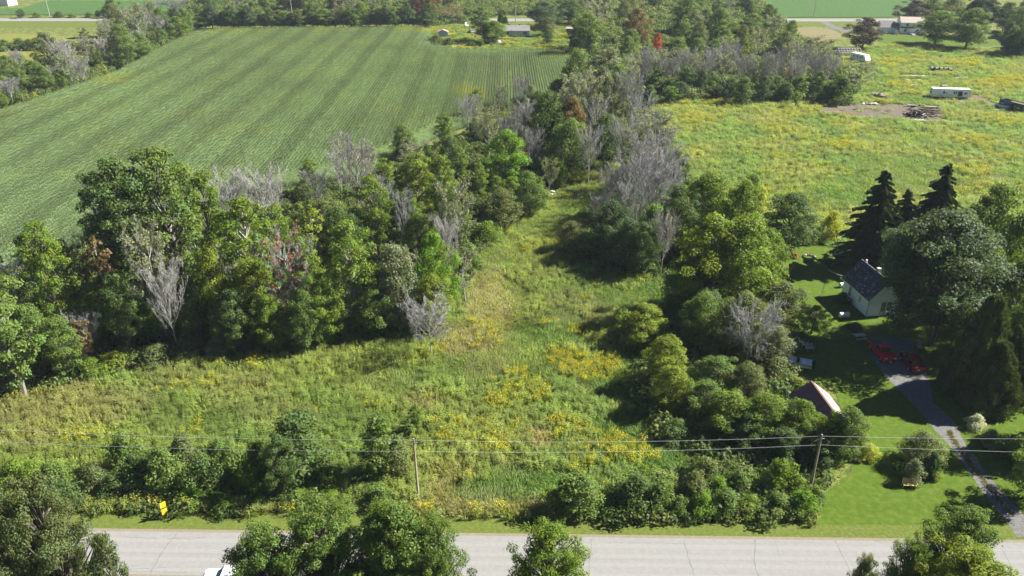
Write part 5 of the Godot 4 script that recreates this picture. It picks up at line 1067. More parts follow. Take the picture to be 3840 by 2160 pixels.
	grove("leafy_tree", "dark green tree", "in the far woods behind the corn", "tree", [["round0", "dark", "bark", -202.1, 524.5, 18.9, 12.5], ["round2", "dark", "bark", -216.3, 574.1, 16.4, 13.8], ["round0", "dark", "bark", -177.7, 484.1, 16.0, 11.9], ["round0", "dark", "bark", -167.6, 455.4, 13.9, 9.0], ["round2", "dark", "bark", -210.3, 583.6, 17.7, 13.1], ["round2", "dark", "bark", -141.9, 414.4, 11.6, 8.9], ["round2", "dark", "bark", -123.4, 416.5, 9.7, 8.3], ["round0", "dark", "bark", -168.8, 586.6, 17.3, 15.1], ["round0", "dark", "bark", -186.4, 653.6, 14.7, 11.1], ["round2", "dark", "bark", -150.1, 573.2, 14.0, 10.8], ["round2", "dark", "bark", -146.2, 584.1, 17.3, 13.4], ["round2", "dark", "bark", -156.3, 645.5, 16.8, 12.1], ["round2", "dark", "bark", -103.4, 421.9, 11.8, 10.8], ["round2", "dark", "bark", -99.2, 467.5, 18.3, 15.6], ["round2", "dark", "bark", -123.4, 600.5, 14.9, 12.4], ["round2", "dark", "bark", -82.7, 419.1, 10.0, 9.3], ["round0", "dark", "bark", -100.9, 542.9, 17.8, 15.6], ["round0", "dark", "bark", -94.6, 524.0, 18.4, 11.8], ["round2", "dark", "bark", -64.6, 421.1, 11.0, 7.8], ["round2", "dark", "bark", -103.5, 715.9, 16.9, 11.4], ["round2", "dark", "bark", -59.0, 499.9, 13.2, 10.5], ["round2", "dark", "bark", -73.7, 698.2, 15.6, 11.6], ["round2", "dark", "bark", -63.1, 621.0, 14.1, 10.0], ["round2", "dark", "bark", -43.1, 423.4, 11.7, 9.3], ["round2", "dark", "bark", -19.8, 674.5, 13.5, 10.4], ["round0", "dark", "bark", 42.3, 666.1, 13.0, 10.4]])
	grove("maple_tree", "dark red-leaved maple", "in the far woods behind the corn", "maple tree", [["round0", "deepred", "bark", -52.7, 455.4, 10.9, 9.7]])
	grove("airy_tree", "brownish airy tree", "in the far woods behind the corn", "thin tree", [["sparse0", "rust", "grey_wood", -92.1, 441.4, 9.2, 8.6], ["sparse1", "rustgreen", "grey_wood", -30.8, 441.4, 7.1, 10.7]])
	grove("dead_tree", "white bare trunk", "in the far woods behind the corn", "dead tree", [["dead0", "", "white_bark", -104.2, 501.0, 10.2, 3.3], ["dead1", "", "white_bark", -98.9, 493.4, 11.0, 3.2], ["dead2", "", "white_bark", -93.2, 486.1, 11.7, 3.2], ["dead0", "", "white_bark", -92.8, 501.0, 10.2, 3.3], ["dead1", "", "white_bark", -84.8, 493.4, 11.0, 3.2], ["dead2", "", "white_bark", -80.8, 486.1, 11.7, 3.2], ["dead0", "", "white_bark", -69.8, 501.0, 10.2, 3.3], ["dead1", "", "white_bark", -42.5, 493.4, 11.0, 3.2]])
	grove("dead_tree", "bare grey tree", "in the far woods behind the corn", "dead tree", [["dead0", "", "grey_wood", -180.5, 526.8, 13.9, 6.2], ["dead1", "", "grey_wood", -167.0, 512.5, 13.7, 5.8], ["dead1", "", "grey_wood", -163.2, 599.3, 14.4, 6.3], ["dead0", "", "grey_wood", -173.6, 703.8, 15.7, 8.5], ["dead1", "", "grey_wood", -131.5, 677.4, 15.7, 7.7], ["dead1", "", "grey_wood", -79.0, 509.6, 13.2, 6.3], ["dead1", "", "grey_wood", -26.0, 598.8, 15.4, 8.1], ["dead0", "", "grey_wood", 32.7, 663.6, 16.4, 9.6]])
	grove("airy_tree", "grey-green airy tree", "in the far woods behind the corn", "thin tree", [["sparse1", "silver", "grey_wood", -143.5, 435.7, 14.5, 9.4], ["sparse1", "silver", "grey_wood", -162.7, 578.5, 15.1, 8.1], ["sparse1", "silver", "grey_wood", -173.7, 695.5, 17.0, 9.4], ["sparse0", "silver", "grey_wood", -164.1, 684.4, 15.5, 8.0], ["sparse1", "silver", "grey_wood", -121.2, 542.0, 14.4, 9.1], ["sparse0", "silver", "grey_wood", -152.6, 706.7, 15.1, 8.6], ["sparse0", "silver", "grey_wood", -87.6, 453.1, 14.6, 10.2], ["sparse1", "silver", "grey_wood", -104.7, 588.8, 15.0, 9.6], ["sparse1", "silver", "grey_wood", -106.5, 638.5, 16.4, 9.5], ["sparse0", "silver", "grey_wood", -111.7, 675.2, 13.3, 8.6], ["sparse0", "silver", "grey_wood", -66.3, 567.7, 16.0, 8.3], ["sparse1", "silver", "grey_wood", -72.5, 682.3, 15.5, 9.3], ["sparse0", "silver", "grey_wood", -55.8, 639.7, 17.2, 9.4]])
	grove("poplar_tree", "yellow-green poplar", "in the far woods behind the corn", "poplar tree", [["poplar0", "bright", "pale_bark", -134.5, 449.1, 16.0, 6.9], ["poplar2", "bright", "pale_bark", -146.8, 608.0, 18.1, 8.0], ["poplar2", "bright", "pale_bark", -49.7, 679.0, 13.2, 5.8]])
	grove("leafy_tree", "brown-tinged tree", "in the far woods behind the corn", "tree", [["round0", "rustgreen", "bark", -211.8, 681.4, 14.2, 12.9], ["round0", "rustgreen", "bark", -129.2, 476.2, 15.4, 13.9], ["round0", "rustgreen", "bark", -174.7, 679.9, 16.7, 12.7], ["round0", "rustgreen", "bark", -75.4, 653.8, 14.8, 10.2], ["round0", "rustgreen", "bark", -43.9, 444.7, 15.5, 11.8], ["round0", "rustgreen", "bark", -40.4, 503.5, 16.8, 15.5], ["round0", "rustgreen", "bark", -9.9, 621.9, 13.3, 10.3], ["round0", "rustgreen", "bark", 6.7, 625.7, 13.9, 12.2], ["round0", "rustgreen", "bark", 41.0, 713.1, 15.4, 14.4]])
	grove("leafy_tree", "scarlet-leaved tree", "in the woods right of the ranch yard", "tree", [["round0", "scarlet", "bark", 59.7, 331.4, 10.8, 4.3]])
	grove("leafy_tree", "brown-tinged tree", "in the woods right of the ranch yard", "tree", [["round0", "rustgreen", "bark", 88.6, 588.8, 10.6, 8.5], ["round0", "rustgreen", "bark", 55.5, 360.1, 16.5, 14.1], ["round0", "rustgreen", "bark", 120.9, 520.1, 10.4, 8.0]])
	grove("poplar_tree", "tall yellow-green poplar", "in the woods right of the ranch yard", "poplar tree", [["poplar0", "bright", "pale_bark", 32.8, 340.5, 17.7, 13.3]])
	grove("airy_tree", "grey-green airy tree", "in the woods right of the ranch yard", "thin tree", [["sparse0", "silver", "grey_wood", 37.7, 360.1, 19.3, 13.2], ["sparse0", "silver", "grey_wood", 73.5, 506.9, 9.5, 5.4], ["sparse0", "silver", "grey_wood", 112.4, 527.8, 12.8, 8.8], ["sparse0", "silver", "grey_wood", 86.9, 371.2, 12.3, 7.5], ["sparse1", "silver", "grey_wood", 85.6, 321.0, 10.2, 7.2], ["sparse1", "silver", "grey_wood", 99.1, 326.9, 12.7, 7.3], ["sparse1", "silver", "grey_wood", 121.4, 375.8, 11.5, 8.3]])
	grove("leafy_tree", "dark green tree", "in the woods right of the ranch yard", "tree", [["round1", "dark", "bark", 30.1, 434.0, 12.0, 16.8], ["round2", "dark", "bark", 34.9, 503.1, 12.1, 8.7], ["round0", "dark", "bark", 29.8, 350.0, 13.2, 12.0], ["round0", "dark", "bark", 45.2, 489.3, 13.6, 9.6], ["round2", "dark", "bark", 60.7, 611.3, 11.1, 9.8], ["round2", "dark", "bark", 49.4, 440.6, 11.7, 7.7], ["round0", "dark", "bark", 76.7, 572.0, 9.5, 6.1], ["round2", "dark", "bark", 77.6, 521.2, 10.5, 9.3], ["round0", "dark", "bark", 92.0, 516.1, 13.3, 10.5], ["round0", "dark", "bark", 106.6, 495.2, 10.6, 8.1], ["round0", "dark", "bark", 92.2, 379.1, 12.5, 8.8], ["poplar1", "dark", "pale_bark", 108.4, 434.0, 12.0, 8.4], ["round2", "dark", "bark", 157.4, 600.2, 11.0, 8.1], ["round2", "dark", "bark", 139.5, 493.1, 9.7, 7.6], ["round2", "dark", "bark", 126.0, 399.5, 13.8, 11.9]])
	grove("leafy_tree", "deep green tree", "in the woods right of the ranch yard", "tree", [["round1", "mid", "bark", 40.5, 534.3, 11.7, 9.3], ["round1", "mid", "bark", 49.6, 607.0, 13.8, 9.9], ["round1", "mid", "bark", 51.0, 497.0, 13.3, 9.0], ["round2", "mid", "bark", 67.5, 593.4, 9.1, 7.3], ["round0", "mid", "bark", 69.8, 546.9, 12.6, 10.9], ["round2", "mid", "bark", 47.3, 327.0, 10.0, 8.0], ["round1", "mid", "bark", 49.6, 336.4, 11.3, 9.2], ["round0", "mid", "bark", 59.9, 365.7, 10.4, 6.7], ["round0", "mid", "bark", 49.4, 291.0, 9.9, 6.4], ["round2", "mid", "bark", 86.5, 495.8, 12.4, 10.3], ["round0", "mid", "bark", 102.5, 571.6, 14.0, 9.5], ["round1", "mid", "bark", 61.8, 298.7, 13.7, 11.3], ["round1", "mid", "bark", 74.2, 350.9, 12.1, 10.2], ["round1", "mid", "bark", 83.5, 393.9, 17.3, 17.2], ["round1", "mid", "bark", 75.2, 326.8, 9.3, 7.9], ["round2", "mid", "bark", 101.9, 442.6, 9.8, 7.6], ["round2", "mid", "bark", 79.1, 314.7, 10.7, 8.7], ["round2", "mid", "bark", 91.1, 360.1, 16.9, 16.7], ["round0", "mid", "bark", 86.1, 332.8, 13.0, 10.4], ["round2", "mid", "bark", 77.7, 294.1, 11.9, 8.8], ["round1", "mid", "bark", 136.9, 530.5, 13.6, 11.6], ["round0", "mid", "bark", 164.2, 610.9, 13.5, 9.7], ["round1", "mid", "bark", 130.6, 449.4, 10.2, 7.7], ["round0", "mid", "bark", 154.2, 536.2, 13.0, 10.4], ["round0", "mid", "bark", 114.8, 387.8, 10.9, 16.1], ["round1", "mid", "bark", 130.8, 379.2, 9.1, 6.9]])
	grove("leafy_tree", "blue-green tree", "in the woods right of the ranch yard", "tree", [["round1", "darkblue", "bark", 113.3, 436.9, 9.7, 8.5]])
	grove("dead_tree", "bare grey tree", "in the woods right of the ranch yard", "dead tree", [["dead1", "", "grey_wood", 42.3, 524.3, 10.9, 4.8], ["dead1", "", "grey_wood", 77.4, 613.9, 10.9, 6.3], ["dead1", "", "grey_wood", 131.3, 593.4, 10.0, 5.8], ["dead1", "", "grey_wood", 121.8, 459.9, 10.6, 4.7], ["dead0", "", "grey_wood", 87.1, 315.1, 9.0, 5.3]])
	grove("poplar_tree", "yellow-green poplar", "in the woods right of the ranch yard", "poplar tree", [["poplar2", "bright", "pale_bark", 93.5, 563.5, 10.4, 5.5], ["poplar2", "bright", "pale_bark", 115.7, 601.3, 9.7, 5.3], ["poplar2", "bright", "pale_bark", 107.2, 476.9, 9.3, 5.3], ["poplar0", "bright", "pale_bark", 163.1, 617.4, 9.2, 4.3]])
	grove("leafy_tree", "olive tree", "in the woods right of the ranch yard", "tree", [["willow0", "olive", "bark", 44.4, 610.6, 12.0, 10.3], ["willow0", "olive", "bark", 39.1, 466.4, 8.7, 6.5], ["willow0", "olive", "bark", 36.7, 387.8, 12.6, 8.9], ["willow0", "olive", "bark", 36.7, 312.5, 9.2, 7.0], ["willow0", "olive", "bark", 59.4, 430.5, 11.9, 10.3], ["willow0", "olive", "bark", 67.2, 464.1, 12.2, 10.2], ["willow0", "olive", "bark", 90.7, 579.5, 10.1, 7.7], ["willow0", "olive", "bark", 98.1, 604.0, 9.6, 6.8], ["willow0", "olive", "bark", 81.5, 351.8, 12.1, 9.8], ["round1", "olive", "bark", 93.4, 392.3, 12.6, 10.3], ["willow0", "olive", "bark", 143.8, 572.5, 12.9, 10.0], ["round1", "olive", "bark", 101.4, 387.4, 12.8, 9.6], ["willow0", "olive", "bark", 101.6, 356.4, 10.3, 7.5], ["willow0", "olive", "bark", 138.7, 476.6, 12.8, 11.0]])


func things() -> void:
	paints()
	poles_and_wires()
	road_signs()
	house()
	barn()
	yard()
	vehicles()
	garden()
	right_yard()
	ranch()
	far_house()
	odds()


func paints() -> void:
	mat("white", 0.62, 0.62, 0.6, 0.5)
	mat("clapboard_white", 0.87, 0.9, 0.95, 0.6)
	mat("slate", 0.5, 0.49, 0.55, 0.7)
	mat("glass", 0.02, 0.022, 0.025, 0.08)
	mat("dark", 0.02, 0.02, 0.022, 0.6)
	mat("black", 0.012, 0.012, 0.012, 0.45)
	mat("maroon", 0.16, 0.06, 0.055, 0.55)
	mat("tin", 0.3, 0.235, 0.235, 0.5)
	mat("pale_blue", 0.42, 0.52, 0.62, 0.6)
	mat("red_paint", 0.5, 0.006, 0.012, 0.25)
	mat("dark_red_paint", 0.17, 0.004, 0.01, 0.22)
	mat("trailer_white", 0.86, 0.88, 0.9, 0.4)
	mat("white_paint", 0.62, 0.66, 0.7, 0.22)
	mat("silver_paint", 0.45, 0.47, 0.5, 0.25, 0.4)
	mat("chrome", 0.6, 0.6, 0.6, 0.2, 0.9)
	mat("lamp_glass", 0.5, 0.5, 0.48, 0.15)
	mat("tail_lamp", 0.35, 0.01, 0.01, 0.2)
	mat("tyre", 0.018, 0.018, 0.018, 0.85)
	mat("sign_yellow", 0.72, 0.5, 0.012, 0.45)
	mat("sign_orange", 0.7, 0.34, 0.008, 0.45)
	mat("wood", 0.3, 0.23, 0.15, 0.85)
	mat("pole_wood", 0.29, 0.25, 0.2, 0.9)
	mat("yellow_wood", 0.58, 0.45, 0.16, 0.7)
	mat("weathered", 0.34, 0.31, 0.28, 0.9)
	mat("rotten", 0.1, 0.075, 0.055, 0.95)
	mat("wire", 0.62, 0.62, 0.6, 0.4, 0.3)
	mat("shingle_grey", 0.17, 0.16, 0.165, 0.9)
	mat("shingle_brown", 0.24, 0.185, 0.15, 0.9)
	mat("shingle_tan", 0.34, 0.29, 0.26, 0.9)
	mat("shingle_dark", 0.12, 0.105, 0.105, 0.9)
	mat("red_plastic", 0.4, 0.03, 0.035, 0.5)
	mat("container_blue", 0.03, 0.05, 0.075, 0.5)
	mat("rust_metal", 0.12, 0.06, 0.04, 0.9)
	mat("stone", 0.42, 0.39, 0.36, 0.9)
	mat("hay", 0.17, 0.15, 0.12, 0.95)
	mat("clay", 0.2, 0.15, 0.11, 0.95)
	mat("steel", 0.42, 0.43, 0.45, 0.35, 0.7)
	mat("tarp", 0.4, 0.43, 0.48, 0.6)
	mat("brush_brown", 0.12, 0.085, 0.06, 0.95)
	mat("flower_orange", 0.75, 0.28, 0.02, 0.7)
	var pond := mat("brown_water", 0.16, 0.095, 0.03, 0.08)
	pond.metallic_specular = 0.6


# a spot in a thing's own axes: x along its heading, z to its right
func lathe(s: Shape, o: Vector3, axis: Vector3, r: float, half: float, col := Color.WHITE, n := 12) -> void:
	s.tube(o - axis * half, o + axis * half, r, r, col, n, true)


func sagging(s: Shape, a: Vector3, b: Vector3, sag: float, r: float) -> void:
	var last := a
	for i in range(1, 15):
		var t := i / 14.0
		var p := a.lerp(b, t) - Vector3(0, sag * 4.0 * t * (1.0 - t), 0)
		s.tube(last, p, r, r, Color.WHITE, 5)
		last = p


func poles_and_wires() -> void:
	var feet := [Vector3(-10.42, 0, -67.11), Vector3(33.62, 0, -68.34)]
	var tops := [Vector3(-10.51, 8.46, -67.10), Vector3(33.58, 8.04, -68.34)]
	var high := [Vector3(-10.52, 8.25, -67.10), Vector3(33.57, 7.82, -68.34)]
	var low := [Vector3(-10.50, 6.76, -67.10), Vector3(33.57, 6.64, -68.34)]
	var names := ["weathered upright utility pole at the meadow's roadside edge", "leaning utility pole in the thicket beside the lawn"]
	for i in 2:
		var at: Vector3 = feet[i]
		var top: Vector3 = tops[i] - at
		var o := thing("utility_pole", names[i], "utility pole", at, 0.0, "utility poles along the road")
		var s := Shape.new()
		for k in 6:
			s.tube(top * (k / 6.0), top * ((k + 1) / 6.0), 0.16 - 0.012 * k, 0.148 - 0.012 * k, shade(0.8, 1.0, 0.05), 9, k == 5)
		part("shaft", s, "pole_wood", o)
		for w in [high[i], low[i]]:
			var q: Vector3 = w - at
			var c := Shape.new()
			c.tube(q - Vector3(0, 0.12, 0), q + Vector3(0, 0.02, 0), 0.06, 0.045, Color.WHITE, 8, true)
			part("insulator", c, "white", o)
		var b := Shape.new()
		b.box(top - Vector3(-0.25, 0.55, 0), Vector3(0.3, 0.07, 0.07))
		b.tube(top - Vector3(0.1, 0.5, 0), top - Vector3(0.7, 0.95, 0), 0.025, 0.025, Color.WHITE, 5)
		part("bracket", b, "steel", o)
	var left := [Vector3(-59.99, 6.03, -72.00), Vector3(-60.50, 4.35, -72.00)]
	var right := [Vector3(58.09, 7.71, -68.00), Vector3(58.67, 5.83, -68.00)]
	var which := ["upper", "lower"]
	for i in 2:
		var line: Array = [high, low][i]
		var o := thing("power_line", "%s of the two pale wires strung along the road between the poles" % which[i], "power line", line[0], 0.0, "wires along the road")
		var pts := [left[i], line[0], line[1], right[i]]
		var sag := [0.42, 0.5, 0.1]
		for k in 3:
			var s := Shape.new()
			sagging(s, pts[k] - line[0], pts[k + 1] - line[0], sag[k], 0.012)
			part("span", s, "wire", o)
	var far := [[Vector3(-262.77, 0, -465.21), 9.5, "pale far utility pole by the road at the top left"], [Vector3(170.34, 0, -461.90), 9.0, "thin far utility pole before the right crop field"], [Vector3(1.93, 0, -439.90), 8.5, "far utility pole behind the ranch house"], [Vector3(-124.94, 0, -465.21), 9.0, "far utility pole among the woods' road-side trees"]]
	for f in far:
		var o := thing("utility_pole", f[2], "utility pole", f[0], 0.0, "far utility poles")
		var s := Shape.new()
		s.tube(Vector3.ZERO, Vector3(0, f[1], 0), 0.22, 0.15, Color.WHITE, 8, true)
		part("shaft", s, "weathered", o)
		boxpart("crossarm", Vector3(0, f[1] - 0.6, 0.2), Vector3(1.8, 0.12, 0.12), "weathered", o)
	for i in 2:
		var o := thing("power_line", "%s of two dark far wires behind the ranch house" % which[i], "power line", far[3][0], 0.0, "far wires")
		var s := Shape.new()
		var a := Vector3(0, 8.6 - i * 1.5, 0)
		sagging(s, a, far[2][0] - far[3][0] + Vector3(0, 8.1 - i * 1.4, 0), 1.2, 0.03)
		part("span", s, "dark", o)


func road_signs() -> void:
	var feet := Vector3(-37.68, 0, -64.12)
	var o := thing("warning_sign", "two yellow curve-warning boards one above the other on a roadside post", "road sign", feet)
	var spots := [Vector3(-37.47, 1.78, -64.30), Vector3(-37.47, 0.88, -64.30)]
	var post := Shape.new()
	post.box(Vector3(0.0, 1.0, -0.06), Vector3(0.07, 2.0, 0.05))
	part("post", post, "steel", o)
	for i in 2:
		var q: Vector3 = spots[i] - feet
		var b := Basis(Vector3.UP, 0.95) * Basis(Vector3.RIGHT, -0.12) * Basis(Vector3.BACK, -0.14)
		var s := Shape.new()
		s.box(q, Vector3(0.6, 0.6, 0.03), Color.WHITE, b)
		part("sign_board", s, "sign_yellow" if i == 0 else "sign_orange", o)
		var m := Shape.new()
		if i == 0:
			var last := Vector3.ZERO
			for k in 9:
				var a := PI * (0.12 + 0.76 * k / 8.0)
				var p := q + b * Vector3(cos(a) * 0.13, sin(a) * 0.19 - 0.08, 0.018)
				if k:
					m.tube(last, p, 0.017, 0.017, Color.WHITE, 4)
				last = p
		else:
			for k in 2:
				m.tube(q + b * Vector3(-0.1 + 0.1 * k, -0.16, 0.018), q + b * Vector3(0.02 + 0.1 * k, 0.12, 0.018), 0.012, 0.012, Color.WHITE, 4)
		part("symbol", m, "black", o)


func windows(parent: Node3D, at: Vector3, right: Vector3, out_: Vector3, w: float, h: float, cols := 2, rows := 2) -> void:
	var b := Basis(right, Vector3.UP, out_)
	var f := Shape.new()
	for k in [-1, 1]:
		f.box(at + b * Vector3(k * (w * 0.5 + 0.04), 0, 0.02), Vector3(0.1, h + 0.2, 0.07), Color.WHITE, b)
		f.box(at + b * Vector3(0, k * (h * 0.5 + 0.04), 0.024), Vector3(w + 0.24, 0.1, 0.08), Color.WHITE, b)
	var fr := part("window", f, "white", parent)
	var g := Shape.new()
	g.box(at + b * Vector3(0, 0, 0.0), Vector3(w, h, 0.04), Color.WHITE, b)
	part("pane", g, "glass", fr)
	var m := Shape.new()
	for i in range(1, cols):
		m.box(at + b * Vector3(-w * 0.5 + w * i / cols, 0, 0.03), Vector3(0.035, h, 0.03), Color.WHITE, b)
	for i in range(1, rows):
		m.box(at + b * Vector3(0, -h * 0.5 + h * i / rows, 0.031), Vector3(w, 0.04, 0.034), Color.WHITE, b)
	part("muntin", m, "white", fr)


# a gabled body: walls from z0 to z1 with the ridge along z, half width a, eaves at e, ridge at r
func gable_walls(called: String, m: String, parent: Node3D, a: float, z0: float, z1: float, e: float, r: float) -> MeshInstance3D:
	var s := Shape.new()
	s.prism(PackedVector2Array([Vector2(-a, 0), Vector2(a, 0), Vector2(a, e), Vector2(0, r), Vector2(-a, e)]), z0, z1, Transform3D())
	return part(called, s, m, parent)


func roof_plane(s: Shape, a: Vector3, b: Vector3, d: Vector3, e: Vector3, thick: float, col := Color.WHITE) -> void:
	# a, b along the ridge; e, d along the eave
	var n := (b - a).cross(e - a).normalized()
	if n.y < 0:
		n = -n
	var t := n * thick
	s.quad(a + t, b + t, d + t, e + t, col)
	s.quad(e, d, b, a, col)
	s.quad(a, b, b + t, a + t, col)
	s.quad(b, d, d + t, b + t, col)
	s.quad(d, e, e + t, d + t, col)
	s.quad(e, a, a + t, e + t, col)


# courses of slates laid on a slope, each a little uneven in height and tone
func slates(s: Shape, a: Vector3, b: Vector3, d: Vector3, e: Vector3, rows: int, cols: int, pale: float) -> void:
	var n := (b - a).cross(e - a).normalized()
	if n.y < 0:
		n = -n
	for i in rows:
		for j in cols:
			var off := 0.5 if i % 2 else 0.0
			var u0 := clampf((j + off) / cols, 0, 1)
			var u1 := clampf((j + off + 0.94) / cols, 0, 1)
			var v0 := i / float(rows)
			var v1 := (i + 1.12) / rows
			var k := R.randf_range(0.05, 0.16)
			if R.randf() < pale * (0.4 + v0):
				k = R.randf_range(0.25, 0.6)
			var p := func(u: float, v: float) -> Vector3: return a.lerp(b, u).lerp(e.lerp(d, u), v)
			var t0 := n * 0.012
			var t1 := n * R.randf_range(0.028, 0.045)
			s.quad(p.call(u0, v0) + t0, p.call(u1, v0) + t0, p.call(u1, v1) + t1, p.call(u0, v1) + t1, Color(k * 0.96, k, k * 1.06))


func house() -> void:
	R.seed = 501
	var o := thing("farm_house", "small white clapboard house with a dark slate gable roof under the maple", "house", Vector3(58.75, 0, -113.85), 0.12)
	var a := 2.55
	var z0 := -4.0
	var z1 := 4.0
	var wall := gable_walls("wall", "clapboard_white", o, a, z0, z1, 3.2, 6.05)
	var c := Shape.new()
	for i in 26:
		var y := 0.12 + i * 0.118
		c.quad(Vector3(-a - 0.022, y, z1), Vector3(-a - 0.022, y, z0), Vector3(-a - 0.006, y + 0.112, z0), Vector3(-a - 0.006, y + 0.112, z1), shade(0.9, 1.0, 0.01))
	for i in 48:
		var y := 0.12 + i * 0.118
		var x := a if y < 3.2 else a * (6.05 - y) / 2.85
		if x > 0.1:
			c.quad(Vector3(-x, y, z1 + 0.022), Vector3(x, y, z1 + 0.022), Vector3(x, y + 0.112, z1 + 0.006), Vector3(-x, y + 0.112, z1 + 0.006), shade(0.9, 1.0, 0.01))
	part("clapboards", c, "clapboard_white", wall).set_meta("kind", "stuff")
	boxpart("corner_board", Vector3(-a - 0.01, 1.6, z1 + 0.01), Vector3(0.14, 3.2, 0.14), "pale_blue", wall)
	var roof := Shape.new()
	for k in [-1, 1]:
		roof_plane(roof, Vector3(0, 6.08, z0 - 0.3), Vector3(0, 6.08, z1 + 0.3), Vector3(k * 2.85, 2.9, z1 + 0.3), Vector3(k * 2.85, 2.9, z0 - 0.3), 0.1)
	var rf := part("roof", roof, "shingle_dark", o)
	var sl := Shape.new()
	for k in [-1, 1]:
		slates(sl, Vector3(k * 0.07, 6.18, z0 - 0.3), Vector3(k * 0.07, 6.18, z1 + 0.3), Vector3(k * 2.92, 3.0, z1 + 0.3), Vector3(k * 2.92, 3.0, z0 - 0.3), 24, 30, 0.13)
	part("slates", sl, "slate", rf).set_meta("kind", "stuff")
	var ridge := Shape.new()
	ridge.tube(Vector3(0, 6.2, z0 - 0.3), Vector3(0, 6.2, z1 + 0.3), 0.07, 0.07, Color(0.4, 0.4, 0.42), 6, true)
	part("ridge_cap", ridge, "slate", rf)
	var vent := Shape.new()
	vent.tube(Vector3(0.35, 5.8, z0 + 0.6), Vector3(0.35, 6.5, z0 + 0.6), 0.16, 0.16, Color.WHITE, 8, true)
	part("vent_pipe", vent, "white", rf)
	boxpart("chimney", Vector3(0.3, 6.2, 0.4), Vector3(0.6, 1.1, 0.6), "stone", rf)
	windows(o, Vector3(-a, 1.75, -1.6), Vector3(0, 0, 1), Vector3(-1, 0, 0), 0.7, 1.5)
	windows(o, Vector3(-a, 1.9, 1.5), Vector3(0, 0, 1), Vector3(-1, 0, 0), 0.32, 0.8, 1, 2)
	for x in [0.05, 1.0]:
		windows(o, Vector3(x, 1.6, z1), Vector3(1, 0, 0), Vector3(0, 0, 1), 0.72, 1.6)
	var wheel := thing("wagon_wheel", "old spoked wagon wheel leaning on the white house's front", "wheel", Vector3(59.4, 0, -109.65))
	var w := Shape.new()
	for i in 16:
		var p := Vector3(cos(TAU * i / 16), sin(TAU * i / 16), 0) * 0.6 + Vector3(0, 0.62, -0.05)
		var q := Vector3(cos(TAU * (i + 1) / 16), sin(TAU * (i + 1) / 16), 0) * 0.6 + Vector3(0, 0.62, -0.05)
		w.tube(p, q, 0.04, 0.04, Color.WHITE, 4)
	part("rim", w, "weathered", wheel)
	var sp := Shape.new()
	for i in 8:
		sp.tube(Vector3(0, 0.62, -0.05), Vector3(cos(TAU * i / 8), sin(TAU * i / 8), 0) * 0.6 + Vector3(0, 0.62, -0.05), 0.025, 0.025, Color.WHITE, 4)
	part("spokes", sp, "weathered", wheel)
	var drop := thing("service_wire", "two thin wires running from the lawn to the house's left eave", "wire", Vector3(55.9, 3.2, -117.6))
	for k in 2:
		var s := Shape.new()
		sagging(s, Vector3.ZERO, Vector3(57.76, -2.63, -137.00) - Vector3(55.9, 3.2, -117.6) + Vector3(0.5 * k, 0.2 * k, 0), 0.35, 0.018)
		part("strand", s, "wire", drop)


func barn() -> void:
	R.seed = 511
	var o := thing("barn", "tree-covered barn with a maroon metal roof, its right slope pale in the sun", "barn", Vector3(38.45, 0, -78.9), 0.067)
	var z0 := -4.5
	var z1 := 4.5
	gable_walls("wall", "pale_blue", o, 2.3, z0 + 0.2, z1 - 0.2, 2.9, 4.85)
	var door := boxpart("door", Vector3(0.9, 1.1, z1 - 0.17), Vector3(1.2, 2.1, 0.08), "pale_blue", o)
	boxpart("handle", Vector3(0.5, 1.05, z1 - 0.11), Vector3(0.05, 0.2, 0.05), "steel", door)
	var roof := Shape.new()
	for k in [-1, 1]:
		roof_plane(roof, Vector3(0, 4.88, z0), Vector3(0, 4.88, z1), Vector3(k * 2.6, 2.8, z1), Vector3(k * 2.6, 2.8, z0), 0.06)
	var rf := part("roof", roof, "maroon", o)
	for k in [-1, 1]:
		for i in 10:
			var u0 := z0 + 0.9 * i + 0.02
			var u1 := z0 + 0.9 * (i + 1) - 0.02
			var s := Shape.new()
			var lift := R.randf_range(0.0, 0.012)
			var tone := shade(0.85, 1.0, 0.05)
			roof_plane(s, Vector3(k * 0.03, 4.95 + lift, u0), Vector3(k * 0.03, 4.95 + lift, u1), Vector3(k * 2.66, 2.86, u1), Vector3(k * 2.66, 2.86, u0), 0.02, tone)
			s.tube(Vector3(k * 0.03, 4.99, u0 - 0.02), Vector3(k * 2.66, 2.9, u0 - 0.02), 0.03, 0.03, Color.WHITE, 4)
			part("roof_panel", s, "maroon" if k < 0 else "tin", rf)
	boxpart("ridge_cap", Vector3(0, 4.985, 0), Vector3(0.24, 0.05, z1 - z0 + 0.1), "rust_metal", rf)


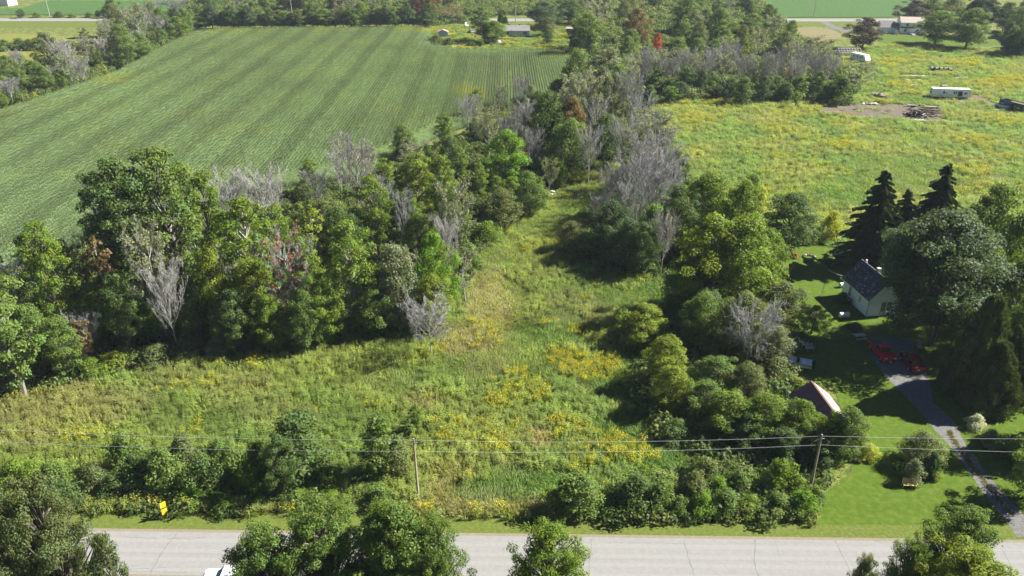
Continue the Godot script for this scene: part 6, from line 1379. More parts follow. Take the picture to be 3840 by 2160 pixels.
# a vehicle: side outline of the body, greenhouse and wheels; x is forward, z to its right
func vehicle(called: String, label: String, category: String, at: Vector3, turn: float, paint: String, l: float, w: float, belt: float, tall: float, hood: float, cab0: float, cab1: float, bed := false) -> Node3D:
	var o := thing(called, label, category, at, turn)
	var f := l * 0.5
	var s := Shape.new()
	var out_ := PackedVector2Array([Vector2(-f, 0.42), Vector2(-f * 0.8, 0.3), Vector2(f * 0.8, 0.28), Vector2(f * 0.99, 0.4), Vector2(f, 0.62), Vector2(f * 0.96, hood - 0.1), Vector2(f * 0.86, hood), Vector2(cab1 * f + 0.1, belt + 0.02), Vector2(cab0 * f - 0.1, belt + 0.02), Vector2(-f * 0.97, belt - 0.02), Vector2(-f, belt - 0.12)])
	s.prism(out_, -w * 0.5 + 0.09, w * 0.5 - 0.09, Transform3D())
	var inner := PackedVector2Array()
	for p in out_:
		inner.append(Vector2(p.x * 0.985, clampf(p.y, 0.34, belt - 0.1)))
	s.prism(inner, -w * 0.5, w * 0.5, Transform3D())
	part("body", s, paint, o)
	var mid := (cab0 + cab1) * 0.5 * f
	var long := (cab1 - cab0) * f
	var g := Shape.new()
	g.box(Vector3(mid, (belt + tall) * 0.5, 0), Vector3(long, tall - belt, w - 0.16), Color.WHITE, Basis(), Vector2(0.66 if not bed else 0.72, 0.82))
	part("glass", g, "glass", o)
	var r := Shape.new()
	var rl := long * (0.68 if not bed else 0.74)
	r.box(Vector3(mid, tall + 0.015, 0), Vector3(rl, 0.06, (w - 0.16) * 0.84), Color.WHITE, Basis(), Vector2(0.93, 0.9))
	for k in [-1, 1]:
		for e in [[0.5, 0.33], [-0.5, -0.33], [0.02, 0.02]]:
			r.tube(Vector3(mid + long * e[0], belt, k * (w * 0.5 - 0.08)), Vector3(mid + long * e[1], tall, k * (w * 0.5 - 0.08) * 0.84), 0.045, 0.04, Color.WHITE, 5)
	part("roof", r, paint, o)
	for x in [0.62, -0.6]:
		for k in [-1, 1]:
			var t := Shape.new()
			lathe(t, Vector3(f * x, 0.34, k * (w * 0.5 - 0.1)), Vector3(0, 0, 1), 0.34, 0.12)
			var wh := part("wheel", t, "tyre", o)
			var rim := Shape.new()
			lathe(rim, Vector3(f * x, 0.34, k * (w * 0.5 - 0.02)), Vector3(0, 0, 1), 0.2, 0.05)
			part("rim", rim, "steel", wh)
	for k in [-1, 1]:
		boxpart("headlight", Vector3(f * 0.955, hood - 0.16, k * (w * 0.5 - 0.3)), Vector3(0.14, 0.14, 0.34), "lamp_glass", o)
		boxpart("tail_light", Vector3(-f * 0.985, belt - 0.2, k * (w * 0.5 - 0.2)), Vector3(0.08, 0.3, 0.18), "tail_lamp", o)
		boxpart("mirror", Vector3(cab1 * f - 0.25, belt + 0.08, k * (w * 0.5 + 0.08)), Vector3(0.12, 0.16, 0.2), paint, o)
	boxpart("grille", Vector3(f * 0.995, 0.62, 0), Vector3(0.06, 0.26, w * 0.55), "black", o)
	boxpart("front_bumper", Vector3(f + 0.02, 0.4, 0), Vector3(0.12, 0.12, w * 0.86), "chrome" if bed else paint, o)
	boxpart("rear_bumper", Vector3(-f - 0.02, 0.42, 0), Vector3(0.12, 0.12, w * 0.86), "chrome" if bed else "black", o)
	return o


func vehicles() -> void:
	var t := vehicle("pickup_truck", "bright red pickup truck with a dark bed cover facing the road", "pickup truck", Vector3(54.15, 0, -97.86), -1.52, "red_paint", 5.3, 1.9, 1.12, 1.8, 1.1, -0.12, 0.42, true)
	boxpart("bed_cover", Vector3(-1.55, 1.15, 0), Vector3(1.75, 0.05, 1.55), "dark", t)
	boxpart("hood_stripe", Vector3(1.75, 1.113, 0), Vector3(0.95, 0.02, 0.34), "black", t)
	boxpart("licence_plate", Vector3(2.74, 0.48, 0), Vector3(0.03, 0.12, 0.3), "white", t)
	var u := vehicle("suv", "dark red sport utility vehicle parked tail towards the road", "car", Vector3(57.24, 0, -94.92), 1.49, "dark_red_paint", 4.7, 1.9, 1.08, 1.7, 1.04, -0.9, 0.35)
	boxpart("licence_plate", Vector3(-2.4, 0.78, 0), Vector3(0.03, 0.12, 0.3), "white", u)
	var rails := Shape.new()
	for k in [-1, 1]:
		rails.tube(Vector3(-1.8, 1.76, k * 0.66), Vector3(0.3, 1.76, k * 0.66), 0.03, 0.03)
	part("roof_rails", rails, "black", u)
	var c := vehicle("white_car", "white car on the near lane, half hidden by the roadside maple", "car", Vector3(-27.88, 0, -55.32), 3.13, "white_paint", 4.6, 1.85, 1.0, 1.6, 0.95, -0.85, 0.3)
	boxpart("licence_plate", Vector3(2.38, 0.5, 0), Vector3(0.03, 0.12, 0.3), "white", c)
	vehicle("white_sedan", "white sedan parked against the dark dumpster container", "car", Vector3(156.83, 0, -248.54), -1.23, "white_paint", 4.6, 1.8, 0.95, 1.42, 0.9, -0.62, 0.35)
	vehicle("old_car", "old grey car in the weeds by the ranch yard", "car", Vector3(-20.19, 0, -403.85), -1.16, "silver_paint", 4.3, 1.7, 0.95, 1.4, 0.9, -0.6, 0.35)


func chair(called: String, label: String, at: Vector3, turn: float, m: String, wide := 0.6, category := "chair", slats := 5) -> void:
	var o := thing(called, label, category, at, turn)
	for i in 4:
		boxpart("seat_slat", Vector3(-0.2 + 0.13 * i, 0.43, 0), Vector3(0.11, 0.03, wide), m, o)
	for x in [-0.25, 0.25]:
		for k in [-1, 1]:
			boxpart("leg", Vector3(x, 0.21, k * (wide * 0.5 - 0.03)), Vector3(0.05, 0.42, 0.05), m, o)
	for k in [-1, 1]:
		boxpart("armrest", Vector3(0, 0.66, k * (wide * 0.5 + 0.0)), Vector3(0.58, 0.04, 0.07), m, o)
		boxpart("arm_post", Vector3(0.25, 0.54, k * (wide * 0.5)), Vector3(0.05, 0.22, 0.05), m, o)
	var lean := Basis(Vector3.BACK, 0.25)
	for i in slats:
		boxpart("back_slat", Vector3(-0.32, 0.72, (i - (slats - 1) * 0.5) * wide / slats), Vector3(0.03, 0.62, wide / slats * 0.72), m, o, lean)


func rock(s: Shape, o: Vector3, r: Vector3, seed_: int) -> void:
	R.seed = seed_
	var f := FastNoiseLite.new()
	f.seed = seed_
	f.frequency = 0.9
	var n := 9
	var m := 6
	var pts := []
	for i in m + 1:
		var row := []
		for j in n:
			var th := PI * i / m
			var ph := TAU * j / n
			var d := Vector3(sin(th) * cos(ph), cos(th), sin(th) * sin(ph))
			row.append(o + d * r * (1.0 + 0.5 * f.get_noise_3dv(d * 1.4)))
		pts.append(row)
	for i in m:
		for j in n:
			var k := (j + 1) % n
			s.quad(pts[i][j], pts[i][k], pts[i + 1][k], pts[i + 1][j], shade(0.8, 1.0, 0.04))


func yard() -> void:
	chair("garden_bench", "yellow slatted wooden bench in front of the lawn island shrub", Vector3(45.16, 0, -69.14), -PI / 2 - 0.1, "yellow_wood", 1.5, "bench", 10)
	chair("garden_bench", "white wire garden bench in the shade near the boat", Vector3(44.07, 0, -99.09), -PI / 2 + 0.2, "steel", 1.2, "bench", 7)
	chair("lawn_chair", "white lawn chair standing left of the white wire bench", Vector3(43.38, 0, -100.93), -0.6, "white", 0.55)
	chair("lawn_chair", "low white lawn chair beside the standing one", Vector3(43.65, 0, -100.12), 2.4, "white", 0.5)
	chair("lawn_chair", "pale wire chair under the maple behind the dark red car", Vector3(60.37, 0, -99.32), -1.9, "steel", 0.6)
	chair("red_chair", "left of two red wooden lawn chairs by the fire pit", Vector3(52.45, 0, -133.03), 0.4, "red_plastic", 0.75)
	chair("red_chair", "right of two red wooden lawn chairs by the fire pit", Vector3(52.97, 0, -132.13), 0.2, "red_plastic", 0.75)
	var pit := thing("fire_pit", "dark ring-shaped fire pit of stones on the shaded lawn", "fire pit", Vector3(55.46, 0, -132.49))
	for i in 12:
		var s := Shape.new()
		rock(s, Vector3(cos(TAU * i / 12) * 1.0, 0.15, sin(TAU * i / 12) * 1.0), Vector3(0.27, 0.2, 0.24), 600 + i)
		part("stone", s, "rotten" if i % 4 else "stone", pit)
	var tank := thing("fuel_tank", "white rounded box tank on the lawn before the house", "tank", Vector3(52.95, 0, -109.11), 0.1)
	var ts := Shape.new()
	var oval := PackedVector2Array()
	for i in 16:
		oval.append(Vector2(cos(TAU * i / 16) * 0.4, 0.6 + sin(TAU * i / 16) * 0.42).clamp(Vector2(-0.36, 0.2), Vector2(0.36, 1.0)))
	ts.prism(oval, -0.75, 0.75, Transform3D(Basis(Vector3.UP, PI / 2), Vector3.ZERO))
	part("body", ts, "white", tank)
	for x in [-0.6, 0.6]:
		for z in [-0.28, 0.28]:
			boxpart("leg", Vector3(x, 0.12, z), Vector3(0.06, 0.24, 0.06), "steel", tank)
	var gas := thing("gas_tank", "small white gas tank at the house's far corner", "tank", Vector3(56.96, 0, -120.20), 0.3)
	var gs := Shape.new()
	gs.tube(Vector3(-0.6, 0.5, 0), Vector3(0.6, 0.5, 0), 0.36, 0.36, Color.WHITE, 12, true)
	part("body", gs, "white", gas)
	for x in [-0.4, 0.4]:
		boxpart("foot", Vector3(x, 0.09, 0), Vector3(0.12, 0.18, 0.5), "steel", gas)
	var table := thing("picnic_table", "grey-blue picnic table on the shaded lawn before the pickup", "table", Vector3(52.72, 0, -102.47), 0.15)
	for i in 5:
		boxpart("top_plank", Vector3(0, 0.74, -0.36 + 0.18 * i), Vector3(1.8, 0.04, 0.16), "weathered", table)
	for k in [-1, 1]:
		boxpart("bench_plank", Vector3(0, 0.45, k * 0.75), Vector3(1.8, 0.04, 0.26), "weathered", table)
		for x in [-0.65, 0.65]:
			var s := Shape.new()
			s.tube(Vector3(x, 0, k * 0.7), Vector3(x, 0.72, k * 0.25), 0.045, 0.045, Color.WHITE, 4)
			part("leg", s, "weathered", table)
	for x in [-0.65, 0.65]:
		boxpart("cross_bar", Vector3(x + 0.05, 0.42, 0), Vector3(0.05, 0.08, 1.6), "weathered", table)
	var boat := thing("motor_boat", "white open motorboat with dark rails half under the bushes", "boat", Vector3(40.10, 0, -94.82), 2.78)
	var hull := Shape.new()
	var rings := []
	for i in 9:
		var x := -2.6 + 5.2 * i / 8.0
		var hw := 1.05 * sqrt(maxf(0.04, 1.0 - pow(maxf(0, x - 0.2) / 2.5, 2.2)))
		rings.append([Vector3(x, 1.05, -hw), Vector3(x, 0.5, -hw * 0.75), Vector3(x, 0.38, 0), Vector3(x, 0.5, hw * 0.75), Vector3(x, 1.05, hw), Vector3(x, 1.05, hw - 0.14), Vector3(x, 0.7, hw * 0.62), Vector3(x, 0.7, -hw * 0.62), Vector3(x, 1.05, -hw + 0.14)])
	for i in 8:
		for j in 9:
			hull.quad(rings[i][j], rings[i + 1][j], rings[i + 1][(j + 1) % 9], rings[i][(j + 1) % 9])
	hull.quad(rings[0][0], rings[0][1], rings[0][3], rings[0][4])
	part("hull", hull, "white", boat)
	for x in [-1.5, 0.1]:
		boxpart("seat", Vector3(x, 0.88, 0), Vector3(0.5, 0.36, 1.2), "white", boat)
	boxpart("console", Vector3(-0.7, 1.05, 0.3), Vector3(0.4, 0.7, 0.5), "dark", boat)
	var rail := Shape.new()
	for i in 8:
		for k in [0, 4]:
			rail.tube(rings[i][k] + Vector3(0, 0.06, 0), rings[i + 1][k] + Vector3(0, 0.06, 0), 0.05, 0.05, Color.WHITE, 5)
	part("rail", rail, "dark", boat)
	var mo := Shape.new()
	mo.box(Vector3(-2.8, 1.2, 0), Vector3(0.45, 0.6, 0.4))
	mo.box(Vector3(-2.8, 0.6, 0), Vector3(0.2, 0.8, 0.16))
	part("outboard_motor", mo, "black", boat)
	var tl := Shape.new()
	for k in [-0.6, 0.6]:
		tl.box(Vector3(0.2, 0.33, k), Vector3(4.6, 0.1, 0.1))
	for k in [-0.95, 0.95]:
		lathe(tl, Vector3(-0.8, 0.28, k), Vector3(0, 0, 1), 0.28, 0.09)
	part("trailer", tl, "tyre", boat)


func garden() -> void:
	var rocks := [[Vector3(42.79, 0, -80.97), 0.4, "pale garden rock, farthest of three by the barn's corner"], [Vector3(42.90, 0, -79.56), 0.5, "large pale garden rock by the barn's corner"], [Vector3(42.25, 0, -75.93), 0.42, "pale flat garden rock by the golden hosta"]]
	for i in 3:
		var q: Array = rocks[i]
		var s := Shape.new()
		rock(s, Vector3(0, q[1] * 0.4, 0), Vector3(q[1], q[1] * 0.7, q[1] * 0.8), 640 + i)
		tag(part("garden_rock", s, "stone", self), q[2], "rock", "garden rocks by the barn").position = q[0]
	R.seed = 655
	var beds := [[Vector3(48.18, 0, -71.89), "orange flowers in the lawn island between the shrubs"], [Vector3(35.67, 0, -69.95), "orange flowers at the foot of the leaning pole"]]
	for q in beds:
		var o := thing("flower_clump", q[1], "flowers", q[0])
		var s := Shape.new()
		var g := Shape.new()
		for i in 40:
			leaf_at(s, Vector3(R.randf_range(-0.5, 0.5), R.randf_range(0.4, 0.75), R.randf_range(-0.5, 0.5)), (Vector3.UP + dir() * 0.6).normalized(), 0.22, shade(0.8, 1.0, 0.1))
		for i in 120:
			leaf_at(g, Vector3(R.randf_range(-0.55, 0.55), R.randf_range(0.05, 0.5), R.randf_range(-0.55, 0.55)), (Vector3.UP + dir() * 0.8).normalized(), 0.24, shade(0.7, 1.0, 0.1))
		part("flowers", s, "flower_orange", o)
		part("leaves", g, "mid", o)
	var tub := thing("planter", "dark blue planter tub beside the orange flowers", "planter", Vector3(36.07, 0, -69.41))
	var ps := Shape.new()
	ps.tube(Vector3.ZERO, Vector3(0, 0.55, 0), 0.26, 0.36, Color.WHITE, 12)
	part("tub", ps, "container_blue", tub)
	var soil := Shape.new()
	soil.tube(Vector3(0, 0.45, 0), Vector3(0, 0.48, 0), 0.33, 0.33, Color.WHITE, 12, true)
	part("soil", soil, "rotten", tub)
	var strip := []
	var cols := []
	R.seed = 661
	var line := [Vector3(55.00, 0, -79.56), Vector3(54.63, 0, -77.16), Vector3(54.36, 0, -73.39), Vector3(54.34, 0, -69.88), Vector3(54.35, 0, -64.73)]
	for i in 4:
		for k in 46:
			var p: Vector3 = line[i].lerp(line[i + 1], R.randf()) + Vector3(R.randfn(0, 0.16), 0.02, R.randfn(0, 0.16))
			strip.append(Transform3D(Basis(Vector3.UP, R.randf() * TAU).scaled(Vector3(0.32, 0.22, 0.32)), p))
			cols.append(Color(0.2, 0.19, 0.06) * R.randf_range(0.8, 1.3))
	tag(scatter("driveway_grass", tussock(402, 30, 0.85, 0.5, 0.04, 0.1), M["grass"], strip, cols), "thin strip of dry grass down the middle of the driveway", "grass")


# a long white travel trailer; x along it, its door side towards +z
func trailer(called: String, label: String, at: Vector3, turn: float, l: float, nose: float, opened: bool) -> void:
	var o := thing(called, label, "travel trailer", at, turn)
	var f := l * 0.5
	var s := Shape.new()
	s.prism(PackedVector2Array([Vector2(-f, 0.55), Vector2(f - nose * 0.4, 0.55), Vector2(f, 1.2), Vector2(f - nose, 3.1), Vector2(-f + 0.25, 3.1), Vector2(-f, 2.7)]), -1.25, 1.25, Transform3D())
	part("body", s, "trailer_white", o)
	boxpart("roof", Vector3(-nose * 0.4, 3.13, 0), Vector3(l - nose - 0.1, 0.08, 2.6), "white", o)
	boxpart("roof_vent", Vector3(l * 0.05, 3.26, 0.1), Vector3(0.7, 0.22, 0.6), "white", o)
	boxpart("skirt", Vector3(-0.2, 0.45, 0), Vector3(l - 1.2, 0.3, 2.3), "dark", o)
	for x in [-0.22, -0.16]:
		for k in [-1, 1]:
			var t := Shape.new()
			lathe(t, Vector3(l * x * 0.8, 0.36, k * 1.1), Vector3(0, 0, 1), 0.36, 0.12)
			part("wheel", t, "tyre", o)
	if opened:
		for q in [[-0.2, 2.0, 0.5, 0.9], [-0.14, 1.85, 0.35, 0.45], [0.06, 2.05, 0.42, 0.95], [0.11, 2.05, 0.36, 0.95], [0.35, 1.85, 0.9, 0.5]]:
			boxpart("window", Vector3(q[0] * l, q[1], 1.24), Vector3(q[2], q[3], 0.06), "glass", o)
		boxpart("doorway", Vector3(0.215 * l, 1.65, 1.235), Vector3(1.4, 1.6, 0.06), "black", o)
		boxpart("door_frame", Vector3(0.215 * l, 2.5, 1.26), Vector3(1.6, 0.1, 0.08), "white", o)
		boxpart("end_window", Vector3(-f, 1.9, 0), Vector3(0.06, 0.9, 1.7), "glass", o)
		boxpart("stripe", Vector3(-0.05 * l, 1.2, 1.256), Vector3(l * 0.5, 0.06, 0.02), "tarp", o)
	else:
		for x in [-0.3, -0.05, 0.12, 0.24]:
			boxpart("window", Vector3(x * l, 2.05, 1.24), Vector3(0.55, 0.6, 0.06), "glass", o)
		boxpart("end_window", Vector3(f - nose * 0.5 - 0.02, 2.2, 0), Vector3(0.3, 0.4, 0.8), "tarp", o)
	boxpart("hitch", Vector3(f + 0.3 - nose * 0.3, 0.5, 0), Vector3(1.4, 0.1, 0.12), "dark", o)


# a heap: planks or logs thrown over one another, each a part
func heap(called: String, label: String, at: Vector3, n: int, l: float, spread: Vector2, high: float, m: Array, seed_: int, thick := 0.0, align := 10.0, category := "wood pile") -> Node3D:
	R.seed = seed_
	var o := thing(called, label, category, at)
	for i in n:
		var s := Shape.new()
		var c := Vector3(R.randf_range(-1, 1) * spread.x, 0.2 + high * (i + 0.5) / n * (0.4 + 0.6 * R.randf()), R.randf_range(-1, 1) * spread.y)
		var a := R.randf() * PI if align > 5 else align + R.randf_range(-0.25, 0.25)
		var d := Vector3(cos(a), R.randf_range(-0.12, 0.3) * minf(1.0, high), sin(a)).normalized() * l * R.randf_range(0.5, 1.0) * 0.5
		if thick > 0.0:
			var r := thick * R.randf_range(0.6, 1.2)
			s.tube(c - d, c + d, r, r * 0.7, shade(0.7, 1.0, 0.06), 7, true)
		else:
			s.box(c, Vector3(d.length() * 2.0, 0.1, R.randf_range(0.3, 0.6)), shade(0.75, 1.0, 0.04), Basis(Vector3.UP, -a) * Basis(Vector3.BACK, asin(d.normalized().y)))
		part("log" if thick > 0.0 else "plank", s, m[i % m.size()], o)
	return o


func right_yard() -> void:
	trailer("travel_trailer", "long white travel trailer with an open doorway in the meadow", Vector3(146.75, 0, -262.38), -0.15, 12.4, 0.5, true)
	trailer("travel_trailer", "white travel trailer half hidden by shrubs before the hoop frame", Vector3(142.51, 0, -326.97), -1.18, 8.5, 1.1, false)
	# the greenhouse frame: bare steel hoops
	var g := thing("hoop_greenhouse", "bare steel hoop frame of a greenhouse among the trees", "greenhouse frame", Vector3(142.30, 0, -339.53), 0.00)
	for i in 9:
		var x := -4.6 + 9.2 * i / 8.0
		var s := Shape.new()
		for j in 12:
			var a := PI * j / 12.0
			var b := PI * (j + 1) / 12.0
			s.tube(Vector3(x, maxf(0, sin(a) * 3.3), cos(a) * 2.6), Vector3(x, maxf(0, sin(b) * 3.3), cos(b) * 2.6), 0.12, 0.12, Color.WHITE, 5)
		part("hoop", s, "white", g)
	for q in [[PI * 0.5, 3.3], [PI * 0.2, 0], [PI * 0.8, 0]]:
		var s := Shape.new()
		s.tube(Vector3(-4.6, sin(q[0]) * 3.3, cos(q[0]) * 2.6), Vector3(4.6, sin(q[0]) * 3.3, cos(q[0]) * 2.6), 0.09, 0.09, Color.WHITE, 5)
		part("purlin", s, "white", g)
	boxpart("base_board", Vector3(0, 0.5, 2.6), Vector3(9.2, 0.9, 0.06), "weathered", g)
	boxpart("base_board", Vector3(0, 0.5, -2.6), Vector3(9.2, 0.9, 0.06), "weathered", g)
	var arch := thing("bent_pipe", "long pale bent pipe lying before the hoop frame", "pipe", Vector3(138.00, 0, -331.36))
	var ps := Shape.new()
	var last := Vector3(-4.5, 0.3, 0.6)
	for i in range(1, 9):
		var p := Vector3(-4.5 + 9.0 * i / 8.0, 0.3 + 0.9 * sin(PI * i / 8.0), 0.6)
		ps.tube(last, p, 0.09, 0.09, Color.WHITE, 6)
		last = p
	part("pipe_length", ps, "white", arch)
	# the dumpster
	var d := thing("dumpster", "long dark open-topped dumpster container at the right edge", "dumpster", Vector3(159.23, 0, -246.96), -1.24)
	var half := 4.4
	var b := Shape.new()
	for k in [-1, 1]:
		b.box(Vector3(0, 1.2, k * 1.2), Vector3(half * 2, 2.2, 0.08))
		for i in 12:
			b.box(Vector3(-half + 0.35 + i * 0.74, 1.15, k * 1.27), Vector3(0.1, 2.0, 0.08))
		b.box(Vector3(0, 2.32, k * 1.22), Vector3(half * 2 + 0.1, 0.12, 0.16))
	b.box(Vector3(-half, 1.2, 0), Vector3(0.08, 2.2, 2.32))
	b.box(Vector3(half, 1.2, 0), Vector3(0.08, 2.2, 2.32))
	b.box(Vector3(0, 0.18, 0), Vector3(half * 2 - 0.1, 0.16, 2.3))
	part("body", b, "container_blue", d)
	for i in 6:
		var s := Shape.new()
		s.box(Vector3(-2.2 + i * 0.5, 1.85, 1.318), Vector3(0.06, 0.36, 0.02))
		s.box(Vector3(-2.08 + i * 0.5, 1.85 + [0.15, -0.15, 0.0][i % 3], 1.32), Vector3(0.2, 0.07, 0.02))
		if i % 2:
			s.box(Vector3(-2.0 + i * 0.5, 1.93, 1.322), Vector3(0.06, 0.2, 0.02))
		part("lettering", s, "white", d)
	boxpart("ladder_rail", Vector3(1.6, 0.9, 1.34), Vector3(0.06, 1.5, 0.05), "steel", d)
	boxpart("scrap_load", Vector3(1.4, 1.7, 0), Vector3(5.4, 1.0, 2.1), "rust_metal", d)
	# timber and rubbish
	heap("brush_pile", "big pile of dark brush and broken timber on the muddy ground", Vector3(126.12, 0, -238.37), 60, 6.0, Vector2(3.2, 1.8), 2.6, ["brush_brown", "rotten", "weathered", "brush_brown", "rotten"], 701, 0.14)
	heap("timber_pile", "pale timbers leaning on the front of the brush pile", Vector3(125.95, 0, -235.94), 9, 4.6, Vector2(1.2, 0.7), 1.3, ["weathered", "weathered", "wood"], 702, 0.13, 2.3)
	heap("white_rubbish", "flat white panels lying in front of the brush pile", Vector3(122.72, 0, -232.15), 4, 3.0, Vector2(1.2, 0.4), 0.15, ["white"], 703, 0.0, 0.1, "rubbish pile")
	heap("lumber_stack", "grey lumber pile behind the brush pile", Vector3(134.08, 0, -248.01), 9, 4.5, Vector2(2.2, 0.5), 0.5, ["weathered", "wood"], 704, 0.0, 0.3)
	heap("lumber_stack", "small grey lumber pile left of the long grey one", Vector3(128.33, 0, -250.13), 10, 3.0, Vector2(1.6, 0.6), 0.5, ["weathered", "hay"], 705, 0.0, 2.9)
	heap("white_rubbish", "white broken boards heaped left of the muddy ground", Vector3(116.62, 0, -253.37), 9, 2.2, Vector2(2.6, 0.6), 0.4, ["white", "weathered"], 706, 0.0, 10.0, "rubbish pile")
	heap("white_planks", "long white planks on the grass, the farthest pair", Vector3(153.19, 0, -297.55), 3, 6.5, Vector2(1.6, 0.5), 0.12, ["white"], 707, 0.0, 0.05, "planks")
	heap("white_planks", "short white planks left of the long white ones", Vector3(148.29, 0, -298.28), 3, 3.5, Vector2(1.5, 0.5), 0.1, ["weathered", "white"], 708, 0.0, 0.05, "planks")
	heap("white_planks", "two white planks pointing at the camera below the long ones", Vector3(149.70, 0, -290.41), 2, 2.6, Vector2(0.6, 0.4), 0.1, ["white"], 709, 0.0, 1.3, "planks")
	heap("white_planks", "tiny white planks left of the pointing pair", Vector3(145.46, 0, -290.41), 2, 1.8, Vector2(0.5, 0.4), 0.1, ["white"], 710, 0.0, 1.3, "planks")
	heap("white_planks", "crossed pale planks nearest the golden weeds", Vector3(143.31, 0, -281.59), 3, 3.6, Vector2(1.4, 0.5), 0.1, ["white", "weathered"], 711, 0.0, 2.8, "planks")
	heap("white_rubbish", "white lumber scraps piled behind the long trailer", Vector3(153.10, 0, -278.97), 10, 2.0, Vector2(1.3, 0.5), 0.9, ["white", "weathered"], 712, 0.0, 10.0, "rubbish pile")
	heap("grey_boards", "grey boards lying in the grass right of the hay bales", Vector3(166.58, 0, -293.94), 3, 5.0, Vector2(1.2, 0.3), 0.1, ["weathered"], 713, 0.0, -0.5, "planks")
	var spots := [2343, 2354, 2366, 2377, 2388]
	for i in 5:
		var at: Vector3 = [Vector3(163.50, 0, -309.66), Vector3(164.82, 0, -308.87), Vector3(166.48, 0, -308.48), Vector3(167.99, 0, -308.10), Vector3(169.30, 0, -307.32)][i]
		var o := thing("hay_bale", "grey weathered hay bale, %s from the left of the row of five" % ORDER[i], "hay bale", at, 0.3, "row of old hay bales")
		var s := Shape.new()
		s.tube(Vector3(-0.75, 0.66, 0), Vector3(0.75, 0.62, 0), 0.7, 0.66, shade(0.7, 1.0, 0.05), 12, true)
		part("bale", s, "hay", o)
		var w := Shape.new()
		for k in [-0.4, 0.0, 0.4]:
			w.tube(Vector3(k - 0.02, 0.65, 0), Vector3(k + 0.02, 0.65, 0), 0.71, 0.71, Color.WHITE, 12)
		part("twine", w, "weathered", o)
	var mounds := [[Vector3(122.13, 0, -264.14), 1.6, "clay", "brown earth mound, left of three by the meadow"], [Vector3(123.80, 0, -262.38), 2.0, "hay", "grey straw mound, largest of three by the meadow"], [Vector3(125.06, 0, -260.65), 1.4, "rotten", "dark earth mound, right of three by the meadow"]]
	for i in 3:
		var q: Array = mounds[i]
		var s := Shape.new()
		rock(s, Vector3(0, q[1] * 0.2, 0), Vector3(q[1], q[1] * 0.62, q[1] * 0.8), 720 + i)
		tag(part("earth_mound", s, q[2], self), q[3], "mound", "mounds by the meadow").position = q[0]
	sheet("pond", [98.13, 239.85, 102.15, 242.35, 105.48, 241.34, 107.78, 239.35, 106.20, 236.91, 100.78, 235.46, 97.49, 236.42], 0.04, "brown_water")
	heap("white_rubbish", "white rubbish heap on the left side of the grassy corridor", Vector3(9.00, 0, -167.13), 9, 1.6, Vector2(0.5, 1.0), 0.35, ["white", "stone"], 731, 0.0, 10.0, "rubbish pile")
	heap("old_timber", "dark rotten timber along the corridor's left edge", Vector3(11.46, 0, -172.56), 7, 4.0, Vector2(0.5, 1.6), 0.4, ["rotten", "rust_metal", "rotten"], 732, 0.12, 1.1)
	heap("grey_branches", "small heap of grey branches in the corridor grass", Vector3(14.85, 0, -173.40), 7, 2.6, Vector2(0.9, 0.5), 0.3, ["weathered", "rotten"], 733, 0.05, 0.4)


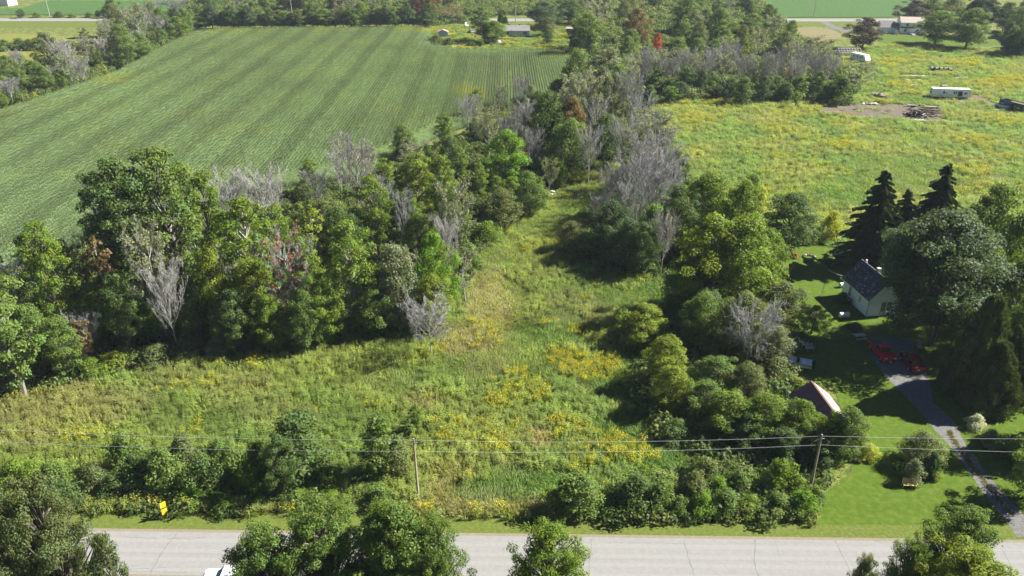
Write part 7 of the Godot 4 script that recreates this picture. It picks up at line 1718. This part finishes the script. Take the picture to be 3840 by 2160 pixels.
func ranch() -> void:
	R.seed = 801
	var o := thing("ranch_house", "low pale blue ranch house with a long grey roof beyond the corn", "house", Vector3(0.78, 0, -395.08))
	var a := 3.4
	var s := Shape.new()
	var t := Transform3D(Basis(Vector3.UP, PI / 2), Vector3.ZERO)
	s.prism(PackedVector2Array([Vector2(-a, 0), Vector2(a, 0), Vector2(a, 2.7), Vector2(0, 4.7), Vector2(-a, 2.7)]), -7.6, 7.6, t)
	part("wall", s, "pale_blue", o)
	var r := Shape.new()
	for k in [-1, 1]:
		roof_plane(r, Vector3(-7.9, 4.75, 0), Vector3(7.9, 4.75, 0), Vector3(7.9, 2.6, k * 3.75), Vector3(-7.9, 2.6, k * 3.75), 0.12)
	var rf := part("roof", r, "shingle_grey", o)
	for x in [-2.2, 2.9]:
		boxpart("chimney", Vector3(x, 4.9, -0.3), Vector3(0.55, 0.9, 0.55), "rust_metal", rf)
	var pipe := Shape.new()
	pipe.tube(Vector3(-0.6, 0, 3.6), Vector3(-0.6, 4.6, 3.5), 0.08, 0.08, Color.WHITE, 6)
	part("drain_pipe", pipe, "white", o)
	for x in [-2.9, 5.0, 6.1]:
		windows(o, Vector3(x, 1.7, a), Vector3(1, 0, 0), Vector3(0, 0, 1), 0.95, 1.0, 2, 1)
	boxpart("foundation", Vector3(0, 0.15, 0), Vector3(15.4, 0.3, 7.0), "weathered", o)
	boxpart("antenna_mast", Vector3(7.2, 3.6, 1.2), Vector3(0.08, 5.2, 0.08), "steel", o)
	var sh := thing("garden_shed", "small pale blue shed with a brown roof at the corn's corner", "shed", Vector3(-33.36, 0, -392.63), 0.05)
	gable_walls("wall", "tarp", sh, 2.4, -1.7, 1.7, 2.2, 3.1)
	var r2 := Shape.new()
	for k in [-1, 1]:
		roof_plane(r2, Vector3(0, 3.15, -2.0), Vector3(0, 3.15, 2.0), Vector3(k * 2.65, 2.1, 2.0), Vector3(k * 2.65, 2.1, -2.0), 0.1)
	part("roof", r2, "shingle_brown", sh)
	boxpart("door", Vector3(0, 1.0, 1.72), Vector3(3.9, 1.9, 0.06), "pale_blue", sh)
	boxpart("trim", Vector3(2.3, 1.1, 1.73), Vector3(0.2, 2.2, 0.08), "white", sh)
	var lean := thing("lean_to", "small grey lean-to shed in the shade of the ranch woods", "shed", Vector3(29.30, 0, -403.85), -0.2)
	boxpart("wall", Vector3(0, 1.1, -1.2), Vector3(4.4, 2.2, 0.1), "weathered", lean)
	boxpart("side_wall", Vector3(-2.15, 1.05, 0), Vector3(0.1, 2.1, 2.3), "weathered", lean)
	var r3 := Shape.new()
	r3.box(Vector3(0, 2.25, 0.1), Vector3(4.8, 0.08, 3.0), Color.WHITE, Basis(Vector3.RIGHT, 0.12))
	part("roof", r3, "tin", lean)
	for x in [-2.1, 2.1]:
		boxpart("post", Vector3(x, 1.0, 1.3), Vector3(0.12, 2.0, 0.12), "weathered", lean)
	var tarp := thing("tarpaulin_heap", "blue-grey tarpaulin over a heap in the ranch yard weeds", "tarpaulin", Vector3(-6.58, 0, -370.75))
	var ts := Shape.new()
	rock(ts, Vector3(0, 0.7, 0), Vector3(1.9, 1.2, 1.3), 811)
	part("cover", ts, "tarp", tarp)
	heap("yard_junk", "pale junk strewn by the pale blue shed", Vector3(-29.56, 0, -396.31), 9, 1.6, Vector2(2.2, 0.8), 0.5, ["white", "wood", "rust_metal"], 812, 0.0, 10.0, "junk")
	heap("yard_junk", "brown junk heap left of the old grey car", Vector3(-16.78, 0, -402.58), 8, 2.0, Vector2(1.6, 0.7), 0.6, ["rust_metal", "wood", "weathered"], 813, 0.0, 10.0, "junk")
	heap("white_slab", "white slab lying on the yard's edge at the corn", Vector3(-25.59, 0, -362.20), 2, 3.2, Vector2(0.3, 0.1), 0.15, ["white"], 814, 0.0, 0.0, "slab")
	var dish := thing("satellite_dish", "white satellite dish on a short post behind the yard", "satellite dish", Vector3(-23.39, 0, -419.78))
	boxpart("post", Vector3(0, 0.8, 0), Vector3(0.12, 1.6, 0.12), "steel", dish)
	var ds := Shape.new()
	ds.tube(Vector3(0, 1.7, 0), Vector3(0.25, 2.0, 0.45), 0.2, 1.1, Color.WHITE, 12)
	part("dish", ds, "white", dish)
	var st := thing("farm_shed", "white metal farm shed in the far top left corner", "shed", Vector3(-316.13, 0, -514.74), 0.0)
	gable_walls("wall", "white", st, 4.2, -5.0, 5.0, 3.6, 5.2)
	var r4 := Shape.new()
	for k in [-1, 1]:
		roof_plane(r4, Vector3(0, 5.25, -5.3), Vector3(0, 5.25, 5.3), Vector3(k * 4.5, 3.5, 5.3), Vector3(k * 4.5, 3.5, -5.3), 0.1)
	part("roof", r4, "tin", st)


func far_house() -> void:
	R.seed = 821
	var at := Vector3(197.15, 0, -403.85)
	var o := thing("two_storey_house", "white two-storey house with a lower garage wing at the far right", "house", at, -0.17)
	var t := Transform3D(Basis(Vector3.UP, PI / 2), Vector3.ZERO)
	var s := Shape.new()
	s.prism(PackedVector2Array([Vector2(-3.6, 0), Vector2(3.6, 0), Vector2(3.6, 5.2), Vector2(0, 7.4), Vector2(-3.6, 5.2)]), -5.0, 5.6, t)
	part("main_wall", s, "clapboard_white", o)
	var r := Shape.new()
	for k in [-1, 1]:
		roof_plane(r, Vector3(-5.3, 7.45, 0), Vector3(5.9, 7.45, 0), Vector3(5.9, 5.1, k * 3.95), Vector3(-5.3, 5.1, k * 3.95), 0.12)
	var rf := part("main_roof", r, "shingle_tan", o)
	for x in [-1.6, 3.6]:
		boxpart("chimney", Vector3(x, 7.5, -0.4), Vector3(0.6, 0.8, 0.6), "rust_metal", rf)
	var w := Shape.new()
	w.prism(PackedVector2Array([Vector2(-3.4, 0), Vector2(3.4, 0), Vector2(3.4, 2.7), Vector2(0, 5.4), Vector2(-3.4, 2.7)]), -14.2, -7.4, t)
	part("garage_wall", w, "clapboard_white", o)
	var r2 := Shape.new()
	for k in [-1, 1]:
		roof_plane(r2, Vector3(-14.5, 5.45, 0), Vector3(-7.3, 5.45, 0), Vector3(-7.3, 2.6, k * 3.75), Vector3(-14.5, 2.6, k * 3.75), 0.12)
	part("garage_roof", r2, "shingle_grey", o)
	boxpart("link_wall", Vector3(-6.2, 1.3, 0.4), Vector3(2.5, 2.6, 5.0), "tarp", o)
	var r3 := Shape.new()
	for k in [-1, 1]:
		roof_plane(r3, Vector3(-7.4, 4.3, 0.2), Vector3(-5.02, 4.3, 0.2), Vector3(-5.02, 2.5, 0.2 + k * 3.1), Vector3(-7.4, 2.5, 0.2 + k * 3.1), 0.1)
	part("link_roof", r3, "shingle_dark", o)
	var porch := Shape.new()
	roof_plane(porch, Vector3(-5.0, 3.1, 3.62), Vector3(1.0, 3.1, 3.62), Vector3(1.0, 2.75, 5.0), Vector3(-5.0, 2.75, 5.0), 0.1)
	part("porch_roof", porch, "shingle_dark", o)
	for q in [[-1.9, 4.2], [3.3, 4.2], [-2.4, 1.6], [3.2, 1.6]]:
		windows(o, Vector3(q[0], q[1], 3.6), Vector3(1, 0, 0), Vector3(0, 0, 1), 1.0, 1.1, 2, 2)
	windows(o, Vector3(-13.0, 1.6, 3.4), Vector3(1, 0, 0), Vector3(0, 0, 1), 0.8, 0.9, 2, 2)
	windows(o, Vector3(-6.0, 1.5, 2.91), Vector3(1, 0, 0), Vector3(0, 0, 1), 0.6, 1.6, 1, 2)
	var deck := thing("wooden_deck", "grey wooden deck with a white railing behind the two-storey house", "deck", at + Vector3(1.5, 0, 5.6))
	for i in 8:
		boxpart("deck_board", Vector3(0, 0.55, -1.4 + 0.4 * i), Vector3(7.0, 0.06, 0.37), "weathered", deck)
	for x in [-3.4, -1.7, 0.0, 1.7, 3.4]:
		boxpart("post", Vector3(x, 0.75, 1.55), Vector3(0.1, 1.5, 0.1), "white", deck)
	boxpart("rail", Vector3(0, 1.5, 1.56), Vector3(7.0, 0.1, 0.08), "white", deck)
	var tb := thing("patio_set", "white patio table and chairs on the far lawn", "table", Vector3(194.75, 0, -392.63))
	boxpart("top", Vector3(0, 0.72, 0), Vector3(1.6, 0.05, 1.0), "white", tb)
	for x in [-0.7, 0.7]:
		for z in [-0.4, 0.4]:
			boxpart("leg", Vector3(x, 0.35, z), Vector3(0.06, 0.7, 0.06), "white", tb)
	var toy := thing("play_house", "small white and blue play house on the far lawn", "play house", Vector3(188.99, 0, -398.79))
	boxpart("wall", Vector3(0, 0.7, 0), Vector3(1.5, 1.4, 1.2), "white", toy)
	boxpart("base", Vector3(0, 0.2, 0.62), Vector3(1.6, 0.4, 0.06), "pale_blue", toy)
	var tr := Shape.new()
	tr.prism(PackedVector2Array([Vector2(-0.9, 1.4), Vector2(0.9, 1.4), Vector2(0, 2.1)]), -0.7, 0.7, Transform3D())
	part("roof", tr, "white", toy)
	var cn := thing("traffic_cone", "orange-red cone beside the play house", "cone", Vector3(188.96, 0, -396.31))
	var cs := Shape.new()
	cs.tube(Vector3.ZERO, Vector3(0, 1.0, 0), 0.32, 0.06, Color.WHITE, 10)
	cs.box(Vector3(0, 0.03, 0), Vector3(0.7, 0.06, 0.7))
	part("cone", cs, "flower_orange", cn)
	var sw := thing("swing_frame", "white swing frame standing on the far lawn before the house", "swing", Vector3(181.83, 0, -401.31))
	for x in [-1.6, 1.6]:
		for z in [-0.9, 0.9]:
			var q := Shape.new()
			q.tube(Vector3(x, 0, z), Vector3(x, 2.1, 0), 0.06, 0.06, Color.WHITE, 5)
			part("leg", q, "white", sw)
	boxpart("top_bar", Vector3(0, 2.1, 0), Vector3(3.4, 0.1, 0.1), "white", sw)
	var fence := thing("rail_fence", "old low rail fence between the far lawn and the meadow", "fence", Vector3(184.03, 0, -368.58))
	for i in 9:
		boxpart("post", Vector3(-9.0 + 2.2 * i, 0.5, 0), Vector3(0.14, 1.0, 0.14), "weathered", fence)
	for y in [0.45, 0.85]:
		boxpart("rail", Vector3(-0.2, y, 0.1), Vector3(17.8, 0.09, 0.06), "weathered", fence)
	sheet("far_lawn", [179.47, 401.31, 207.02, 401.31, 227.27, 391.42, 225.86, 368.58, 200.42, 358.06, 184.03, 368.58, 168.58, 368.58], 0.012, "lawn")


func odds() -> void:
	pass
